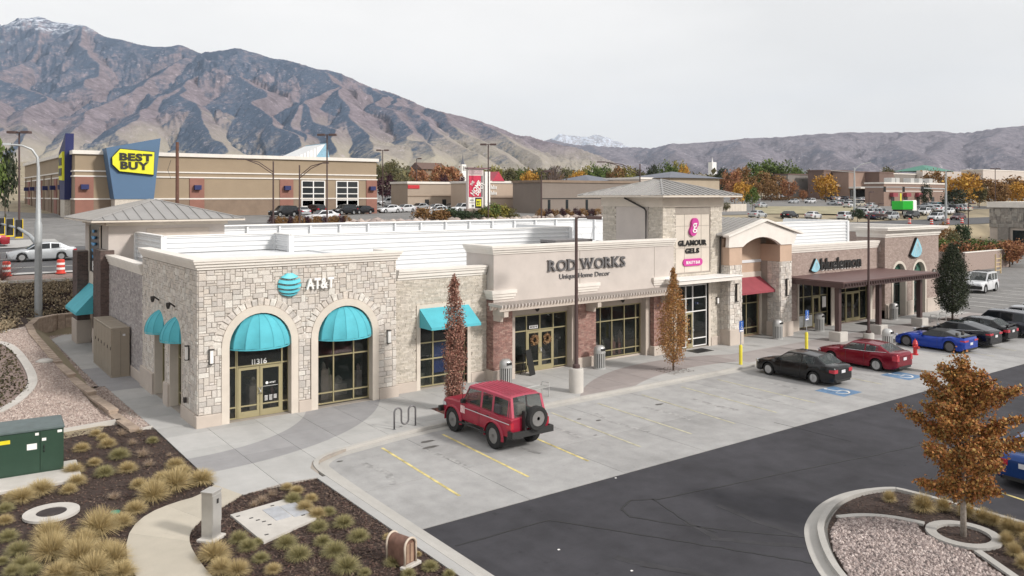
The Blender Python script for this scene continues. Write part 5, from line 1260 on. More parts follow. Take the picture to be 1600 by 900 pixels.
CAD = dict(SED, L=4.87, W=1.86, H=1.45, top=[(-1, .90), (-.985, 1.04), (-.93, 1.09), (-.7, 1.08), (-.35, 1.0), (.30, .95), (.55, .92), (.85, .82), (.96, .74), (1, .62)], gx=(1.0, .25, [-.55, -.63, -1.22, -1.28], -1.32, -2.0), tl=(.66, .96), tl0=.74, sidechrome=True, spokes=9, rr=.72,
           doors=[-1.3, -.58, .52], roof=[(-2, 1.32), (-1.3, 1.39), (-.6, 1.45), (0, 1.45), (.4, 1.40)])
cad = make_car("parked_car", "dark red four door sedan with silver wheels parked beside the hydrant walkway", "car", CAD, paintmat("wine_red_paint", (.20, .006, .02), .45, .22), M_cglass2, M_rimm)
lx, ly = lot(31.95, -8.75); cad.location = (lx, ly, LZ); cad.rotation_euler.z = R(90)
COR = dict(L=4.50, W=1.92, r=.345, wb=2.71, shift=-.02, clear=.13, tw=.28, H=1.24, plan=[(-1, .84), (-.97, .92), (-.85, .98), (-.6, 1.0), (-.2, .95), (.2, .95), (.6, 1), (.8, .97), (.93, .85), (1, .62)], top=[(-1, .82), (-.98, .95), (-.9, .98), (-.6, .98), (-.3, .88), (.2, .86), (.45, .88), (.6, .86), (.85, .68), (1, .50)],
           sill=[(-1, .3), (-.9, .16), (.9, .13), (1, .22)], roof=[(-2.1, 1.0), (-1.3, 1.16), (-.55, 1.24), (0, 1.22)], gx=(.65, -.1, [-.72, -.80], -.95, -2.0), roofw=.62, doors=[-.62, .55], tl=(.72, .82), tl0=.45, hl=(.55, .65), pz=.5, tumble=.9, spokes=10, rr=.74, crown=.6, arch=1.12)
cor = make_car("parked_car", "low bright blue two door sports coupe with a dark roof", "car", dict(COR, roofmat=M_trim), paintmat("bright_blue_paint", (.012, .05, .36), .4, .22), M_cglass, M_rimd)
lx, ly = lot(39.95, -8.3); cor.location = (lx, ly, LZ); cor.rotation_euler.z = R(90)
MB().box(-2.22, -2.0, -.8, .8, 1.0, 1.03).box(-2.15, -2.0, -.7, -.64, .93, 1.0).box(-2.15, -2.0, .64, .7, .93, 1.0).build("rear_spoiler", M_trim, cor)
TES = dict(SED, L=4.98, W=1.96, H=1.45, wb=2.96, r=.35, top=[(-1, .88), (-.98, 1.02), (-.9, 1.10), (-.7, 1.08), (-.35, 1.0), (.30, .93), (.55, .88), (.85, .74), (.96, .64), (1, .52)], gx=(1.15, .30, [-.50, -.58], -.9, -2.25), roof=[(-2.3, 1.12), (-1.6, 1.30), (-.8, 1.42), (0, 1.45), (.4, 1.40)], roofmat=M_cglass, sidechrome=True, spokes=5, doors=[-1.2, -.52, .6], tl=(.84, .96), tl0=.5)
tes = make_car("parked_car", "black fastback saloon with chrome window line beside the blue coupe", "car", TES, paintmat("black_pearl_paint", (.010, .010, .014), .4, .2), M_cglass, M_rimd)
lx, ly = lot(42.75, -8.2); tes.location = (lx, ly, LZ); tes.rotation_euler.z = R(90)
MZ = dict(SED, L=4.65, W=1.80)
mz = make_car("parked_car", "black compact sedan with a small boot spoiler, third from the hydrant", "car", MZ, paintmat("black_car_paint", (.008, .008, .009)), M_cglass2, M_rimm)
lx, ly = lot(45.6, -8.1); mz.location = (lx, ly, LZ); mz.rotation_euler.z = R(90)
MB().box(-2.3, -2.1, -.62, .62, 1.14, 1.165).box(-2.25, -2.12, -.55, -.5, 1.04, 1.14).box(-2.25, -2.12, .5, .55, 1.04, 1.14).build("rear_spoiler", M_trim, mz)
SUV = dict(L=4.75, W=1.89, H=1.70, r=.36, wb=2.78, shift=.05, clear=.24, tw=.24, plan=[(-1, .86), (-.985, .92), (-.93, .96), (-.7, 1), (.5, 1), (.8, .97), (.93, .9), (1, .74)], top=[(-1, .98), (-.985, 1.08), (-.9, 1.10), (0, 1.06), (.42, 1.04), (.6, 1.02), (.85, .96), (.96, .86), (1, .74)],
           sill=[(-1, .4), (-.9, .3), (.9, .28), (1, .34)], roof=[(-2.4, 1.62), (-1.5, 1.68), (-.3, 1.72), (.4, 1.68)], gx=(1.12, .45, [-.35, -.43, -1.15, -1.23, -1.8, -1.86], -1.95, -2.30), roofw=.78, doors=[-1.2, -.4, .7], tl=(.86, 1.06), tl0=.66, hl=(.72, .88), pz=.66, spokes=5)
jeep = make_car("parked_car", "dark grey estate SUV parked between the black compact and the white topped cars", "car", SUV, paintmat("graphite_paint", (.055, .058, .07), .5, .25), M_cglass, M_rimm)
lx, ly = lot(48.4, -8.3); jeep.location = (lx, ly, LZ); jeep.rotation_euler.z = R(90)
w1 = make_car("parked_car", "silver topped SUV partly hidden behind the dark grey estate SUV", "car", SUV, paintmat("silver_paint_car", (.42, .43, .45), .6, .3), M_cglass, M_rimm)
lx, ly = lot(51.4, -8.4); w1.location = (lx, ly, LZ); w1.rotation_euler.z = R(90)
w2 = make_car("parked_car", "pale SUV with black roof rails at the far end of the kerb row", "car", SUV, paintmat("white_car_paint", (.66, .67, .69), .1, .3), M_cglass, M_rimm)
lx, ly = lot(54.6, -8.0); w2.location = (lx, ly, LZ); w2.rotation_euler.z = R(90)
for s in (-1, 1): MB().tube([(-1.9, s * .66, 1.72), (-1.8, s * .66, 1.78), (.2, s * .66, 1.80), (.35, s * .66, 1.74)], .025, 5).build("roof_rail", M_trim, w2)
XT = dict(SUV, L=4.55, W=1.86, H=1.86, r=.39, clear=.33, top=[(-1, 1.02), (-.985, 1.12), (-.9, 1.14), (0, 1.12), (.42, 1.1), (.85, 1.05), (.96, .98), (1, .84)], roof=[(-2.4, 1.82), (-1.5, 1.86), (-.3, 1.88), (.3, 1.84)], gx=(.98, .38, [-.35, -.45, -1.05, -1.15, -1.8, -1.86], -1.95, -2.2), roofw=.84, roofmat=None, arch=1.25)
xt = make_car("driving_car", "white off road SUV with roof rack rolling through the side lot", "car", XT, paintmat("white_car_paint", (.66, .67, .69), .1, .3), M_cglass2, M_rimm)
xt.location = (73.2, 4.0, LZ); xt.rotation_euler.z = R(186)
MB().box(-1.2, .3, -.62, -.56, 1.93, 1.98).box(-1.2, .3, .56, .62, 1.93, 1.98).box(-1.2, -1.14, -.6, .6, 1.93, 1.97).box(.24, .3, -.6, .6, 1.93, 1.97).box(-.5, -.44, -.6, .6, 1.93, 1.97).build("roof_rack", M_trim, xt)
MB().box(2.2, 2.34, -.85, .85, .42, .72).build("front_bumper", M_trim, xt)
bm_ = make_car("parked_car", "dark blue car at the right edge of the picture beside the corner island", "car", dict(SED, L=4.5), paintmat("dark_blue_paint", (.012, .05, .20), .4, .22), M_cglass, M_rimm)
xa, ya = g(1597, 765, LZ); bm_.location = (20.9, -21.75, LZ); bm_.rotation_euler.z = R(0)

# red off road wagon
FJ = dict(L=4.60, W=1.74, H=1.96, r=.475, wb=2.73, shift=.08, clear=.52, tw=.30, inset=-.05, plan=[(-1, .95), (-.99, .97), (-.9, 1), (.55, 1), (.75, .98), (.95, .95), (1, .9)], top=[(-1, 1.22), (-.98, 1.27), (.35, 1.27), (.42, 1.25), (.8, 1.20), (.96, 1.15), (1, 1.03)],
          sill=[(-1, .68), (-.9, .6), (.9, .58), (1, .66)], roof=[(-2.4, 1.94), (-1.5, 1.97), (.2, 1.98), (.6, 1.92)], gx=(.95, .55, [-.28, -.40, -1.02, -1.14, -1.98, -2.04], -2.08, -2.25), roofw=.80, tumble=.985, doors=[-1.08, -.34, .80], tl=(.88, 1.12), tl0=.86, hl=(.86, 1.02), pz=.86, arch=1.18, archz=.92, crown=.7, rr=.6, spokes=6, mirrormat=M_trim, hmat=M_trim)
M_fj = mat("faded_red_paint", (.31, .008, .032), .42, .1, namt=.12, nscale=1.2, coat=.25)
M_fjr = mat("sun_faded_red_roof", (.42, .06, .10), .62, 0, namt=.15, nscale=1.5)
fj = make_car("off_road_wagon", "red boxy off road wagon with big tyres and a spare wheel on its back", "car", dict(FJ, roofmat=M_fjr), M_fj, M_cglass2, M_rimf)
lx, ly = lot(8.6, -7.6); fj.location = (lx, ly, LZ); fj.rotation_euler.z = R(90)
for i in range(8): y = -.56 + i * .16; MB().box(-1.95, .35, y - .012, y + .012, 1.985 + .02 * (1 - (y / .7) ** 2), 2.005 + .02 * (1 - (y / .7) ** 2)).build("roof_rib", M_fjr, fj)
wsp = wheel(fj, -2.52, -.12, .43, .28, 1, M_rimf, 6); wsp.rotation_euler = (0, 0, R(90)); wsp.location = (-2.52, -.12, 1.22); wsp.name = "spare_wheel"; wsp["label"] = "spare wheel on the tailgate"
MB().box(-2.5, -2.42, -.92, .92, .62, .84).box(-2.44, -2.2, -.92, -.84, .62, .84).box(-2.44, -2.2, .84, .92, .62, .84).build("rear_bumper", M_trim, fj)
MB().box(2.26, 2.42, -.95, .95, .62, .82).box(2.0, 2.3, -1.0, -.85, .58, .66).build("front_bumper", M_trim, fj)
for s in (-1, 1):
    for xc in (.08 + 1.365, .08 - 1.365):
        rg = [[(xc + rr_ * math.cos(R(a)), s * y_, .475 + rr_ * .92 * math.sin(R(a))) for rr_, y_ in ((.53, .86), (.535, .935), (.58, .925), (.62, .87))] for a in range(-10, 191, 20)]
        MB().loft(rg, True, True, True).build("fender_flare", M_fj, fj, smooth=40)
    MB().box(-2.24, .6, s * .876 - .006, s * .876 + .006, 1.06, 1.085).build("side_stripe", M_plate, fj)
    MB().tube([(-.85, s * .93, .5), (.95, s * .93, .5)], .04, 6).build("rock_slider", M_trim, fj)
MB().box(.62, .92, .873, .879, .86, 1.14).build("door_decal", mat("pink_white_decal", (.75, .5, .5), .6, namt=.3, nscale=12), fj)
MB().tube([(1.0, .72, 1.25), (.95, .74, 1.9), (.93, .75, 2.35)], .01, 4).build("aerial", M_trim, fj)
MB().box(-2.48, -2.3, .28, .36, .84, 1.5).tube([(-2.4, .3, 1.2), (-2.45, -.1, 1.22)], .04, 5).build("tyre_carrier", M_trim, fj)
for j, (a, b) in enumerate(((-1.75, .5), (-1.4, .62), (-1.9, .2))): MB().bev(a - .18, a + .18, b - .2, b + .2, 1.3, 1.55 + .06 * j, .04).build("cargo_bag", M_disp, fj)
fj.children[0]

for o_ in (sed, cad, cor, tes, mz, jeep, w1, w2): o_.scale = (.95,) * 3
sed.location.x -= .38; sed.location.y += .12; cad.location.x -= .12; cad.location.y += .15
# ------------------------------------------------ street furniture
def lamp_post(x, y, label, top=7.95, base=1.05, ang=None, z=0):
    o = thing("lamp_post", label, "lamp post", (x, y, z), 0, "tall dark lamp posts on concrete bases")
    MB().lathe([(.0, -.3), (.33, -.3), (.33, base * .95), (.30, base), (0, base)], 18).build("concrete_base", M_conc, o, smooth=40)
    MB().lathe([(.0, base), (.17, base), (.17, base + .14), (.085, base + .2), (.065, top), (0, top)], 10).build("pole", M_bronze, o, smooth=40)
    a = ang if ang is not None else 0
    c, s = math.cos(a), math.sin(a)
    MB().tube([(0, 0, top - .06), (.12 * c, .12 * s, top), (.55 * c, .55 * s, top)], .045, 6).build("arm", M_bronze, o)
    mb = MB(); pr_ = [(.5, -.17, .0), (1.15, -.20, -.02), (1.15, .20, -.02), (.5, .17, 0)]
    v = [(px * c - py * s, px * s + py * c, top + pz + .07) for px, py, pz in pr_] + [(px * c - py * s, px * s + py * c, top + pz - .08) for px, py, pz in pr_]
    mb.add(v, [(0, 1, 2, 3), (4, 5, 6, 7), (0, 1, 5, 4), (1, 2, 6, 5), (2, 3, 7, 6), (3, 0, 4, 7)]).build("lamp_head", M_bronze, o); return o
lamp_post(15.66, -4.15, "dark lamp post on round concrete base before the wide parapet shop", 8.0, 1.1, R(-36))
lamp_post(39.7, -4.3, "dark lamp post rising through the bronze canopy front", 7.8, .35, R(-90))
def can(x, y, label, r=.3, h=.95):
    o = thing("litter_bin", label, "litter bin", (x, y, 0), 0, "slatted metal litter bins along the shop fronts")
    MB().lathe([(0, .03), (r - .06, .03), (r - .06, h - .1), (0, h - .1)], 14).build("liner", M_trim, o)
    for i in range(18):
        t = 2 * math.pi * i / 18; c, s = math.cos(t), math.sin(t); q = [(r - .02, -.028), (r, -.028), (r, .028), (r - .02, .028)]
        MB().prism([(a * c - b * s, a * s + b * c) for a, b in q], .06, h - .12).build("slat", M_silver, o)
    MB().lathe([(r - .03, 0), (r + .01, 0), (r + .01, .07), (r - .03, .07)], 18).lathe([(r - .03, h - .14), (r + .015, h - .14), (r + .015, h - .08), (r - .03, h - .08)], 18).build("hoop", M_silver, o)
    MB().lathe([(r, h - .08), (r + .01, h - .02), (r - .02, h + .15), (r - .12, h + .24), (0, h + .26)], 18).build("lid", M_silver, o, smooth=40)
    MB().box(-.13, .13, -r - .02, -r + .06, h, h + .12).build("opening", M_trim, o); return o
for x, y, l in ((13.95, -1.0, "slatted litter bin by the first brick pier"), (20.0, -.95, "slatted litter bin before the second brick pier"), (35.05, -.95, "slatted litter bin at the foot of the right portico pier"), (39.85, -.75, "slatted litter bin beside the frosted restaurant window"), (37.2, -6.95, "lone slatted litter bin near the kerb behind the red sedan"), (48.7, -.95, "dark slatted bin beside the brick tower plinth")): can(x, y, l)
def bench(x, y, rz, label, arm=True):
    o = thing("bench", label, "bench", (x, y, 0), rz, "metal benches on the pavement")
    for i in range(6): MB().box(-.85, .85, -.22 + i * .08, -.16 + i * .08, .44, .465).build("seat_slat", M_silver, o)
    for s in (-1, 1):
        MB().tube([(s * .78, -.2, .0), (s * .78, -.2, .44), (s * .78, -.2, .62), (s * .78, .22, .62), (s * .78, .22, 0)], .025, 6).build("leg", M_silver, o)
    MB().box(-.85, .85, .24, .27, .44, .5).build("back_rail", M_silver, o); return o
bench(13.3, -4.0, R(8), "flat metal bench by the kerb behind the red wagon"); bench(49.9, -3.6, R(5), "pale metal bench beside the last canopy post")
def ada(x, y, label):
    o = thing("parking_sign", label, "sign", (x, y, 0), 0, "accessible parking signs on yellow bollards")
    MB().lathe([(0, -.3), (.09, -.3), (.09, .98), (.06, 1.05), (0, 1.06)], 12).build("bollard", mat("yellow_paint", (.72, .62, .05), .5, namt=.08), o, smooth=40)
    MB().tube([(0, 0, 1.0), (0, 0, 2.35)], .025, 6).build("post", M_steel, o)
    p = MB().bev(-.17, .17, -.05, -.03, 1.75, 2.32, .008).build("sign_panel", mat("blue_sign", (.02, .10, .38), .4, namt=0), o)
    q = MB().tube([(.02, -.056, 2.15), (-.01, -.056, 2.02), (.06, -.056, 2.0), (.09, -.056, 1.92)], .018, 4).lathe([(0, 0), (.03, 0), (.03, .006), (0, .006)], 8, (.02, -.056, 2.22), 'y')
    q.tube([(.07 * math.cos(R(a)), -.056, 1.97 + .075 * math.sin(R(a))) for a in range(150, 380, 25)], .014, 4).build("wheelchair_symbol", M_white, p)
    MB().box(-.15, .15, -.054, -.051, 1.77, 1.84).build("sign_strip", M_white, p)
ada(26.75, -5.15 + .5, "accessible parking sign on yellow bollard before the black sedan"); ada(33.15, -4.6 + .3, "accessible parking sign on yellow bollard beside the wine red sedan")
rk = thing("bike_rack", "bent grey tube bike rack standing on the corner pavement", "bike rack", (6.5, -4.65, 0))
P = []
for i in range(2):
    x = -.47 + i * .62
    P += [(x, 0, 0 if i == 0 else .35)] if i == 0 else []
    P += [(x, 0, .65)] + [(x + .155 - .155 * math.cos(R(a)), 0, .65 + .155 * math.sin(R(a))) for a in range(20, 180, 20)]
    if i == 0: P += [(x + .31, 0, .65), (x + .31, 0, .3)] + [(x + .465 - .155 * math.cos(R(a)), 0, .3 - .155 * math.sin(R(a))) for a in range(20, 180, 20)] + [(x + .62, 0, .3)]
    else: P += [(x + .31, 0, .65), (x + .31, 0, 0)]
rk["label"] = "bent grey tube bike rack standing on the corner pavement"
MB().tube(P, .036, 8).build("bent_tube", M_letters, rk, smooth=True)
for x in (-.47, .46): MB().lathe([(0, 0), (.07, 0), (.07, .015), (0, .015)], 10, (x, 0, 0)).build("foot_plate", M_steel, rk)
hy = thing("fire_hydrant", "red fire hydrant on the walkway tip beside the blue coupe", "hydrant", (36.9, -8.75, 0)); M_hy = mat("hydrant_red", (.45, .015, .02), .4, namt=.08, coat=.3)
MB().lathe([(0, 0), (.17, 0), (.17, .06), (.11, .08), (.11, .55), (.15, .57), (.15, .62), (.13, .64), (.12, .74), (.07, .82), (.03, .84), (.03, .9), (0, .9)], 14).build("barrel", M_hy, hy, smooth=40)
MB().tube([(-.2, 0, .48), (.2, 0, .48)], .06, 8).build("side_outlet", M_hy, hy); MB().tube([(0, 0, .42), (0, -.22, .42)], .075, 8).build("front_outlet", M_hy, hy)
# easel board and wreaths by the shop doors
eb = thing("easel_board", "dark folding easel board leaning open by the glass doors", "sign board", (16.2, -.2, 0), R(20))
MB().add([(-.25, 0, 0), (.25, 0, 0), (.25, .28, 1.25), (-.25, .28, 1.25), (-.25, .03, 0), (.25, .03, 0), (.25, .31, 1.25), (-.25, .31, 1.25)], [(0, 1, 2, 3), (4, 5, 6, 7), (0, 1, 5, 4), (1, 2, 6, 5), (2, 3, 7, 6), (3, 0, 4, 7)]).build("board", M_black, eb)
MB().tube([(-.22, .6, 0), (-.22, .28, 1.2)], .02, 4).tube([(.22, .6, 0), (.22, .28, 1.2)], .02, 4).build("rear_leg", M_black, eb)
M_wr = mat("dry_wreath_leaves", [(.30, .16, .07), (.42, .26, .12), (.2, .09, .05), (.5, .36, .2)], .9, namt=.1)
for x, l in ((16.8, "autumn wreath hanging on the left shop door"), (17.62, "autumn wreath hanging on the right shop door")):
    o = thing("door_wreath", l, "wreath", (x, .43, 1.62), 0, "dried wreaths on the glass doors"); mb = MB()
    for i in range(260):
        t = rnd.uniform(0, 6.283); r_ = .2 + rnd.gauss(0, .045); c = Vector((r_ * math.cos(t), rnd.uniform(-.06, .02), r_ * math.sin(t)))
        a = Vector((rnd.gauss(0, 1), rnd.gauss(0, .6), rnd.gauss(0, 1))).normalized() * .045; b = a.cross(Vector((rnd.gauss(0, 1), rnd.gauss(0, 1), rnd.gauss(0, 1))).normalized()) * .6
        mb.add([tuple(c - a), tuple(c + b), tuple(c + a), tuple(c - b)], [(0, 1, 2, 3)])
    lv = mb.build("dried_leaves", M_wr, o, recalc=False); lv["kind"] = "stuff"
for x, y, a, b, l in ((28.0, -.75, .7, .45, "dark door mat before the canopy shop door"), (45.5, -.9, .95, .5, "dark door mat before the restaurant double doors")):
    o = MB().box(x - a, x + a, y - b, y + b, 0, .015).build("door_mat", M_black); tag(o, l, "door mat", "door mats")
# utility things
G1 = mat("transformer_green", (.022, .055, .035), .45, namt=.08)
tr = thing("transformer_cabinet", "dark green metal transformer cabinet with warning stickers on a concrete pad", "utility cabinet", (-6.8, -2.35, 0), R(-4))
MB().bev(-1.6, 2.3, -1.3, .9, -.1, .06, .02).build("concrete_pad", M_conc, tr)
MB().bev(0, 1.86, 0, 1.5, .06, 1.42, .02).build("body", G1, tr); MB().bev(-.03, 1.89, -.03, 1.53, 1.42, 1.5, .03).build("lid", mat("lid_grey_green", (.09, .12, .12), .5), tr)
d1 = MB().box(.03, 1.17, -.022, 0, .12, 1.4).build("door", G1, tr); d2 = MB().box(1.2, 1.83, -.022, 0, .12, 1.4).build("door", G1, tr)
MB().tube([(1.3, -.03, .72), (1.3, -.07, .78), (1.3, -.07, .9), (1.3, -.03, .95)], .015, 5).build("handle", M_trim, d2)
MB().box(.06, .36, -.028, -.023, 1.12, 1.24).build("yellow_sticker", mat("yellow_sticker", (.75, .62, .02), .5), d1); MB().box(.82, 1.1, -.028, -.023, .84, 1.03).build("white_sticker", M_white, d1)
for a, b, c, e in ((1.05, 1.15, 1.28, 1.36),): MB().box(a, b, -.028, -.023, c, e).build("white_sticker", M_white, d1)
for a, b, c, e in ((1.24, 1.36, 1.08, 1.17), (1.68, 1.81, 1.29, 1.37)): MB().box(a, b, -.028, -.023, c, e).build("white_sticker", M_white, d2)
MC = mat("tan_cabinet_paint", (.30, .255, .20), .6, namt=.05)
cb_ = thing("meter_cabinet", "tall tan metal meter cabinet standing against the side wall", "utility cabinet", (-.93, 11.62, 0))
MB().bev(-.02, .84, -.02, 4.85, 0, .05, .01).box(0, .82, 0, 4.8, .05, 2.38).build("body", MC, cb_)
for i in range(6):
    MB().bev(-.03, .84, .01 + i * .8, .79 + i * .8, 2.385, 2.44, .02).build("lid_panel", MC, cb_)
    d_ = MB().box(-.025, 0, .02 + i * .8, .78 + i * .8, .12, 2.34).build("door", MC, cb_); MB().box(-.045, -.026, .1 + i * .8, .16 + i * .8, 1.35, 1.5).build("handle", M_trim, d_)
MB().box(.40, .405, -.026, -.018, .08, 2.3).build("panel_seam", M_trim, cb_); MB().box(.5, .62, -.028, -.019, 2.02, 2.12).build("label_plate", M_plate, cb_)
pd = thing("power_pedestal", "silver square power pedestal beside the curved path", "utility pedestal", (-2.62, -10.72, 0), R(38)); MS = mat("brushed_silver", (.55, .54, .52), .35, metal=.6, namt=.06)
MB().bev(-.3, .3, -.24, .24, -.1, .03, .01).build("base_plate", M_conc, pd); MB().bev(-.19, .19, -.17, .17, .03, 1.25, .012).build("column", MS, pd); MB().bev(-.205, .205, -.185, .185, 1.22, 1.26, .01).build("cap", MS, pd)
dd_ = MB().box(-.18, .18, -.185, -.17, .42, 1.15).build("door", MS, pd); MB().box(-.03, .05, -.192, -.186, .92, 1.04).build("lock_plate", M_trim, dd_)
# arched brown utility cover with cream hoops
uc = thing("arched_utility_cover", "small arched brown utility cover with cream hoops in the mulch", "utility cover", (.71, -14.97, 0), R(16))
av = lambda r_, h_: [(-r_, 0), (-r_, h_)] + [(r_ * math.cos(R(a)), h_ + r_ * math.sin(R(a))) for a in range(165, 0, -15)] + [(r_, h_), (r_, 0)]
M_uc = mat("rusty_brown_cover", (.17, .09, .065), .75, namt=.35, nscale=4)
rings = [[(x, y, z) for x, z in av(.18, .48)] for y in (-.28, .28)]; MB().loft(rings, True, True, True).build("shell", M_uc, uc, smooth=30)
for y in (-.31, .31):
    MB().tube([(x, y, z) for x, z in av(.19, .48)], .03, 6).build("hoop", mat("cream_hoop", (.52, .44, .36), .7), uc, smooth=True)
MB().bev(-.3, .3, -.40, -.24, -.02, .05, .01).build("foot", M_conc, uc)
for s in (-.07, .07): MB().box(s - .05, s + .05, -.295, -.282, .08, .53).build("door_panel", mat("cover_door", (.3, .2, .14), .7), uc)
# concrete vault lid, sewer lids
vl = thing("utility_vault_lid", "square pale concrete vault lid set in the mulch bed", "vault lid", (-.85, -10.45, 0))
sq = [(-1.74 + .85, -9.49 + 10.45), (-.1 + .85, -9.25 + 10.45), (.12 + .85, -11.15 + 10.45), (-1.62 + .85, -11.85 + 10.45)]
MB().prism(sq[::-1], -.1, .02).build("slab", M_conc, vl)
for a in (.0, .5): MB().prism([(-.05 + a * 1.0, .75 - a * .06), (.43 + a, .8 - a * .06), (.46 + a, -.2 - a * .1), (0 + a, -.25 - a * .1)][::-1], .02, .028).build("hatch_plate", mat("zinc_plate", (.46, .47, .50), .5, metal=.3), vl)
for x, y in ((-.75, .7), (-.5, .35), (-.4, .1), (-.3, -.1), (-.25, -.4), (-.55, -1.0), (.75, -.3), (.3, .9)): MB().box(x - .05, x + .05, y - .02, y + .02, .02, .032).build("lifting_slot", M_trim, vl)
mh = thing("manhole", "round dark manhole cover in a wide concrete collar in the mulch", "manhole", (-5.78, -6.35, 0))
MB().lathe([(.39, -.02), (.72, -.02), (.72, .05), (.39, .05), (.39, -.02)], 32).build("collar", M_conc, mh); MB().lathe([(0, .0), (.385, .0), (.385, .03), (0, .035)], 24).build("cover", mat("cast_iron", (.05, .04, .04), .7, metal=.4, namt=.3), mh)
x, y = g(180, 801, 0); o = MB().lathe([(0, 0), (.14, 0), (.14, .03), (0, .03)], 14, (x, y, 0)).build("valve_lid", mat("green_plastic", (.03, .22, .14), .5)); tag(o, "small green round irrigation valve lid in the mulch", "valve lid")
x, y = g(283, 825, 0)
# traffic signal mast by the road on the left
px_, py_ = at(60, 54)[:2]; pz_ = tz(px_, py_)
sgp = thing("traffic_signal_mast", "tall grey traffic signal mast with curved luminaire arm at the left", "traffic signal", (px_, py_, pz_)); M_gs = mat("galvanised_mast", (.40, .42, .43), .5, metal=.4, namt=.08)
MB().lathe([(0, 0), (.38, 0), (.38, .06), (.24, .1), (.21, 4.9), (.21, 5.0)], 12).build("lower_pole", M_gs, sgp, smooth=40)
MB().lathe([(.23, 4.9), (.23, 6.1), (.17, 6.3), (.09, 9.9)], 12).tube([(0, 0, 9.8), (-.05, .05, 10.5), (-.35, .1, 11.0), (-.9, .2, 11.25), (-1.6, .3, 11.3)], [.09, .08, .07, .06, .05], 8).build("upper_pole", M_gs, sgp, smooth=40)
MB().tube([(0, 0, 4.7), (-.25, 2.2, 5.3), (-.6, 5.2, 5.7), (-1.3, 12.5, 5.9)], [.15, .12, .1, .07], 8).build("mast_arm", M_gs, sgp, smooth=True)
MB().bev(-2.0, -1.5, .2, .42, 11.25, 11.38, .03).build("lamp_head", M_gs, sgp)
for i, t in enumerate((.45, .68, .92)):
    p = Vector((-1.3 * t, 12.5 * t, 6.0)); hd = MB().bev(p.x - .2, p.x + .2, p.y - .2, p.y + .1, p.z - .95, p.z + .3, .03).build("signal_head", M_black, sgp)
    MB().box(p.x - .26, p.x + .26, p.y - .215, p.y - .205, p.z - 1.0, p.z - .9).box(p.x + .21, p.x + .26, p.y - .22, p.y + .1, p.z - 1.0, p.z + .35).build("yellow_edge", mat("signal_yellow", (.7, .5, .03), .5), hd)
# ------------------------------------------------ plants
def leaves_mesh(name, P, size, m, seed=1, flat=0.0, aspect=.7, out=None, droop=0):
    """P: n x 3 leaf centres; every leaf a small folded quad"""
    r = np.random.RandomState(seed); n = len(P); A = r.normal(size=(n, 3)); A[:, 2] -= droop; A /= np.linalg.norm(A, axis=1)[:, None]
    Bv = np.cross(A, r.normal(size=(n, 3))); Bv /= np.linalg.norm(Bv, axis=1)[:, None]; N = np.cross(A, Bv)
    s = size * r.uniform(.4, 1.45, n)[:, None]; a = A * s; b = Bv * s * aspect; f = N * s * .25
    V = np.stack([P - a, P + b + f, P + a, P - b + f], 1).reshape(-1, 3)
    me = bpy.data.meshes.new(name); me.vertices.add(4 * n); me.vertices.foreach_set('co', V.ravel())
    me.loops.add(4 * n); me.loops.foreach_set('vertex_index', np.arange(4 * n)); me.polygons.add(n); me.polygons.foreach_set('loop_start', np.arange(0, 4 * n, 4)); me.polygons.foreach_set('loop_total', np.full(n, 4))
    me.update(calc_edges=True); me.materials.append(m); return me
def leafmat(name, cols): return mat(name, cols, .75, namt=.12, nscale=2, spec=.3)
LM = dict(
    maroon=leafmat("maroon_leaves", [(.27, .12, .09), (.36, .18, .13), (.18, .075, .06), (.44, .28, .21), (.31, .14, .105)]),
    orange=leafmat("amber_leaves", [(.44, .22, .08), (.34, .14, .05), (.50, .30, .13), (.24, .15, .05), (.40, .18, .07), (.28, .21, .07)]),
    maple=leafmat("maple_leaves", [(.36, .14, .05), (.44, .21, .06), (.27, .09, .04), (.48, .28, .08), (.24, .17, .06), (.40, .15, .05), (.15, .13, .05)]),
    darkgreen=leafmat("dark_green_leaves", [(.035, .045, .026), (.05, .065, .032), (.025, .033, .022), (.075, .08, .045)]),
    gold=leafmat("golden_leaves", [(.50, .27, .04), (.42, .20, .035), (.58, .36, .07), (.34, .16, .03)]),
    green=leafmat("green_leaves", [(.09, .13, .03), (.12, .17, .04), (.06, .09, .025), (.16, .20, .05)]),
    yellow=leafmat("yellow_green_leaves", [(.26, .23, .05), (.20, .19, .05), (.33, .28, .06), (.15, .15, .04)]),
    purple=leafmat("dark_purple_leaves", [(.045, .018, .025), (.07, .025, .035), (.03, .014, .02)]),
    red=leafmat("red_orange_leaves", [(.30, .13, .07), (.38, .20, .09), (.23, .09, .055), (.32, .15, .07)]),
    brown=leafmat("brown_orange_leaves", [(.22, .12, .05), (.28, .15, .06), (.16, .09, .04), (.30, .19, .07)]),
    olive=leafmat("olive_leaves", [(.11, .11, .05), (.15, .14, .06), (.08, .08, .04), (.19, .15, .07)]),
    juniper=leafmat("juniper_leaves", [(.03, .05, .025), (.05, .075, .035), (.04, .06, .03)]))
M_bark = mat("tree_bark", (.16, .12, .095), .9, namt=.3, nscale=12, bump=.5)
M_barkl = mat("pale_bark", (.34, .30, .26), .9, namt=.25, nscale=12, bump=.4)
def tree_parts(root, limbs, P, size, lm, seed, bark=M_bark, trunk=None, aspect=.7, droop=0):
    mb = MB(); mb.tube(trunk[0], trunk[1], 8); mb.build("trunk", bark, root, smooth=True)
    if limbs:
        mb = MB()
        for pts, r0, r1 in limbs: mb.tube(pts, r0, 5, r1)
        o = mb.build("limbs", bark, root, smooth=True); o["kind"] = "stuff"
    o = instance("crown", leaves_mesh("crown", P, size, lm, seed, aspect=aspect, droop=droop), root); return root
r_ = np.random.RandomState(11)
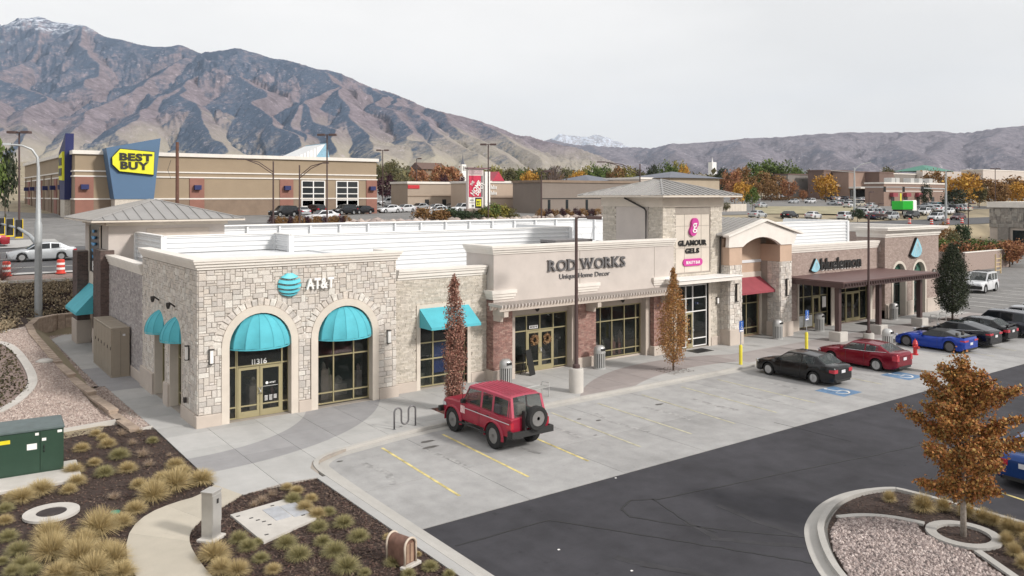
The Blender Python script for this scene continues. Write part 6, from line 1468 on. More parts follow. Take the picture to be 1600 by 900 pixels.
# slender maroon column
def column_tree(name, label, x, y, H, prof, n, size, lm, seed, trunkr=.05, lump=.18):
    r = np.random.RandomState(seed); root = thing(name, label, "tree", (x, y, 0)); P = []; limbs = []
    nb = int(22 * H / 5)
    for i in range(nb):
        t = (i + .5) / nb; a = r.uniform(0, 6.283); R0 = ip(prof, t); z0 = H * max(.08, t - .12); z1 = H * min(.97, t + .06)
        limbs.append(([(0, 0, z0), (math.cos(a) * R0 * .5, math.sin(a) * R0 * .5, (z0 + z1) / 2), (math.cos(a) * R0 * .85, math.sin(a) * R0 * .85, z1)], .018, .006))
    nc = int(n / 38)
    for i in range(nc):
        t = r.uniform(prof[0][0], 1) ; R0 = ip(prof, t); a = r.uniform(0, 6.283); q = R0 * math.sqrt(r.uniform(.12, 1.0)) * r.uniform(.88, 1.1); c = np.array([q * math.cos(a), q * math.sin(a), H * t])
        k = int(38 * r.uniform(.5, 1.3) * (.35 + .65 * min(1, R0 / max(p[1] for p in prof)))); sg_ = lump * (.35 + .65 * R0 / max(p[1] for p in prof))
        P.append(c + r.normal(size=(k, 3)) * np.array([sg_ * .55, sg_ * .55, sg_]))
    P = np.concatenate(P)
    return tree_parts(root, limbs, P, size, lm, seed, trunk=([(0, 0, -.05), (.01, 0, H * .4), (0, .01, H * .97)], [trunkr, trunkr * .7, .01]))
column_tree("columnar_tree", "slender maroon leaved tree standing behind the red wagon", 9.42, -3.6, 5.6, [(.05, .24), (.12, .33), (.35, .40), (.55, .40), (.75, .34), (.9, .22), (.97, .10), (1, .03)], 15000, .038, LM['maroon'], 3, lump=.15)
column_tree("oval_tree", "small oval tree of rusty orange leaves in the pavement pit", 22.75, -3.55, 5.2, [(.09, .15), (.14, .45), (.25, .70), (.42, .76), (.58, .66), (.72, .42), (.85, .2), (.95, .1), (1, .02)], 19000, .036, LM['orange'], 4, lump=.2)
column_tree("oval_tree", "dark green oval tree at the far end of the pavement", 52.0, -3.55, 5.4, [(.13, .2), (.18, .75), (.3, 1.08), (.5, 1.15), (.7, .95), (.85, .6), (.95, .3), (1, .05)], 26000, .05, LM['darkgreen'], 5, trunkr=.08, lump=.28)
# the maple on the corner island: tiers of spreading limbs with gaps between them
mp_t = thing("maple_tree", "rusty orange maple with spreading tiers in the ringed corner bed", "tree", (13.5, -22.35, 0)); r = np.random.RandomState(21); P = []; limbs = []
H = 4.75
for i in range(38):
    t = i / 38; z0 = .95 + (H - 1.5) * t ** .95; a = i * 2.4 + r.uniform(-.4, .4); Lm = ip([(0, 1.35), (.5, 1.5), (.75, .95), (1, .4)], t) * r.uniform(.5, 1.2)
    rise = Lm * r.uniform(.25, .6) * (1 + t); pts = [(0, 0, z0 - .1), (math.cos(a) * Lm * .5, math.sin(a) * Lm * .5, z0 + rise * .45), (math.cos(a) * Lm, math.sin(a) * Lm, z0 + rise)]
    limbs.append((pts, .022, .006))
    for k in range(int(9 * Lm / 1.2) + 4):
        s = r.uniform(.18, 1.0); c = np.array(pts[0]) * (1 - s) + np.array(pts[2]) * s; c[2] += rise * .12 * math.sin(math.pi * s); sg_ = .14 * (1.2 - .7 * s)
        P.append(c + r.normal(size=(int(88 * (1.2 - .5 * s)), 3)) * np.array([sg_, sg_, sg_ * .75]))
for i in range(16): t = r.uniform(.75, 1.0); P.append(np.array([r.normal() * .06, r.normal() * .06, H * t]) + r.normal(size=(60, 3)) * np.array([.09, .09, .12]))
tree_parts(mp_t, limbs, np.concatenate(P), .038, LM['maple'], 22, bark=M_barkl, trunk=([(0, 0, -.05), (.01, .01, 1.2), (-.02, 0, 2.6), (0, .01, H * .97)], [.085, .07, .045, .01]), aspect=.8)

# grass tufts
M_gt = mat("tan_grass_blades", [(.40, .31, .15), (.50, .39, .20), (.31, .24, .11), (.58, .47, .26), (.43, .33, .15)], .8, namt=.1)
M_gg = mat("green_tan_grass_blades", [(.26, .24, .10), (.36, .31, .15), (.19, .19, .08), (.46, .39, .21)], .8, namt=.1)
M_gp = mat("straw_pink_grass_blades", [(.36, .27, .19), (.30, .21, .15), (.42, .33, .24), (.25, .2, .13)], .8, namt=.1)
def tuft_mesh(name, m, seed, n=1500, up=.3):
    r = np.random.RandomState(seed); V = []; F_ = []
    for i in range(n):
        a = r.uniform(0, 6.283); lean = r.uniform(0, 1) ** .75 * 1.38 * (.8 + up)/1.1; lean = min(lean, 1.42); L = r.uniform(.68, .95) * (1.0 - .2 * lean / 1.35); b0 = r.uniform(0, .16); th = r.uniform(0, 3.14); w = r.uniform(.005, .010)
        d = np.array([math.cos(a), math.sin(a)]); wx, wy = w * math.cos(th), w * math.sin(th); k = len(V)
        for s, ww in ((0, .8), (.5, 1), (1, .15)):
            ang = lean * (.35 + .75 * s); rr_ = b0 + L * s * math.sin(ang); z = L * s * math.cos(ang)
            V += [(d[0] * rr_ - wx * ww, d[1] * rr_ - wy * ww, z), (d[0] * rr_ + wx * ww, d[1] * rr_ + wy * ww, z)]
        F_ += [(k, k + 1, k + 3, k + 2), (k + 2, k + 3, k + 5, k + 4)]
    me = bpy.data.meshes.new(name); me.from_pydata(V, [], F_); me.materials.append(m); return me
TM = {'t': [tuft_mesh("grass_tuft", M_gt, s) for s in (1, 2, 3)], 'g': [tuft_mesh("grass_tuft", M_gg, s) for s in (4, 5, 6)], 'p': [tuft_mesh("grass_tuft", M_gp, s, 220) for s in (7, 8)]}
def tuft(px, py, dpx, kind, label, group, z=-.03, hs=1.0):
    x, y = g(px, py - dpx * .18, z); D = (x - CX) * CA + (y - CY) * SA; dia = dpx * D / F
    o = instance("grass_tuft", rnd.choice(TM[kind]), None, (x, y, z), (0, 0, rnd.uniform(0, 6.28)), (dia / 1.25, dia / 1.25, dia / 1.35 * hs)); tag(o, label, "ornamental grass", group)
Z1 = [(410, 285, 80, 't'), (540, 265, 85, 't'), (610, 205, 70, 'p'), (665, 250, 62, 'p'), (475, 355, 72, 't'), (600, 325, 100, 'g'), (525, 412, 98, 'g'), (715, 315, 90, 'p'), (640, 392, 96, 't'), (750, 360, 72, 'p'), (850, 305, 40, 'p'), (880, 370, 92, 't'), (480, 205, 60, 't'), (765, 240, 60, 'g'), (700, 192, 60, 'p'), (515, 225, 60, 't'),
      (815, 450, 110, 't'), (880, 495, 160, 't'), (770, 548, 155, 't'), (1010, 460, 140, 't'), (920, 405, 90, 't'), (570, 525, 74, 'p'), (680, 600, 115, 't'), (370, 400, 100, 't'), (385, 455, 95, 't'), (345, 495, 85, 't'), (110, 548, 135, 't'), (205, 508, 135, 't'), (55, 535, 90, 't'), (25, 590, 85, 'g'), (25, 650, 85, 't'), (700, 470, 90, 't'),
      (610, 670, 125, 't'), (500, 725, 190, 't'), (255, 845, 190, 't'), (250, 760, 165, 't'), (420, 770, 150, 't'), (400, 870, 185, 't'), (570, 870, 165, 't'), (520, 815, 140, 't'), (470, 930, 170, 't'), (290, 930, 150, 't'), (610, 930, 150, 't'), (40, 735, 100, 'g'), (90, 805, 115, 'g'), (110, 875, 115, 'g'), (10, 850, 70, 'g'), (160, 905, 100, 'g'), (350, 930, 130, 't'), (60, 905, 90, 'g')]
for x, y, d_, k in Z1:
    gname = {'t': "tan grass tufts in the large bed", 'g': "greenish grass tufts in the large bed", 'p': "pinkish straw tufts in the large bed"}[k]
    tuft(x / 3.215, 620 + y / 3.215, d_ / 3.215, k, {'t': "tan feathery grass tuft in the mulch bed left of the curved path", 'g': "low greenish grass tuft in the mulch bed left of the curved path", 'p': "pale pinkish straw tuft in the mulch bed near the walkway corner"}[k], gname, hs=1.15 if d_ > 150 else .85)
Z2 = [(30, 545, 82, 'p'), (80, 505, 62, 'p'), (155, 475, 62, 't'), (205, 495, 72, 't'), (185, 542, 88, 'g'), (275, 535, 72, 't'), (245, 582, 88, 't'), (310, 618, 92, 't'), (365, 602, 72, 'g'), (315, 685, 98, 'g'), (440, 665, 102, 'g'), (335, 755, 88, 'g'), (150, 770, 112, 'g'), (215, 833, 124, 'g'), (395, 815, 128, 'g'), (455, 895, 138, 'g'), (515, 735, 104, 'g'), (25, 838, 85, 'g'), (85, 895, 85, 't'), (545, 905, 66, 'g'), (690, 860, 92, 'g'), (662, 722, 52, 't'), (812, 805, 42, 't'), (875, 880, 82, 'g'), (765, 912, 74, 'g'), (970, 912, 64, 'g'), (290, 884, 44, 'p'), (5, 750, 60, 'g')]
for x, y, d_, k in Z2: tuft(400 + x / 3.215, 620 + y / 3.215, d_ / 3.215, k, {'t': "tan grass tuft in the bed between the curved path and the kerb", 'g': "rounded green and tan grass tuft in the bed beside the vault lid", 'p': "pale straw tuft in the bed between the path and the kerb"}[k], {'t': "tan tufts in the small bed", 'g': "green tufts in the small bed", 'p': "straw tufts in the small bed"}[k], hs=.85)
for x, y, d_, k in [(1075, 845, 160, 't'), (1110, 905, 130, 't'), (1200, 745, 95, 'g'), (1245, 785, 95, 'g'), (1190, 915, 130, 't'), (1275, 560, 60, 'p')]: tuft(x / 3.215, 620 + y / 3.215, d_ / 3.215, k, {'t': "large tan grass tuft at the foot of the silver pedestal", 'g': "greenish tuft between silver pedestal and vault lid", 'p': "pale straw tuft beside the walkway corner"}[k], "tufts round the silver pedestal", hs=.95)
for x, y, d_, k in [(715, 200, 90, 't'), (935, 275, 150, 't'), (1070, 262, 110, 't'), (1220, 305, 130, 't'), (1330, 340, 120, 't'), (1400, 360, 110, 't'), (1500, 410, 130, 't'), (1580, 430, 120, 't'), (1490, 490, 110, 't'), (1540, 560, 110, 't'), (1600, 640, 110, 't'), (1630, 500, 120, 't')]:
    tuft(1220 + x / 4.21, 740 + y / 4.21, d_ / 4.21, k, "golden grass clump in the island bed beside the maple", "golden clumps on the corner island", hs=1.35)
# low dry shrubs on the dark slope, in rows
sh = leaves_mesh("low_shrub", np.random.RandomState(5).normal(size=(260, 3)) * np.array([.28, .28, .16]) + np.array([0, 0, .22]), .06, mat("dry_shrub_leaves", [(.36, .28, .18), (.26, .20, .13), (.44, .36, .24), (.18, .15, .10)], .9, namt=.1), 3)
for row, Y in enumerate((29.2, 29.9, 30.6, 31.3)):
    for i in range(17):
        x = -11 + i * .95 + (row % 2) * .45 + rnd.uniform(-.15, .15); y = Y + rnd.uniform(-.2, .2); o = instance("low_shrub", sh, None, (x, y, tz(x, y) + .02), (0, 0, rnd.uniform(0, 6)), (rnd.uniform(.9, 1.35),) * 3)
        tag(o, "dry tan shrub in the planted rows below the roadside verge", "shrub", "dry shrubs in rows on the slope")
for i in range(26):
    x, y = rnd.uniform(-9, -3.6), rnd.uniform(22.3, 27); x = min(x, -3.6)
    if y > 22.3 + (x + 9) * .2: o = instance("low_shrub", sh, None, (x, y, tz(x, y) + .02), (0, 0, rnd.uniform(0, 6)), (1.1,) * 3); tag(o, "dry tan shrub beside the curved block wall", "shrub", "dry shrubs by the block wall")
r = np.random.RandomState(9); P = []
while len(P) < 16000:
    x, y = r.uniform(-25, 3), r.uniform(25, 29.4)
    if y > 28.9 or x < -3.8: P.append((x, y, tz(x, y) + abs(r.normal()) * .22))
o = instance("ground_cover", leaves_mesh("ground_cover", np.array(P), .10, mat("dark_brown_cover", [(.035, .022, .022), (.05, .03, .028), (.025, .018, .02), (.07, .045, .035)], .9, namt=.1), 9)); tag(o, "dark brown creeping ground cover on the slope behind the block wall", "ground cover", None, "stuff")
P = []
while len(P) < 5000:
    x, y = r.uniform(-12, -4.6), r.uniform(5.5, 20.5)
    if inside(x, y, insid): P.append((x, y, tz(x, y) + abs(r.normal()) * .06))
o = instance("ground_cover", leaves_mesh("ground_cover", np.array(P), .07, mat("dark_green_cover", [(.035, .035, .015), (.05, .045, .02), (.09, .07, .03), (.03, .025, .015)], .9, namt=.1), 10)); tag(o, "dark leafy ground cover inside the curved kerb on the left", "ground cover", None, "stuff")
for px, py, l in ((70, 560, "pale flat boulder lying in the red gravel slope"),):
    x, y = g(px, py + 6, .6); mb = MB().lathe([(0, -.1), (.4, -.05), (.42, .08), (.25, .16), (0, .18)], 9); o = mb.build("boulder", M_conc, smooth=True, loc=(x, y, tz(x, y))); tag(o, l, "boulder")
# bare twiggy bush by the verge
tb = thing("twiggy_bush", "leafless reddish twiggy bush on the roadside verge at the left", "bush", (-4.0, 32.3, tz(-4, 32.3))); mb = MB()
for i in range(150):
    a = rnd.uniform(0, 6.28); L_ = rnd.uniform(.8, 2.1); b = rnd.uniform(.2, 1.1); p1 = (math.cos(a) * L_ * math.sin(b) * .5, math.sin(a) * L_ * math.sin(b) * .5, L_ * math.cos(b) * .55); p2 = (p1[0] * 2.1 + rnd.uniform(-.2, .2), p1[1] * 2.1 + rnd.uniform(-.2, .2), L_ * math.cos(b))
    mb.tube([(0, 0, 0), p1, p2], .012, 3, .004, cap=False)
o = mb.build("twigs", mat("red_twigs", (.16, .08, .07), .9), tb); o["kind"] = "stuff"
# ------------------------------------------------ beyond the site
def plane_x(px, Y):               # X where the sight line of a picture column meets the plane Y
    dx, dy = ray(px); t = (Y - CY) / dy; return CX + t * dx, t
# far trees: unit trees, 1 m tall and 1 m wide
UT = {}
def unit_tree(kind, var):
    if (kind, var) in UT: return UT[(kind, var)]
    r = np.random.RandomState(sum(ord(c) for c in kind) * 7 + var); P = []
    for i in range(46):
        d = r.normal(size=3); d /= np.linalg.norm(d); q = r.uniform(.25, 1) ** .5; c = d * q * np.array([.44, .44, .38]) + np.array([0, 0, .60])
        P.append(c + r.normal(size=(34, 3)) * .065)
    cm = leaves_mesh("crown", np.concatenate(P), .036, LM[kind], var)
    tm = MB().tube([(0, 0, -.02), (.005, 0, .3), (0, .01, .62)], [.035, .026, .012], 6).tube([(0, 0, .28), (.14, .05, .55)], .014, 4, .005).tube([(0, 0, .3), (-.13, -.06, .58)], .014, 4, .005).mesh("trunk", M_bark, True)
    UT[(kind, var)] = (cm, tm); return cm, tm
def far_tree(px, yb, yt, wpx, kind, label, name="tree", group=None, D=None):
    if D is None: X, Y, Z, D = on_ground(px, yb)
    else: X, Y, _ = at(px, D); Z = tz(X, Y)
    ztop = CZ - (yt - HOR) * D / F; H = max(2, ztop - Z); W_ = wpx * D / F; cm, tm = unit_tree(kind, rnd.randrange(3))
    o = thing(name, label, "tree", (X, Y, Z), rnd.uniform(0, 6), group); instance("trunk", tm, o, scale=(W_ * .8, W_ * .8, H)); instance("crown", cm, o, scale=(W_, W_, H)); return o
WF = mat("dark_store_glass", (.02, .025, .028), .1, namt=0)
def fbox(name, label, cat, px0, px1, yb, yt, depth, m, base=None, D=None, cap=True, capm=None):
    """a low building seen front on along X: returns root, and the local box limits"""
    if D is None: X0, Y0, Z0, D = on_ground(px0, yb)
    else: X0, Y0, _ = at(px0, D); Z0 = tz(X0, Y0)
    X1, D1 = plane_x(px1, Y0); H = (CZ - (yt - HOR) * D / F) - Z0; L_ = X1 - X0
    o = thing(name, label, cat, (X0, Y0, Z0)); MB().box(0, L_, 0, depth, -1.5, H).build("walls", m, o)
    if cap: MB().box(-.2, L_ + .2, -.2, depth + .2, H + .003, H + .45).build("roof_edge", capm or M_cornice, o)
    if base: MB().box(-.12, L_ + .12, -.12, depth + .12, -1.5, H * .28).build("base_band", base, o)
    o["Ldat"] = [L_, H, D, D1]; del o["Ldat"]
    return o, L_, H, D, X0, Y0, Z0
def U(px, Y0, X0): return plane_x(px, Y0)[0] - X0
# ---- big electronics store
M_tan = mat("tan_store_wall", (.315, .245, .17), .9, namt=.06, nscale=.3); M_tanb = mat("brown_block_base", (.23, .17, .125), .9, namt=.12, nscale=.6); M_rpil = mat("red_brown_pilaster", (.27, .13, .10), .9, namt=.1, nscale=.5)
M_bblue = mat("slate_blue_panel", (.075, .145, .25), .6, namt=.05, nscale=.3); M_navy = mat("navy_panel", (.012, .018, .10), .6, namt=.05); M_yel = mat("yellow_sign", (.72, .70, .02), .5, namt=.02)
X0, Y0, _ = at(117, 118); X1, D1 = plane_x(588, Y0); LB = X1 - X0; zb = tz(X0, Y0) - .5; ZT = 14.95
S = thing("electronics_store", "long tan big box store with red brown pilasters and slanted blue sign towers", "store", (X0, Y0, 0))
MB().box(0, LB, 0, 62, zb - 2, ZT).build("walls", M_tan, S); MB().box(-.06, LB + .06, -.06, 62.1, zb - 2, 8.35).build("base_band", M_tanb, S)
MB().box(-.35, LB + .35, -.35, 62.3, ZT + .003, ZT + .55).build("roof_edge", M_cornice, S)
for z in (12.45, 11.7, 8.4):
    MB().box(-.16, LB + .16, -.16, 62.2, z, z + .2).build("wall_band", M_cornice, S)
uB = lambda px: U(px, Y0, X0)
for a, b in ((117, 146), (296, 319), (437, 458), (572, 588.5)):
    p = MB().box(uB(a), uB(b), -.14, 0, zb - 2, 11.69).build("pilaster", M_rpil, S); c = (uB(a) + uB(b)) / 2
    MB().box(c - .5, c + .5, -.8, -.14, 9.9, 10.6).build("wall_light", M_navy, p)
for i in range(6):
    y = 8 + i * 9; MB().box(-.14, 0, y, y + 3, zb - 2, 11.69).build("pilaster", M_rpil if i % 2 else M_tanb, S); MB().box(-.9, -.14, y + 1, y + 2, 9.9, 10.6).build("wall_light", M_navy, S); MB().tube([(-.25, y + 5, zb - 2), (-.25, y + 5, 12.4)], .1, 5).build("downspout", M_tanb, S)
for a, b in ((471.5, 507), (525.5, 559)):
    wa, wb_ = uB(a), uB(b); f_ = MB()
    for x in (wa, (wa + wb_) / 2, wb_): f_.box(x - .09, x + .09, -.12, .02, 6.1, 11.5)
    for k in range(6): z = 6.1 + k * 1.07; f_.box(wa, wb_, -.11, .02, z - .07, z + .07)
    f_ = f_.build("window", M_white, S)
    for c_ in range(2):
        for k in range(5): x0 = wa + (wb_ - wa) * c_ / 2; MB().box(x0 + .1, x0 + (wb_ - wa) / 2 - .1, -.06, -.02, 6.2 + k * 1.07, 7.05 + k * 1.07).build("pane", WF, f_)
def zB(py, px): return CZ - (py - HOR) * plane_x(px, Y0 - 3)[1] / F
u3 = lambda px: U(px, Y0 - 3, X0)
pts = [(u3(166), zB(231, 166)), (u3(251), zB(216, 251)), (u3(240.5), zB(311, 240)), (u3(178.5), zB(311, 178))]
tw_ = MB().wall(lambda u, v, w_: (u, -3 + w_, v), pts[::-1], [], 3.2).build("sign_tower", M_bblue, S)
MB().box(pts[3][0] + .1, pts[2][0] - .1, -2.9, 0, zb - 2, pts[3][1]).build("stone_base", M_ledge, S)
tg = [(174.5, 246), (187, 233), (240, 238), (238.5, 273), (186, 267.5), (175, 257)]
tag_ = MB().wall(lambda u, v, w_: (u, -3.5 + w_, v), [(u3(a), zB(b, a)) for a, b in tg][::-1], [], .35).build("tag_sign", M_yel, tw_)
tag_b = MB().wall(lambda u, v, w_: (u, -3.3 + w_, v), [(u3(a), zB(b, a)) for a, b in [(173.6, 245.7), (186.7, 231.8), (241, 237), (239.6, 274.3), (185.7, 268.8), (174, 257.3)]][::-1], [], .29).build("tag_rim", M_black, tw_)
a0, a1 = u3(185.5), u3(236.5); slope_ = .045
text("BEST", 1, 1.02, .12, tag_, lambda u, v, w_: (a0 + u, -3.62 + w_, zB(250, 190) + v - .02 * u), M_black, bold=.045, width=a1 - a0, gap=.02)
a0b, a1b = u3(187), u3(231)
text("BUY", 1, 1.05, .12, tag_, lambda u, v, w_: (a0b + u, -3.62 + w_, zB(263.5, 190) + v - .02 * u), M_black, bold=.045, width=a1b - a0b, gap=.02)
# second sign tower on the left flank
t2 = MB().wall(lambda u, v, w_: (-.9 + w_, u, v), [(3.2, 8.4), (7.6, 8.4), (8.8, 15.4), (2.2, 18.0)], [], 1.1).build("sign_tower", M_navy, S)
MB().box(-.85, 0, 3.4, 7.4, zb - 2, 8.4).build("stone_base", M_ledge, S)
MB().wall(lambda u, v, w_: (-1.2 + w_, u, v), [(3.2, 11.2), (3.2, 15.4), (6.2, 14.9), (6.8, 13.8), (6.8, 12.4), (6.2, 11.3)], [], .33).build("tag_sign", M_yel, t2)
for z in (13.4, 11.9): MB().box(-1.27, -1.205, 3.5, 6.1, z, z + 1.1).build("sign_lettering", M_black, t2)
# white ribbed and blue peak rising from the roof
pa_, pb_ = uB(478), uB(543); MB().add([(pa_ * 1.02, 12, ZT), (pb_, 12, ZT), (pb_ + 1.2, 12, 18.6), (pa_ * 1.02, 22, ZT), (pb_, 26, ZT), (pb_ + 1.2, 22, 18.6)], [(0, 1, 2), (3, 5, 4), (0, 2, 5, 3), (1, 4, 5, 2)]).build("roof_peak", M_rib, S)
MB().add([(pb_ - 1.6, 11.9, ZT), (pb_ + 2.2, 11.9, ZT), (pb_ + 1.3, 11.9, 18.75), (pb_ - 1.6, 12.4, ZT), (pb_ + 2.2, 26, ZT), (pb_ + 1.3, 22, 18.75)], [(0, 1, 2), (3, 5, 4), (0, 2, 5, 3), (1, 4, 5, 2)]).build("roof_peak_side", mat("pale_blue_panel", (.19, .34, .44), .6), S)
for i in range(12): x = pa_ + (pb_ - pa_) * i / 12; MB().box(x, x + .06, 11.86, 11.99, ZT, ZT + 3.4 * i / 12).build("rib", M_rib, S)
# ---- low shops behind the sign pylon
D_ = None
o, L_, H_, D_, x0, y0, z0 = fbox("low_retail_building", "long beige single storey building beyond the parked cars", "retail building", 637, 748, 317, 287, 7, mat("beige_wall_a", (.36, .29, .23), .9, namt=.06, nscale=.3), D=165)
MB().box(-.1, L_, -.1, 0, H_ * .52, H_ * .55).build("wall_band", M_tanb, o)
for px in (664, 691, 716): MB().box(U(px, y0, x0), U(px, y0, x0) + .9, -.08, 0, 0, 2.2).build("door", M_black, o)
MB().box(0, U(655, y0, x0), -.15, 0, H_ * .82, H_ * .95).build("red_sign", mat("bright_red_sign", (.5, .02, .03), .5), o)
o, L_, H_, D_, x0, y0, z0 = fbox("kids_shop_building", "peach beige shop with red gabled roof pieces and white lettering", "shop", 748, 848, 326, 286, 10, mat("peach_wall", (.47, .37, .29), .9, namt=.06, nscale=.3), D=158)
MB().box(0, U(822, y0, x0), -.1, 0, -.5, H_ * .14).build("base_band", M_rpil, o); MB().box(0, U(822, y0, x0), -.08, 0, H_ * .47, H_ * .49).build("wall_band", M_tanb, o)
a, b = U(768, y0, x0), U(800, y0, x0); M_rr = mat("red_metal_roof", (.45, .035, .07), .5, namt=.05)
MB().add([(a, -.3, H_ + .4), (b - 2, -.3, H_ + .4), ((a + b - 2) / 2, -.3, H_ + 2.3), (a + 3, 9, H_ + .4), (b + 1, 9, H_ + .4), ((a + b) / 2 + 1, 9, H_ + 2.3)], [(0, 1, 2), (3, 5, 4), (0, 2, 5, 3), (1, 4, 5, 2)]).build("gable_roof", M_rr, o)
a, b = U(818, y0, x0), U(848, y0, x0)
c_ = MB().box(a, b, -3, 0, H_ * .5, H_ * .85).build("entrance_canopy", M_stuccog, o); MB().add([(a - .3, -3.3, H_ * .85), (b + .3, -3.3, H_ * .85), (b - 1.2, -1, H_ * 1.02), (a + 1.2, -1, H_ * 1.02), (b + .3, .2, H_ * .85), (a - .3, .2, H_ * .85)], [(0, 1, 2, 3), (1, 4, 2), (0, 3, 5), (3, 2, 4, 5)]).build("canopy_roof", M_rr, c_)
MB().box(a + 1.2, b - 1.2, -.1, 0, 0, H_ * .5).build("glass_front", WF, o)
for row, (za, n) in enumerate(((.80, 5), (.60, 5))):
    for k in range(n): x = U(766.2 + k * 2.0, y0, x0); MB().box(x, x + .16, -.16, -.02, H_ * za, H_ * za + (.75 if k in (0, 2) else .5)).build("sign_stroke", M_white, o)
o, L_, H_, D_, x0, y0, z0 = fbox("office_building", "grey brown flat office block with narrow dark windows", "office", 847, 1000, 326, 285, 9, mat("grey_brown_wall", (.215, .18, .155), .9, namt=.06, nscale=.3), D=150, capm=M_tanb)
for px in (856, 884, 915): MB().box(U(px, y0, x0), U(px, y0, x0) + .55, -.08, 0, .6, 2.6).build("window", WF, o)
MB().box(0, L_, -.12, 0, H_ * .48, H_ * .5).build("wall_band", M_black, o)
def hipped(name, label, px0, px1, yb, ye, yr, m, mr, D, depth=14):
    o, L_, H_, D_, x0, y0, z0 = fbox(name, label, "building", px0, px1, yb, ye, depth, m, D=D, cap=False)
    hr = (ye - yr) * D / F; MB().add([(-.8, -.8, H_), (L_ + .8, -.8, H_), (L_ + .8, depth + .8, H_), (-.8, depth + .8, H_), (L_ / 2 - .3, depth / 2, H_ + hr), (L_ / 2 + .3, depth / 2, H_ + hr)], [(0, 1, 5, 4), (1, 2, 5), (2, 3, 4, 5), (3, 0, 4), (0, 3, 2, 1)]).build("hip_roof", mr, o); return o
M_gr = mat("slate_grey_roof", (.14, .15, .18), .7, namt=.1, nscale=.4)
hipped("hip_roofed_shop", "low shop with a grey hipped roof just left of the tower", 922, 972, 300, 283, 272, M_stuccog, M_gr, 190)
hipped("hip_roofed_shop", "tan shop block with grey hipped roof right behind the tower", 1046, 1124, 300, 277.5, 266, mat("tan_block_wall", (.40, .33, .25), .9, namt=.08, nscale=.4), M_gr, 185)
fbox("flat_roofed_shop", "pale flat roofed shop between the two hipped roofs", "shop", 1000, 1046, 300, 280, 12, M_stuccod, D=186)
# white church with dark spire
X, Y, Z = at(723, 420); cz_ = CZ - (272 - HOR) * 420 / F; ch = thing("church_steeple", "small white church tower with a dark pointed spire above the trees", "church", (X, Y, 0)); k = 420 / F
MB().box(-4 * k, 4 * k, -4 * k, 4 * k, cz_ - 25, CZ + (HOR - 257) * k).build("tower", M_white, ch); MB().lathe([(4.4 * k, CZ + (HOR - 257) * k), (1.2 * k, CZ + (HOR - 250) * k), (0, CZ + (HOR - 240) * k)], 4).build("spire", M_gr, ch)
for s in (-1.6, 1.6): MB().box((s - .7) * k, (s + .7) * k, -4.2 * k, -4 * k, CZ + (HOR - 267) * k, CZ + (HOR - 260) * k).build("belfry_opening", WF, ch)
X, Y, _ = at(678, 300); o = thing("gabled_house", "brown gabled roof peeking between the autumn trees", "house", (X, Y, tz(X, Y)));
MB().box(-5, 5, 0, 8, 0, 8.5).build("walls", M_tanb, o); MB().add([(-5.6, -1, 8.5), (5.6, -1, 8.5), (5.6, 9, 8.5), (-5.6, 9, 8.5), (-5.6, 4, 11), (5.6, 4, 11)], [(0, 1, 5, 4), (2, 3, 4, 5), (1, 2, 5), (3, 0, 4)]).build("roof", mat("brown_roof", (.13, .085, .07), .9), o)
# ---- the mall and restaurant on the right
MM = mat("mall_brown", (.155, .105, .09), .9, namt=.1, nscale=.3); MM2 = mat("mall_tan", (.26, .18, .145), .9, namt=.08, nscale=.3); MM3 = mat("mall_grey", (.20, .18, .165), .9, namt=.08, nscale=.3)
def mall(px0, px1, yt, m, label, D=330, dep=7, y_off=0): return fbox("mall_section", label, "mall building", px0, px1, 305, yt, dep, m, D=D, capm=MM)
mall(1231, 1290, 273, MM3, "grey brown mall wing behind the golden tree")
o, L_, H_, D_, x0, y0, z0 = mall(1287, 1334, 267, MM, "tall dark brown mall entrance block with a row of windows", 325)
for i in range(4): MB().box(L_ * .12 + i * L_ * .19, L_ * .25 + i * L_ * .19, -.3, 0, H_ * .76, H_ * .88).build("window", WF, o)
MB().box(-2, L_ * .95, -4, 0, H_ * .45, H_ * .52).build("canopy", M_cornice, o)
o, L_, H_, D_, x0, y0, z0 = mall(1326, 1376, 269, MM2, "wide tan brick mall front above a long pale canopy", 322)
MB().box(0, L_ * 1.3, -5, 0, H_ * .42, H_ * .48).build("canopy", M_cornice, o); MB().box(1, L_ * 1.2, -.3, 0, 0, H_ * .38).build("dark_arcade", WF, o)
mall(1374, 1396, 270, MM, "narrow dark red brown mall block", 324)
o, L_, H_, D_, x0, y0, z0 = fbox("restaurant", "tan single storey restaurant with dark red awnings and roof equipment", "restaurant", 1381, 1480, 325, 287, 6, MM2, D=245)
for px in (1390, 1411, 1430): MB().box(U(px, y0, x0), U(px, y0, x0) + 2.6, -1.2, 0, H_ * .42, H_ * .6).build("awning", M_redf, o)
for px in (1392, 1413, 1432, 1455): MB().box(U(px, y0, x0), U(px, y0, x0) + 1.8, -.1, 0, 0, H_ * .4).build("window", WF, o)
MB().box(-.1, L_, -.1, 0, H_ * .66, H_ * .69).build("wall_band", M_cornice, o)
for px in (1403, 1410, 1433, 1446, 1462): x = U(px, y0, x0); MB().bev(x, x + 2.2, 2, 4.5, H_ + .4, H_ + 1.9, .1).build("rooftop_unit", M_silver, o)
o, L_, H_, D_, x0, y0, z0 = fbox("department_store", "pale department store with a green hipped roof at the far right", "store", 1396, 1540, 300, 272, 10, MM3, D=380)
MB().box(U(1432, y0, x0), U(1500, y0, x0), -3, 0, 0, H_ + 2).build("entrance_block", M_stuccog, o)
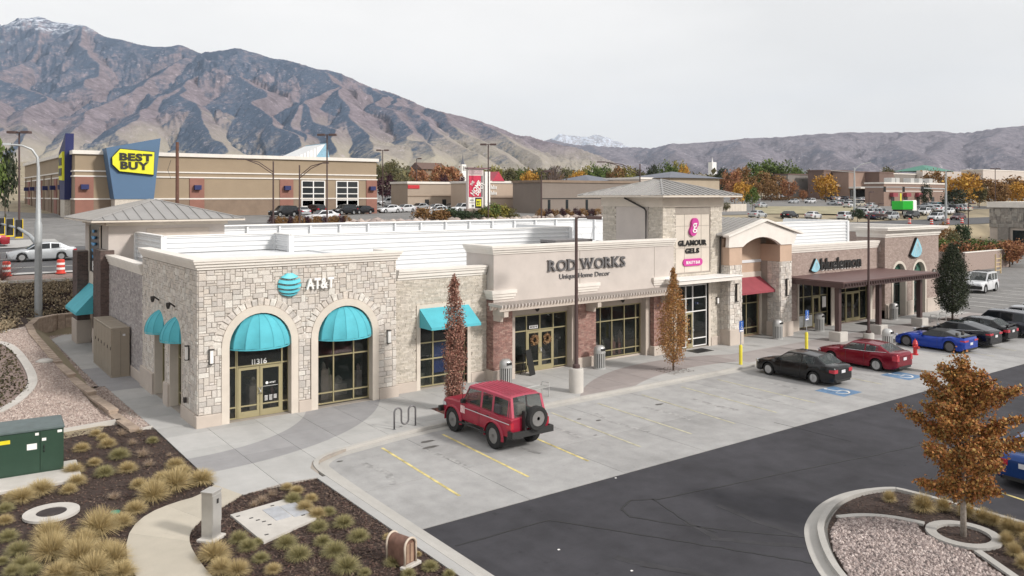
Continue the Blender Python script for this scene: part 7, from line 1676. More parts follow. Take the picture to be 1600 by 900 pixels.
a, b = U(1441, y0, x0), U(1480, y0, x0); MB().add([(a, -3.5, H_ + 2), (b, -3.5, H_ + 2), (b, 14, H_ + 2), (a, 14, H_ + 2), (a * .6 + b * .4, 5, H_ + 5), (a * .4 + b * .6, 5, H_ + 5)], [(0, 1, 5, 4), (1, 2, 5), (2, 3, 4, 5), (3, 0, 4)]).build("green_roof", mat("green_roof", (.06, .20, .15), .6), o)
fbox("warehouse_store", "long white topped store at the right edge of the view", "store", 1536, 1640, 300, 266, 10, M_stuccog, D=390)
# building at the right edge with stone parapet band
RB = thing("stone_band_shop", "low shop at the right edge with a broad grey stone parapet band", "shop", (133, 29.5, LZ)); M_fs = mat("far_field_stone", [(.30, .27, .24), (.22, .2, .18), (.38, .35, .31), (.16, .15, .14)], .9)
MB().box(.1, 30, -40, 0, 0, 7.4).build("walls", M_stuccod, RB); MB().box(-.3, 30, -40, .3, 7.2, 8.1).build("roof_edge", M_cornice, RB); mb = MB(); st_ = stone_layout(-40, 0, 4.0, 7.2, .28, lambda u, v: False, rnd, SZP)
for (u, v, a, b) in st_: vs, fs = SG[rnd.randrange(8)]; mb.add([(-.0 - z * .12, u + x * a, v + y * b) for x, y, z in vs], fs)
o = mb.build("stone_band", M_fs, RB); o["kind"] = "stuff"
for y in (-1.5, -12, -24): MB().box(-.6, .1, y - 1.6, y, 0, 4).build("pier", M_fs, RB)
for y0_, y1_ in ((-11.5, -3.5), (-23.5, -14)): MB().box(0.02, .1, y0_, y1_, .2, 3.6).build("shop_window", WF, RB)
# trash enclosure and fence near it
te = thing("block_enclosure", "tan brick walled bin enclosure beyond the restaurant tower", "enclosure", (*at(1508, 99)[:2], LZ)); MB().box(0, 12, 0, .3, 0, 2.2).box(0, .3, .3, 6, 0, 2.2).build("wall", M_brickt, te); MB().box(-.05, 12.05, -.05, .35, 2.203, 2.3).build("coping", M_cornice, te)
fe = thing("metal_fence", "dark grey slatted gate screen behind the green tree", "fence", (62, 8.5, LZ)); 
for i in range(12): MB().box(i * .5, i * .5 + .44, 0, .05, .1, 2.2).build("slat", M_silver if i % 4 == 0 else M_dk, fe)
ld = thing("timber_ladder_frame", "pale timber frame standing by the hedge", "frame", (*at(1556, 96)[:2], LZ)); M_tim = mat("pale_timber", (.5, .38, .22), .8)
for x in (0, 1.3): MB().box(x, x + .12, 0, .12, 0, 2.3).build("post", M_tim, ld)
for i in range(4): MB().box(.12, 1.3, .02, .1, .35 + i * .45, .45 + i * .45).build("rung", M_tim, ld)

# ---- pylon sign
X, Y, _ = at(745, 120); Z = tz(X, Y); k = 120 / F; z_ = lambda py: CZ - (py - HOR) * k
ps = thing("pylon_sign", "tall shopping centre pylon with a red home improvement panel above the boulders", "pylon sign", (X, Y, 0), R(-6)); M_st2 = mat("pylon_stone", (.28, .22, .19), .9, namt=.2, nscale=2)
MB().box(-1.9, 1.0, -.5, .5, Z - 1, z_(326)).build("stone_base", M_st2, ps); MB().box(1.05, 2.1, -.7, .7, Z - 1, z_(326)).build("stone_base", M_stucco, ps)
MB().box(-1.6, .95, -.3, .3, z_(326), z_(264)).build("cabinet", mat("pylon_cream", (.62, .56, .54), .8, namt=.05), ps); MB().box(1.1, 1.95, -.5, .5, z_(326), z_(268)).build("column", M_white, ps); MB().box(-1.75, 2.0, -.55, .55, z_(264), z_(262)).build("cap", mat("pylon_cap", (.2, .12, .13), .8), ps)
hp = MB().box(-1.45, .5, -.36, -.3, z_(307.5), z_(274.5)).build("red_panel", mat("home_red", (.52, .02, .07), .5), ps); MB().box(.5, .8, -.34, -.3, z_(307.5), z_(274.5)).build("grey_panel", M_letters, ps)
c_, s_ = math.cos(R(55)), math.sin(R(55))
def hdf(u0, v0, c_=c_, s_=s_): return lambda u, v, w_: (u0 + u * c_ - v * s_ * .95, -.42 + w_, v0 + u * s_ + v * c_)
text("THE", 1, .42, .04, hp, hdf(-1.02, z_(291)), M_white, bold=.03, width=.75, spread=False); text("HOME", 1, .72, .04, hp, hdf(-.72, z_(306)), M_white, bold=.04, width=2.3, spread=False); text("DEPOT", 1, .5, .04, hp, hdf(-.02, z_(306)), M_white, bold=.04, width=2.1, spread=False)
MB().box(-1.45, .7, -.34, -.3, z_(272.5), z_(265.5)).build("header_panel", mat("header_mauve", (.45, .33, .35), .7, namt=.2, nscale=5), ps)
bp = MB().box(-.42, .62, -.36, -.3, z_(325), z_(309)).build("black_panel", M_black, ps); yy = MB().bev(-.3, .52, -.4, -.36, z_(322), z_(311.5), .02).build("yellow_tag", M_yel, bp)
text("BEST", 1, .26, .02, yy, lambda u, v, w_, b=z_(316.5): (-.2 + u, -.43 + w_, b + v), M_black, bold=.03, width=.6, spread=False); text("BUY", 1, .26, .02, yy, lambda u, v, w_, b=z_(320.5): (-.18 + u, -.43 + w_, b + v), M_black, bold=.03, width=.52, spread=False)
for za, zb_ in ((316, 309), (325, 318)): MB().box(-1.45, -.5, -.34, -.3, z_(za), z_(zb_)).build("tenant_panel", M_white, ps)
MB().box(-1.3, -.7, -.36, -.341, z_(313.2), z_(312)).box(-1.0, -.65, -.36, -.341, z_(322.5), z_(320.5)).build("tenant_lettering", M_black, ps)
# roadside sign on two legs
X, Y, Z, D = on_ground(1214, 313); k = D / F; z_ = lambda py: CZ - (py - HOR) * k; rs_ = thing("roadside_sign", "white boxy sign on two legs by the far car park", "sign", (X, Y, 0), R(-20))
for za, zb_ in ((289, 285), (284.5, 277.5)): MB().box(-6 * k, 6 * k, -.5, .5, z_(za), z_(zb_)).build("sign_box", M_white, rs_)
for s in (-3.5, 3.5): MB().box((s - .8) * k, (s + .8) * k, -.3, .3, Z - 1, z_(289)).build("leg", M_cornice, rs_)

q = [on_ground(a, b)[:2] for a, b in ((1180, 335), (1335, 337), (1338, 323), (1180, 323))]
structure(grid_sheet('grass_strip', q, mat('dry_verge_grass', (.30, .27, .17), .95, namt=.3, nscale=.3, world=True), .11, 4))
# ---- trees
T = lambda *a: far_tree(*a)
for i, (px, yb, yt, w_, kd, lb) in enumerate([
    (1135, 331, 318, 14, 'olive', "olive shrub before the pale fence"), (1255, 316, 296, 14, 'red', "small pinkish tree left of the golden tree"), (1355, 300, 278, 26, 'brown', "russet tree before the mall canopy"), (1376, 318, 290, 18, 'gold', "yellow tree left of the restaurant"), (1528, 322, 290, 30, 'gold', "golden tree between the restaurant and the stone band shop"), (1562, 326, 288, 36, 'brown', "russet tree above the stone band shop roof"), (1590, 326, 286, 34, 'gold', "golden tree at the right edge above the stone band shop"),
    (1290, 316, 273, 44, 'gold', "round golden tree glowing in front of the brown mall"), (1505, 325, 273, 56, 'gold', "large gold and green tree right of the restaurant"), (1492, 327, 296, 46, 'darkgreen', "dark green tree under the big gold crown"),
    (605, 318, 275, 40, 'purple', "dark purple leaved tree beside the big store corner"), (634, 322, 276, 34, 'olive', "open olive green tree left of the beige building"), (658, 322, 292, 22, 'olive', "small pale green tree against the beige wall"),
    (1176, 329, 292, 24, 'green', "small bright green and yellow tree right of the tower roof"), (1160, 322, 285, 34, 'gold', "yellow orange tree partly behind the tower eave"),
    (1383, 322, 288, 16, 'darkgreen', "narrow dark conifer left of the restaurant"), (1447, 326, 287, 20, 'darkgreen', "dark conifer against the restaurant wall"), (1478, 396, 350, 34, 'brown', "russet tree just right of the brick tower roof"), (1505, 396, 349, 30, 'juniper', "dark evergreen between the brick tower and the stone band shop"), (1491, 402, 362, 24, 'olive', "olive bush right of the brick tower wall"),
    (1340, 347, 325, 22, 'juniper', "dark evergreen shrub beside the white roof edge")]):
    T(px, yb, yt, w_, kd, lb, "tree")
band = [(612, 300, 252, 34, 'olive', 330), (596, 300, 258, 22, 'olive', 320), (655, 300, 263, 34, 'red', 260), (662, 292, 262, 26, 'olive', 340), (699, 300, 257, 50, 'red', 240), (686, 300, 260, 34, 'brown', 250), (693, 300, 272, 16, 'purple', 225), (722, 300, 276, 18, 'purple', 225), (750, 292, 262, 20, 'yellow', 330), (765, 296, 268, 26, 'brown', 300),
        (775, 290, 259, 22, 'yellow', 330), (795, 292, 263, 30, 'olive', 340), (815, 292, 264, 30, 'green', 350), (828, 296, 268, 34, 'gold', 300), (846, 292, 264, 30, 'olive', 340), (860, 290, 262, 22, 'darkgreen', 330), (868, 294, 266, 26, 'brown', 320), (885, 290, 262, 34, 'olive', 340), (903, 296, 268, 34, 'gold', 290), (915, 290, 260, 30, 'yellow', 340), (930, 290, 257, 34, 'green', 330), (946, 292, 258, 34, 'green', 340), (962, 292, 262, 34, 'brown', 330), (978, 292, 262, 34, 'yellow', 330), (995, 292, 264, 30, 'olive', 340),
        (1018, 290, 258, 26, 'darkgreen', 330), (1028, 290, 259, 24, 'green', 340), (1045, 290, 254, 38, 'green', 340), (1060, 290, 255, 32, 'yellow', 345), (1069, 292, 258, 22, 'gold', 330), (1128, 292, 263, 30, 'darkgreen', 330), (1143, 300, 264, 36, 'red', 270), (1160, 296, 262, 36, 'brown', 300), (1178, 300, 256, 44, 'green', 340), (1200, 296, 252, 46, 'green', 345), (1190, 306, 270, 36, 'brown', 300), (1222, 302, 254, 44, 'green', 345), (1215, 308, 274, 34, 'brown', 300), (1240, 296, 256, 36, 'green', 340), (1232, 308, 280, 30, 'red', 290), (1205, 308, 282, 30, 'brown', 280), (1178, 308, 284, 30, 'brown', 280), (1148, 308, 280, 30, 'red', 250), (1266, 300, 266, 20, 'olive', 345),
        (1390, 290, 262, 34, 'olive', 420), (1385, 296, 270, 24, 'red', 350), (1462, 302, 266, 44, 'brown', 300), (1545, 318, 280, 50, 'brown', 240), (1570, 318, 276, 60, 'brown', 245), (1596, 320, 278, 50, 'brown', 240), (1530, 318, 290, 30, 'olive', 235), (1520, 300, 270, 34, 'brown', 300), (8, 335, 222, 44, 'darkgreen', 110), (-14, 340, 215, 50, 'green', 108), (845, 300, 268, 20, 'olive', 300)]
desc = {'olive': "hazy olive tree", 'red': "red orange autumn tree", 'brown': "russet brown tree", 'purple': "dark purple tree", 'yellow': "yellow green tree", 'green': "bright green tree", 'gold': "golden yellow tree", 'darkgreen': "dark green tree"}
for px, yb, yt, w_, kd, D in band:
    where = "behind the beige shops" if px < 850 and px > 590 else "behind the grey office roofs" if px < 1100 and px > 590 else "left of the brown mall" if px < 1300 and px > 590 else "in the far right car parks" if px > 1300 else "at the left edge beyond the street"
    far_tree(px, yb, yt, w_, kd, desc[kd] + " in the tree line " + where, "tree", desc[kd] + "s " + where, D)
for i in range(26):
    px = 1472 + i * 4.4; X, Y, _ = at(px, 108 + rnd.uniform(-3, 3)); kd = ['green', 'green', 'juniper', 'red'][i % 4 if i < 24 else 3]; cm, tm = unit_tree(kd, i % 3)
    o = thing("hedge_bush", {'green': "leafy green bush in the hedge before the stone band shop", 'juniper': "dark evergreen bush in the hedge before the stone band shop", 'red': "russet bush in the hedge before the stone band shop"}[kd], "bush", (X, Y, LZ), i, {'green': "green hedge bushes", 'juniper': "evergreen hedge bushes", 'red': "russet hedge bushes"}[kd]); s = rnd.uniform(2.3, 3.2) + .6; instance("trunk", tm, o, scale=(s,) * 3); instance("crown", cm, o, scale=(s, s, s * .9))
# bare winter tree before the office
X, Y, Z, D = on_ground(868, 333); bt_ = thing("bare_tree", "leafless grey tree with fine upright branches before the office block", "tree", (X, Y, Z)); H = 72 * D / F; mb = MB(); mb.tube([(0, 0, 0), (.1, 0, H * .5), (0, 0, H)], [.2, .12, .03], 6); mb.build("trunk", M_bark, bt_); mb = MB(); q = random.Random(4)
for i in range(110):
    t = q.uniform(.25, .92); a = q.uniform(0, 6.28); L_ = H * .34 * (1.1 - t) * q.uniform(.6, 1.2) + .5; p0 = (0, 0, H * t); p1 = (math.cos(a) * L_ * .55, math.sin(a) * L_ * .55, H * t + L_ * .5); p2 = (math.cos(a) * L_ * .9, math.sin(a) * L_ * .9, H * t + L_ * 1.1)
    mb.tube([p0, p1, p2], .05, 3, .02, cap=False)
    for j in range(3): b = a + q.uniform(-.8, .8); mb.tube([p1, (p1[0] + math.cos(b) * L_ * .4, p1[1] + math.sin(b) * L_ * .4, p1[2] + L_ * .6)], .03, 3, .015, cap=False)
o = mb.build("branches", mat("grey_twigs", (.16, .13, .12), .9), bt_); o["kind"] = "stuff"
fn = thing("pale_fence", "pale cream panel fence beside the small green tree behind the tower roof", "fence", on_ground(1126, 331)[:3]); ax = on_ground(1126, 331)
for i in range(9): MB().box(i * .95, i * .95 + .9, 0, .08, -.5, 12 * ax[3] / F).build("panel", M_stucco, fn)
for i in range(13):
    X, Y, Z, D = on_ground(1192 + i * 4.5, 313.5); cm, tm = unit_tree('brown', i % 3); o = thing("bush", "small dark shrub in the strip under the roadside sign", "bush", (X, Y, Z - .4), i, "shrubs under the roadside sign"); instance("foliage", cm, o, scale=(1.5, 1.5, 1.7)); instance("stems", tm, o, scale=(1.5,) * 3)
X, Y, Z, D = on_ground(1407, 326); o = thing("road_sign", "yellow road sign on a post above the green container", "sign", (X, Y, Z)); k = D / F; MB().box(-.06, .06, -.06, .06, 0, 22 * k).build("post", M_steel, o); MB().box(-1.6 * k, 1.6 * k, -.12, -.06, 12 * k, 24 * k).build("sign_panel", M_yel, o)
# boulders and shrubs along the edge of the store car park
bmesh_ = []
for s in range(4):
    r = np.random.RandomState(s); pr = [(0, -.35), (.5, -.3), (.62, .0), (.5, .3), (.25, .46), (0, .5)]; mb = MB().lathe(pr, 9); mb.v = [(x * (1 + r.uniform(-.18, .18)), y * (1 + r.uniform(-.2, .2)), z * (1 + r.uniform(-.1, .25))) for x, y, z in mb.v]; bmesh_.append(mb.mesh("boulder", mat("pale_boulder", [(.42, .35, .31), (.34, .28, .26), (.5, .43, .38), (.28, .24, .22)], .9, namt=.2, nscale=2), 40))
for i in range(64):
    px = 545 + i * 6.2; Y = 64.2 + rnd.uniform(-.8, .8) + (i % 2); X, D = plane_x(px, Y); o = instance("boulder", rnd.choice(bmesh_), None, (X, Y, tz(X, Y) + .1), (0, 0, rnd.uniform(0, 6)), (rnd.uniform(.8, 1.6), rnd.uniform(.8, 1.3), rnd.uniform(.8, 1.5)))
    tag(o, "pale boulder in the row along the store car park edge" if px < 700 else "pinkish boulder in the row right of the pylon sign", "boulder", "boulders along the store car park" if px < 700 else "boulders right of the pylon")
def bush(px, Y, w_, h_, kd, label, group=None):
    X, D = plane_x(px, Y); cm, tm = unit_tree(kd, rnd.randrange(3)); o = thing("bush", label, "bush", (X, Y, tz(X, Y) - .3 * h_), rnd.uniform(0, 6), group); instance("stems", tm, o, scale=(w_, w_, h_ * 1.2)); instance("foliage", cm, o, scale=(w_, w_, h_ * 1.3))
for px, w_, h_, kd, l in ((668, 4.5, 1.9, 'brown', "clipped brown hedge bush left of the pylon"), (682, 4, 1.8, 'brown', "second clipped brown bush left of the pylon"), (702, 3.0, 2.0, 'juniper', "dark evergreen bush nearest the white parked car"), (718, 3.6, 1.7, 'juniper', "spreading evergreen at the left of the pylon base"), (735, 4.5, 1.6, 'juniper', "low evergreen before the pylon base"), (768, 3.4, 2.6, 'green', "green bush right of the pylon base"), (780, 3.6, 2.2, 'yellow', "yellow green bush right of the pylon base"), (797, 3.2, 1.8, 'olive', "rounded olive bush nearest the navy parked car"), (760, 3.6, 1.9, 'yellow', "yellow green bush hugging the pylon column")): bush(px, 65.8, w_, h_, kd, l)
for i in range(9): bush(845 + i * 11, 66.5, 1.8, 1.5, 'purple' if i % 2 else 'brown', "dark reddish bush behind the pink boulders" if i % 2 else "brown bush behind the pink boulders", "bushes behind the boulders" if i % 2 else "brown bushes behind the boulders")
for i in range(14): bush(425 + i * 9, 65.5, 1.3, 1.1, 'brown' if i % 3 else 'purple', "small dry bush by the store car park lamps", "small dry bushes")

# ---- cars in the distance
FC = {}
cols_ = {'white': (.62, .63, .65), 'silver': (.40, .42, .44), 'black': (.012, .012, .014), 'grey': (.12, .13, .14), 'navy': (.02, .03, .07), 'red': (.25, .02, .03), 'teal': (.03, .22, .27), 'beige': (.42, .38, .30), 'maroon': (.08, .015, .02)}
def far_car(px, py, col, kind='sedan', rz=90, label=None, D=None, grp=None):
    k = (col, kind); X, Y, Z, D = on_ground(px, py)
    lab = label or "%s %s in the far car park" % (col, kind)
    if k not in FC:
        S_ = dict(SED) if kind == 'sedan' else dict(SUV)
        c = make_car("parked_car", lab, "car", S_, paintmat(col + "_far_paint", cols_[col], .3, .3), M_cglass, M_rimm, False, grp); FC[k] = c
        c.location = (X, Y, Z + .06); c.rotation_euler = (0, 0, R(rz))
    else: c = place_copy(FC[k], (X, Y, Z + .06), R(rz), lab); c["group"] = grp if grp else c.get("group", "")
    if not grp and "group" in c.keys(): del c["group"]
    return c
for px, py, c_, k, rz, lb in [
    (362, 334, 'black', 'SUV', 0, "black SUV peeping over the corner tower roof"), (443, 339, 'black', 'SUV', 200, "black SUV parked left of three at the store wall"), (468, 338, 'silver', 'sedan', 95, "silver car nose in under the store wall pilaster"), (491, 336, 'black', 'SUV', 100, "black car beneath the left store window"), (503, 346, 'white', 'sedan', 190, "white hatchback behind the twin headed lamp post"),
    (538, 336, 'black', 'SUV', 200, "black SUV under the right store window"), (565, 335, 'black', 'sedan', 200, "black saloon nearest the store's right corner"), (608, 333, 'white', 'sedan', 190, "white saloon in front row right of the store"), (632, 332, 'white', 'sedan', 195, "second white saloon in the front row"), (605, 321, 'white', 'SUV', 185, "white van in the back row by the purple tree"), (624, 321, 'white', 'SUV', 100, "white SUV in the back row right of the van"), (638, 324, 'grey', 'sedan', 110, "dark grey saloon in the second row"),
    (655, 329, 'silver', 'sedan', 200, "silver saloon in the middle of the second row"), (668, 327, 'grey', 'SUV', 200, "slate blue SUV in the middle row"), (680, 331, 'white', 'sedan', 190, "long white saloon in the middle row"), (661, 313, 'red', 'SUV', 190, "red SUV before the beige wall"), (692, 325, 'red', 'sedan', 190, "red saloon behind the white ones"), (705, 329, 'silver', 'sedan', 195, "pale blue saloon beside the pylon"), (722, 332, 'white', 'SUV', 190, "white SUV just left of the pylon"), (684, 336, 'silver', 'sedan', 185, "silver saloon in front behind the brown hedge"),
    (817, 331, 'navy', 'sedan', 200, "navy saloon parked before the shop entrance"), (782, 324, 'grey', 'SUV', 190, "grey pick up parked below the gabled red roof"), (836, 322, 'black', 'SUV', 180, "black vehicle under the red roofed canopy"),
    (1184, 341, 'silver', 'sedan', 10, "silver saloon just behind the tower's metal roof"), (1234, 342, 'black', 'sedan', 10, "dark roofed car queueing behind the gable"), (1271, 343, 'white', 'sedan', 10, "white saloon queueing on the road behind the roof"), (1321, 344, 'white', 'SUV', 10, "white SUV queueing by the evergreen shrub"), (1366, 343, 'navy', 'sedan', 10, "blue car between two thin lamp posts"), (1391, 344, 'silver', 'SUV', 185, "silver SUV queueing behind the brick tower"), (1424, 342, 'black', 'SUV', 185, "black pick up queueing below the green container"), (1444, 336, 'white', 'SUV', 190, "white SUV right of the green container"), (1462, 345, 'white', 'SUV', 185, "white SUV queueing between the barrels"), (1497, 344, 'maroon', 'sedan', 185, "dark red car beside the rightmost barrels"), (1482, 335, 'white', 'sedan', 190, "white saloon in the second queue"), (1462, 327, 'teal', 'SUV', 190, "teal van in the traffic queue"), (1486, 325, 'grey', 'SUV', 190, "grey SUV behind the teal van"), (1504, 329, 'white', 'SUV', 190, "large white SUV at the right of the queue"), (1347, 337, 'silver', 'sedan', 10, "silver saloon in the inner lane"),
    (1203, 306, 'silver', 'sedan', 0, "silver car near the roadside sign"), (1244, 305, 'white', 'sedan', 0, "white car left of the golden tree, back row"), (1240, 318, 'silver', 'sedan', 185, "silver saloon left of the golden tree"), (1266, 318, 'white', 'SUV', 185, "white SUV beside the golden tree"), (1189, 325, 'silver', 'sedan', 10, "silver saloon beside the small green tree"), (1318, 317, 'navy', 'SUV', 185, "blue SUV right of the golden tree"), (1327, 325, 'white', 'SUV', 10, "white SUV beside the signal mast"), (1343, 323, 'beige', 'sedan', 185, "beige saloon behind the mast"), (1362, 326, 'silver', 'sedan', 10, "silver saloon left of the green container")]:
    far_car(px, py, c_, k, rz, lb)
q = random.Random(8)
for row, (py, x0_, x1_, n) in enumerate(((304, 1262, 1320, 9), (307.5, 1300, 1378, 13), (311.5, 1290, 1380, 14), (315.5, 1332, 1378, 8), (303, 1338, 1372, 6), (320, 1345, 1385, 6), (331, 1448, 1508, 8), (339, 1340, 1380, 4), (309.5, 1205, 1262, 7), (306, 1225, 1285, 7), (313.5, 1290, 1335, 6), (321, 1300, 1345, 5), (326, 1440, 1500, 7), (318, 1440, 1515, 8), (307, 1520, 1600, 9), (301.5, 1300, 1378, 12), (311, 1532, 1598, 6), (314, 1540, 1600, 4))):
    for i in range(n):
        c_ = q.choice(['white', 'silver', 'white', 'grey', 'black', 'silver', 'beige']); far_car(x0_ + (x1_ - x0_) * (i + q.uniform(.2, .8)) / n, py, c_, q.choice(['sedan', 'SUV']), q.choice([90, 80, 270]), "%s car in the rows before the brown mall" % c_ if px < 1600 and x1_ < 1400 else "%s car in the far right car park" % c_, grp="%s cars before the mall" % c_ if x1_ < 1400 else "%s cars at the far right" % c_)
# silver coupe on the left road
X, Y, Z, D = on_ground(65, 408); c = place_copy(FC[('silver', 'sedan')], (X, Y, tz(X, Y) + .06), R(180), "silver saloon driving along the upper road at the left"); c.name = "driving_car"
if "group" in c.keys(): del c["group"]
px_, py_ = at(-34, 75)[:2]; c = place_copy(FC[('red', 'sedan')], (px_, py_, tz(px_, py_) + .06), R(180), "red car entering at the left edge of the road"); c.name = "driving_car"
if "group" in c.keys(): del c["group"]
# green container lorry
X, Y, Z, D = on_ground(1410, 336); tk = thing("container_lorry", "white cab lorry carrying a bright green container", "lorry", (X, Y, Z + .05), R(8)); MGc = mat("bright_green", (.03, .52, .05), .5, namt=.04); kk = D / F
Lc = 40 * kk
MB().box(-Lc * .5, Lc * .5, -1.2, 1.2, 1.2, 1.2 + 13 * kk).build("container", MGc, tk)
for i in range(12): MB().box(-Lc * .5 + (i + .5) * Lc / 12, -Lc * .5 + (i + .5) * Lc / 12 + .12, -1.28, -1.2, 1.2, 1.2 + 13 * kk).build("container_rib", MGc, tk)
MB().bev(Lc * .5 + .3, Lc * .5 + 2.4, -1.2, 1.2, .7, 3.2, .15).build("cab", M_white, tk); MB().box(-Lc * .5, Lc * .5 + 2.2, -1.0, 1.0, .8, 1.19).build("chassis", M_black, tk)
for x in (-Lc * .4, -Lc * .28, Lc * .5 + 1.3):
    for s in (-1, 1): wheel(tk, x, s * 1.05, .5, .3, s, M_rimm)
# barrels
def barrel(x, y, z, label, grp):
    o = thing("traffic_barrel", label, "traffic barrel", (x, y, z), 0, grp)
    MB().lathe([(0, 0), (.34, 0), (.34, .06), (.27, .08), (.25, .95), (.18, 1.0), (0, 1.0)], 14).build("drum", mat("barrel_red", (.60, .06, .04), .6), o, smooth=40)
    for z0 in (.28, .62): MB().lathe([(.268 - z0 * .02, z0), (.275 - z0 * .02, z0), (.275 - z0 * .02, z0 + .15), (.268 - z0 * .02, z0 + .15)], 14).build("white_stripe", M_white, o)
for px, py in ((10, 432), (95, 428)):
    X, Y, Z, D = on_ground(px, py); barrel(X, Y, tz(X, Y) + .04, "red and white traffic barrel on the road, %s of the signal mast" % ("left" if px < 50 else "right"), "traffic barrels on the left road")
for px, py, l in ((1421, 350, "leftmost"), (1455.5, 351, "second"), (1481, 350, "third"), (1503, 349, "rightmost")):
    X, Y, Z, D = on_ground(px, py); barrel(X, Y, Z + .04, "%s traffic barrel in the row behind the brick tower" % l, "traffic barrels on the right road")
# posts beyond
def post(px, D, yt, label, heads=2, arm=None, grp=None, m=M_bronze, r0=.11, yb=None):
    X, Y, _ = at(px, D); Z = tz(X, Y); zt = CZ - (yt - HOR) * D / F; o = thing("lamp_post", label, "lamp post", (X, Y, Z), -math.atan2(CA, SA), grp); h = zt - Z
    MB().lathe([(0, -.5), (.35, -.5), (.35, .7), (0, .7)], 10).build("concrete_base", M_conc, o); MB().lathe([(r0, .7), (r0 * .7, h), (0, h)], 8).build("pole", m, o)
    if arm:
        for dz in (0, -.9): MB().tube([(0, 0, h - 1.2 + dz * .3), (arm * .5, 0, h - .1 + dz * .3), (arm, 0, h + .25)], .05, 5).build("arm", m, o)
        MB().bev(min(arm, arm * 1.25), max(arm, arm * 1.25), -.15, .15, h + .18, h + .32, .02).build("lamp_head", m, o)
    else:
        for s in ((-1, 1) if heads == 2 else (1,)): MB().bev(min(s * .25, s * 1.15), max(s * .25, s * 1.15), -.3, .3, h - .1, h + .15, .04).build("lamp_head", m, o); MB().box(min(s * .26, 0), max(s * .26, 0), -.04, .04, h - .02, h + .06).build("bracket", m, o)
for a in ((30, 84, 207, "twin headed lamp post beside the signal mast"), (511, 100, 211, "tall twin headed lamp post before the store windows"), (598, 150, 235, "twin headed lamp post by the purple tree"), (763, 118, 226, "tall twin headed lamp post right of the pylon sign"), (1358, 210, 300, "thin lamp post left of the green container", 1), (846, 100, 268, "dark lamp post before the bare tree", 1), (1479, 215, 268, "lamp post right of the restaurant", 1), (1373, 200, 318, "short thin post beside the blue car", 1), (651, 190, 248, "lamp post above the orange trees", 1), (1555, 200, 264, "tall lamp post at the far right", 2), (1513, 140, 318, "dark slim post at the stone band shop corner", 1)): post(a[0], a[1], a[2], a[3], a[4] if len(a) > 4 else 2)
for a in ((427, 92, 252, "curved arm street lamp rising beside the store pilaster", -3.2), (468, 92, 258, "curved arm street lamp left of the store windows", 2.6), (1000, 110, 256, "long armed street lamp behind the tower roof", -4.6)): post(a[0], a[1], a[2], a[3], arm=a[4])
X, Y, _ = at(277, 78); o = thing("utility_pole", "brown timber utility pole before the tan store wall", "utility pole", (X, Y, tz(X, Y)), -math.atan2(CA, SA)); h = CZ - (222 - HOR) * 78 / F - tz(X, Y)
MB().lathe([(.2, -.3), (.15, h), (0, h)], 8).build("pole", mat("timber_pole", (.14, .07, .05), .9, namt=.2), o); MB().box(-.6, .6, -.06, .06, h - 1.0, h - .88).build("crossarm", M_steel, o); MB().tube([(-.6, 0, h - 3.5), (-.9, 0, h - 2.6), (-.6, 0, h - 1.7)], .025, 4).build("cable_loop", M_dk, o)
for pxs, lb, yt, arm_l in ((1335, "pale signal mast with a long horizontal arm over the queue", 262, -18), (1478, "pale signal mast at the right with horizontal arm", 266, -26)):
    X, Y, _ = at(pxs, 175); Z = tz(X, Y); h = CZ - (yt - HOR) * 175 / F - Z; o = thing("traffic_signal_mast", lb, "traffic signal", (X, Y, Z), -math.atan2(CA, SA)); MB().lathe([(.28, 0), (.2, h * .7), (.1, h), (0, h)], 8).build("pole", M_gs, o)
    if pxs > 1400:
        MB().tube([(0, 0, h * .62), (-10, 0, h * .66), (-19.5, 0, h * .66)], .13, 6, .07).build("mast_arm", M_gs, o)
        for x in (-5, -9, -13): MB().box(x - .2, x + .2, -.2, .1, h * .66 - 1.0, h * .66 + .1).build("signal_head", M_black, o)
    else: MB().tube([(0, 0, h * .95), (1.2, 0, h * 1.06), (3.5, 0, h * 1.12)], .08, 6).tube([(0, 0, h * .9), (-5, 0, h * .94)], .06, 5).build("mast_arm", M_gs, o)
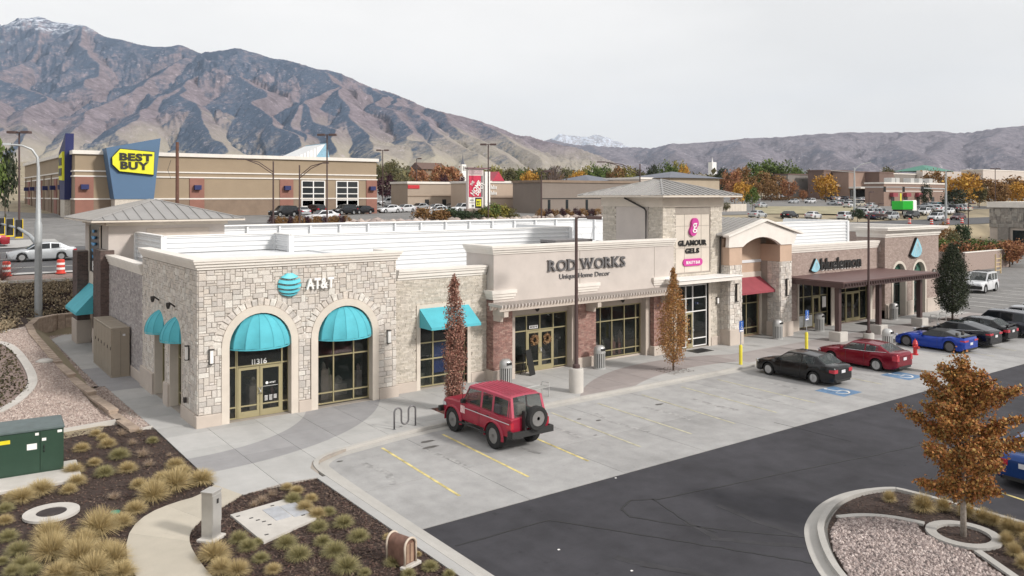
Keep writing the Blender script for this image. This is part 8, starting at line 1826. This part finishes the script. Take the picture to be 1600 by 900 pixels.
# ---- mountains: a real height field built from ridge lines
def noise2(x, y, seed):
    r = np.random.RandomState(seed); G_ = r.uniform(-1, 1, (256, 256)); xi = np.floor(x).astype(int); yi = np.floor(y).astype(int); fx = x - xi; fy = y - yi; fx = fx * fx * (3 - 2 * fx); fy = fy * fy * (3 - 2 * fy)
    g_ = lambda a, b: G_[a & 255, b & 255]; return (g_(xi, yi) * (1 - fx) + g_(xi + 1, yi) * fx) * (1 - fy) + (g_(xi, yi + 1) * (1 - fx) + g_(xi + 1, yi + 1) * fx) * fy
def field(name, label, ridges, px0, px1, npx, d0, d1, nd, k, amp, m, ground, seed, nsc=1 / 420):
    pxs = np.linspace(px0, px1, npx); D = d0 * (d1 / d0) ** np.linspace(0, 1, nd); PX, DD = np.meshgrid(pxs, D); r_ = (PX - 800) / F * DD; X = CX + r_ * SA + DD * CA; Y = CY - r_ * CA + DD * SA
    wx = X + 90 * noise2(X / 500, Y / 500, seed + 5) + 35 * noise2(X / 170, Y / 170, seed + 6); wy = Y + 90 * noise2(X / 500, Y / 500, seed + 7) + 35 * noise2(X / 170, Y / 170, seed + 8)
    H = np.full(X.shape, -1e3); dm = np.full(X.shape, 1e9)
    for rd in ridges:
        kk = rd[0] if isinstance(rd[0], float) else k; pts_ = rd[1:] if isinstance(rd[0], float) else rd
        P = []
        for (px, py, dk) in pts_: x, y, _ = at(px, dk * 1000); P.append((x, y, CZ - (py - HOR) * dk * 1000 / F))
        for a, b in zip(P[:-1], P[1:]):
            ab = np.array([b[0] - a[0], b[1] - a[1]]); t = np.clip(((wx - a[0]) * ab[0] + (wy - a[1]) * ab[1]) / (ab @ ab), 0, 1); dx = wx - (a[0] + t * ab[0]); dy = wy - (a[1] + t * ab[1]); d = np.sqrt(dx * dx + dy * dy)
            h = a[2] + (b[2] - a[2]) * t - kk * d; H = np.maximum(H, h); dm = np.where(h >= H - 1e-6, d, dm)
    gpx = np.gradient(H, axis=1) / np.gradient(r_, axis=1); FA = np.clip(.5 + gpx * .75 + noise2(X / 1300, Y / 1300, seed + 40) * .4 + noise2(X / 230, Y / 230, seed + 41) * .22 + np.clip((H - 430) / 650, -.55, .62) - np.clip((px0 + 0 * X + (PX - px0) - 550) / 900, -.12, .35), 0, 1)  # mask mixes high forest with shade painted into left-facing slopes and valleys
    n = 0; a_ = 1.0; s = nsc
    for o_ in range(7): q_ = 1 - np.abs(noise2(X * s + 13 * o_, Y * s + 7 * o_, seed + o_)); n = n + a_ * (q_ * q_ - .55); a_ *= .6; s *= 2.05
    H = H + amp * n * np.clip(dm / 260, .12, 1.0)
    base = np.array([[ground(x, y) for x, y in zip(rx, ry)] for rx, ry in zip(X, Y)]); H = np.maximum(H, base)
    V = np.stack([X, Y, H], -1).reshape(-1, 3); idx = np.arange(npx * nd).reshape(nd, npx); Fq = np.stack([idx[:-1, :-1], idx[:-1, 1:], idx[1:, 1:], idx[1:, :-1]], -1).reshape(-1, 4)
    me = bpy.data.meshes.new(name); me.vertices.add(len(V)); me.vertices.foreach_set('co', V.ravel()); me.loops.add(Fq.size); me.loops.foreach_set('vertex_index', Fq.ravel()); me.polygons.add(len(Fq)); me.polygons.foreach_set('loop_start', np.arange(0, Fq.size, 4)); me.polygons.foreach_set('loop_total', np.full(len(Fq), 4)); me.update(calc_edges=True); me.shade_smooth(); at_ = me.attributes.new('forest_shade', 'FLOAT', 'POINT'); at_.data.foreach_set('value', FA.ravel()); me.materials.append(m)
    o = bpy.data.objects.new(name, me); COL.objects.link(o); return structure(o)
def mountmat(name, scrub, grass, forest_shade, snow_z=None, town=False, zf=(500, 900), gz=(120, 330)):
    m = bpy.data.materials.new(name); m.use_nodes = True; n = m.node_tree; K = n.links.new; p = n.nodes['Principled BSDF']; p.inputs['Roughness'].default_value = 1; p.inputs['Specular IOR Level'].default_value = 0
    ge = n.nodes.new("ShaderNodeNewGeometry"); sp = n.nodes.new("ShaderNodeSeparateXYZ"); K(ge.outputs['Position'], sp.inputs[0])
    def noise(s, d=6, r=.6):
        q = n.nodes.new("ShaderNodeTexNoise"); q.inputs['Scale'].default_value = s; q.inputs['Detail'].default_value = d; q.inputs['Roughness'].default_value = r; K(ge.outputs['Position'], q.inputs['Vector']); return q.outputs[0]
    def mr(v, a, b, c=0, d=1):
        q = n.nodes.new("ShaderNodeMapRange"); q.inputs[1].default_value = a; q.inputs[2].default_value = b; q.inputs[3].default_value = c; q.inputs[4].default_value = d; K(v, q.inputs[0]); return q.outputs[0]
    def ma(op, a, b):
        q = n.nodes.new("ShaderNodeMath"); q.operation = op; q.use_clamp = False
        for i, v_ in enumerate((a, b)):
            if isinstance(v_, (int, float)): q.inputs[i].default_value = v_
            else: K(v_, q.inputs[i])
        return q.outputs[0]
    def mix(f, a, b):
        q = n.nodes.new("ShaderNodeMixRGB"); K(f, q.inputs[0])
        for i, v_ in ((1, a), (2, b)):
            if isinstance(v_, tuple): q.inputs[i].default_value = (*v_, 1)
            else: K(v_, q.inputs[i])
        return q.outputs[0]
    nb = noise(.0022, 7); nf = noise(.02, 5, .7); nn = n.nodes.new("ShaderNodeSeparateXYZ"); K(ge.outputs['Normal'], nn.inputs[0])
    c = mix(mr(nf, .35, .65), scrub, tuple(v_ * .55 for v_ in scrub))
    c = mix(mr(ma('ADD', sp.outputs[2], ma('MULTIPLY', nb, 500)), gz[0] + 250, gz[1] + 250, 1, 0), c, grass)
    asp = ma('ADD', ma('MULTIPLY', nn.outputs[0], -.85), ma('MULTIPLY', nn.outputs[1], .6))       # the forest colour also paints blue shade onto slopes facing left
    fa = n.nodes.new('ShaderNodeAttribute'); fa.attribute_name = 'forest_shade'
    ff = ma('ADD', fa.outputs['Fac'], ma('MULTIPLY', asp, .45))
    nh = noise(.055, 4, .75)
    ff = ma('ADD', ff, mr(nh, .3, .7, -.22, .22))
    c = mix(mr(ma('ADD', ff, mr(nf, .3, .7, -.3, .3)), .48, .98), c, forest_shade)
    c = mix(mr(noise(.03, 5, .8), .58, .66, 0, .6), c, tuple(min(1, v_ * 1.6 + .06) for v_ in scrub))
    if snow_z:
        sn = ma('MULTIPLY', mr(ma('ADD', sp.outputs[2], ma('MULTIPLY', noise(.006, 6, .7), 900)), snow_z + 450, snow_z + 600), mr(nf, .44, .58))
        c = mix(sn, c, (.62, .66, .74))
    if town: c = mix(ma('MULTIPLY', mr(noise(.03, 2, .9), .67, .70), mr(sp.outputs[2], 150, 320, 1, 0)), c, (.6, .58, .56))
    K(c, p.inputs['Base Color'])
    b = n.nodes.new("ShaderNodeBump"); b.inputs['Strength'].default_value = 1; b.inputs['Distance'].default_value = 16; K(noise(.025, 6, .7), b.inputs['Height']); K(b.outputs[0], p.inputs['Normal']); return m
gnd = lambda x, y: tz(x, min(y, 5000)) - 12
big = [[(-420, 70, 6.2), (-200, 50, 6.2), (-80, 45, 6.1), (0, 34, 6.0), (30, 27, 6.0), (60, 24, 5.9), (100, 33, 5.8), (140, 40, 5.7), (190, 60, 5.6), (215, 66, 5.5), (250, 73, 5.4), (290, 70, 5.3), (330, 82, 5.2), (350, 84, 5.1), (380, 78, 5.0), (400, 80, 4.9), (440, 90, 4.8), (480, 97, 4.7), (530, 112, 4.6), (580, 131, 4.5), (620, 146, 4.4), (680, 166, 4.3), (740, 186, 4.2), (800, 206, 4.1), (850, 221, 4.0), (900, 236, 3.9), (960, 256, 3.8), (1040, 286, 3.7)],
       [(330, 83, 5.2), (300, 95, 4.9), (250, 118, 4.5), (210, 142, 4.1), (170, 175, 3.7), (120, 230, 3.1)], [(330, 83, 5.2), (350, 100, 4.9), (300, 135, 4.2), (255, 165, 3.8), (225, 205, 3.3), (205, 240, 3.0)],
       [(350, 100, 4.9), (385, 118, 4.5), (400, 150, 3.9), (440, 185, 3.5), (455, 225, 3.1)], [(300, 135, 4.2), (330, 160, 3.8), (330, 200, 3.4), (345, 235, 3.0)],
       [(480, 97, 4.7), (520, 130, 4.2), (505, 160, 3.8), (480, 190, 3.5), (450, 240, 3.0)], [(520, 130, 4.2), (560, 155, 3.9), (575, 185, 3.6), (600, 215, 3.3), (610, 250, 2.9)], [(505, 160, 3.8), (520, 190, 3.5), (530, 235, 3.0)],
       [(620, 146, 4.4), (640, 170, 4.0), (690, 200, 3.6), (735, 235, 3.2), (760, 262, 2.8)], [(680, 166, 4.3), (720, 200, 3.8), (780, 232, 3.3), (820, 262, 2.9)], [(580, 131, 4.5), (620, 175, 3.9), (650, 205, 3.5), (680, 245, 3.0)], [(740, 186, 4.2), (800, 218, 3.7), (870, 255, 3.2)],
       [(60, 24, 5.9), (75, 60, 5.4), (50, 95, 4.9), (0, 110, 4.5), (-60, 130, 4.0)], [(140, 40, 5.7), (150, 75, 5.2), (165, 100, 4.8), (140, 130, 4.3)], [(0, 110, 4.4), (55, 145, 3.9), (70, 180, 3.5), (60, 230, 3.0)], [(-60, 130, 4.0), (0, 160, 3.6), (20, 200, 3.2)]]
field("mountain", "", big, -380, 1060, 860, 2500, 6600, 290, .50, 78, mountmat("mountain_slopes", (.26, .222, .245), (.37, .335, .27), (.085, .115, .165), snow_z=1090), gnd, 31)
rr_ = [[(820, 222, 8.2), (860, 217, 8.0), (925, 226, 7.6), (960, 229, 7.4), (1015, 231, 7.2), (1050, 223, 7.0), (1110, 222, 7.0), (1175, 215, 7.0), (1230, 211, 6.9), (1300, 207, 6.8), (1350, 206, 6.8), (1425, 206, 6.7), (1450, 203, 6.7), (1500, 206, 6.6), (1540, 205, 6.5), (1580, 198, 6.4), (1620, 193, 6.4), (1900, 160, 6.3)],
       [(1050, 223, 7.0), (1060, 240, 6.2), (1100, 262, 5.2)], [(1175, 215, 7.0), (1160, 232, 6.0), (1180, 255, 5.0), (1150, 272, 4.4)], [(1300, 207, 6.8), (1280, 225, 6.0), (1320, 245, 5.2), (1380, 268, 4.4)], [(1410, 206, 6.7), (1400, 222, 6.0), (1430, 240, 5.2), (1470, 262, 4.5)], [(1500, 206, 6.6), (1480, 228, 5.7), (1420, 252, 4.9)], [(1580, 198, 6.4), (1540, 218, 5.7), (1570, 238, 5.1), (1640, 262, 4.4)], [(925, 226, 7.6), (960, 245, 6.4), (1000, 268, 5.0)], [(1700, 185, 6.4), (1650, 215, 5.6), (1600, 250, 4.8)]]
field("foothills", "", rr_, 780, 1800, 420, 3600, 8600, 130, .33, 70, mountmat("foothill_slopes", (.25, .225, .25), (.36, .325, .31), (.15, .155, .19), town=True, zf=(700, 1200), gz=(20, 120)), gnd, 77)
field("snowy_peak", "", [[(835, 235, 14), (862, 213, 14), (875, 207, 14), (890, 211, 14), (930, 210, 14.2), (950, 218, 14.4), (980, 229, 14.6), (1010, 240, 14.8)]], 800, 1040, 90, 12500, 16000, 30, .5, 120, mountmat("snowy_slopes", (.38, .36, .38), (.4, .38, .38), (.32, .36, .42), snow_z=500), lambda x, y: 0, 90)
# white temple on the far hillside
X, Y, _ = at(1113, 4400); k = 4400 / F; tp = thing("hillside_temple", "tiny white spired temple on the far hillside", "temple", (X, Y, 0)); zb_ = CZ - (256 - HOR) * k
MB().box(-5 * k, 5 * k, -4 * k, 4 * k, zb_ - 60, zb_ + 2.5 * k).build("hall", M_white, tp); MB().lathe([(1.3 * k, zb_ + 2 * k), (0, zb_ + 11 * k)], 6).build("spire", M_white, tp)
q = random.Random(5); mb = MB()
for i in range(700):
    px = q.choice([q.gauss(1130, 60), q.uniform(980, 1600), q.uniform(1040, 1260)]); D = q.uniform(1500, 3800); X, Y, _ = at(px, D); z = tz(X, min(Y, 5000)); s = q.uniform(4, 9); mb.box(X - s, X + s, Y - s, Y + s, z - 5, z + q.uniform(5, 9))
o = mb.build("far_town", mat("far_town_walls", [(.5, .47, .44), (.3, .27, .26), (.6, .58, .56), (.2, .17, .17), (.4, .33, .28)], .9), recalc=False); tag(o, "scatter of distant houses spread across the valley floor below the hills", "town", None, "stuff")
r = np.random.RandomState(3); P = []
for i in range(2600):
    px = r.uniform(560, 1640); D = r.uniform(450, 2600); X, Y, _ = at(px, D); Z = tz(X, min(Y, 5000)); s = r.uniform(4, 9); P.append(np.array([X, Y, Z + s * .5]) + r.normal(size=(14, 3)) * s * .33)
o = instance("far_woodland", leaves_mesh("far_woodland", np.concatenate(P), 1.9, LM['olive'], 8)); tag(o, "mixed band of distant autumn trees covering the valley floor", "woodland", None, "stuff")

# ---- thin autumn haze in the air
hz = MB().box(-13000, 13500, -2500, 13200, -40, 1900).build("haze", None); tag(hz, None, None, None, "stuff")
hm_ = bpy.data.materials.new("haze_air"); hm_.use_nodes = True; n = hm_.node_tree; n.nodes.clear(); o_ = n.nodes.new("ShaderNodeOutputMaterial"); v_ = n.nodes.new("ShaderNodeVolumePrincipled"); v_.inputs['Density'].default_value = 3.2e-5; v_.inputs['Color'].default_value = (.66, .80, 1, 1); n.links.new(v_.outputs[0], o_.inputs['Volume']); hz.data.materials.append(hm_)
flush_text()
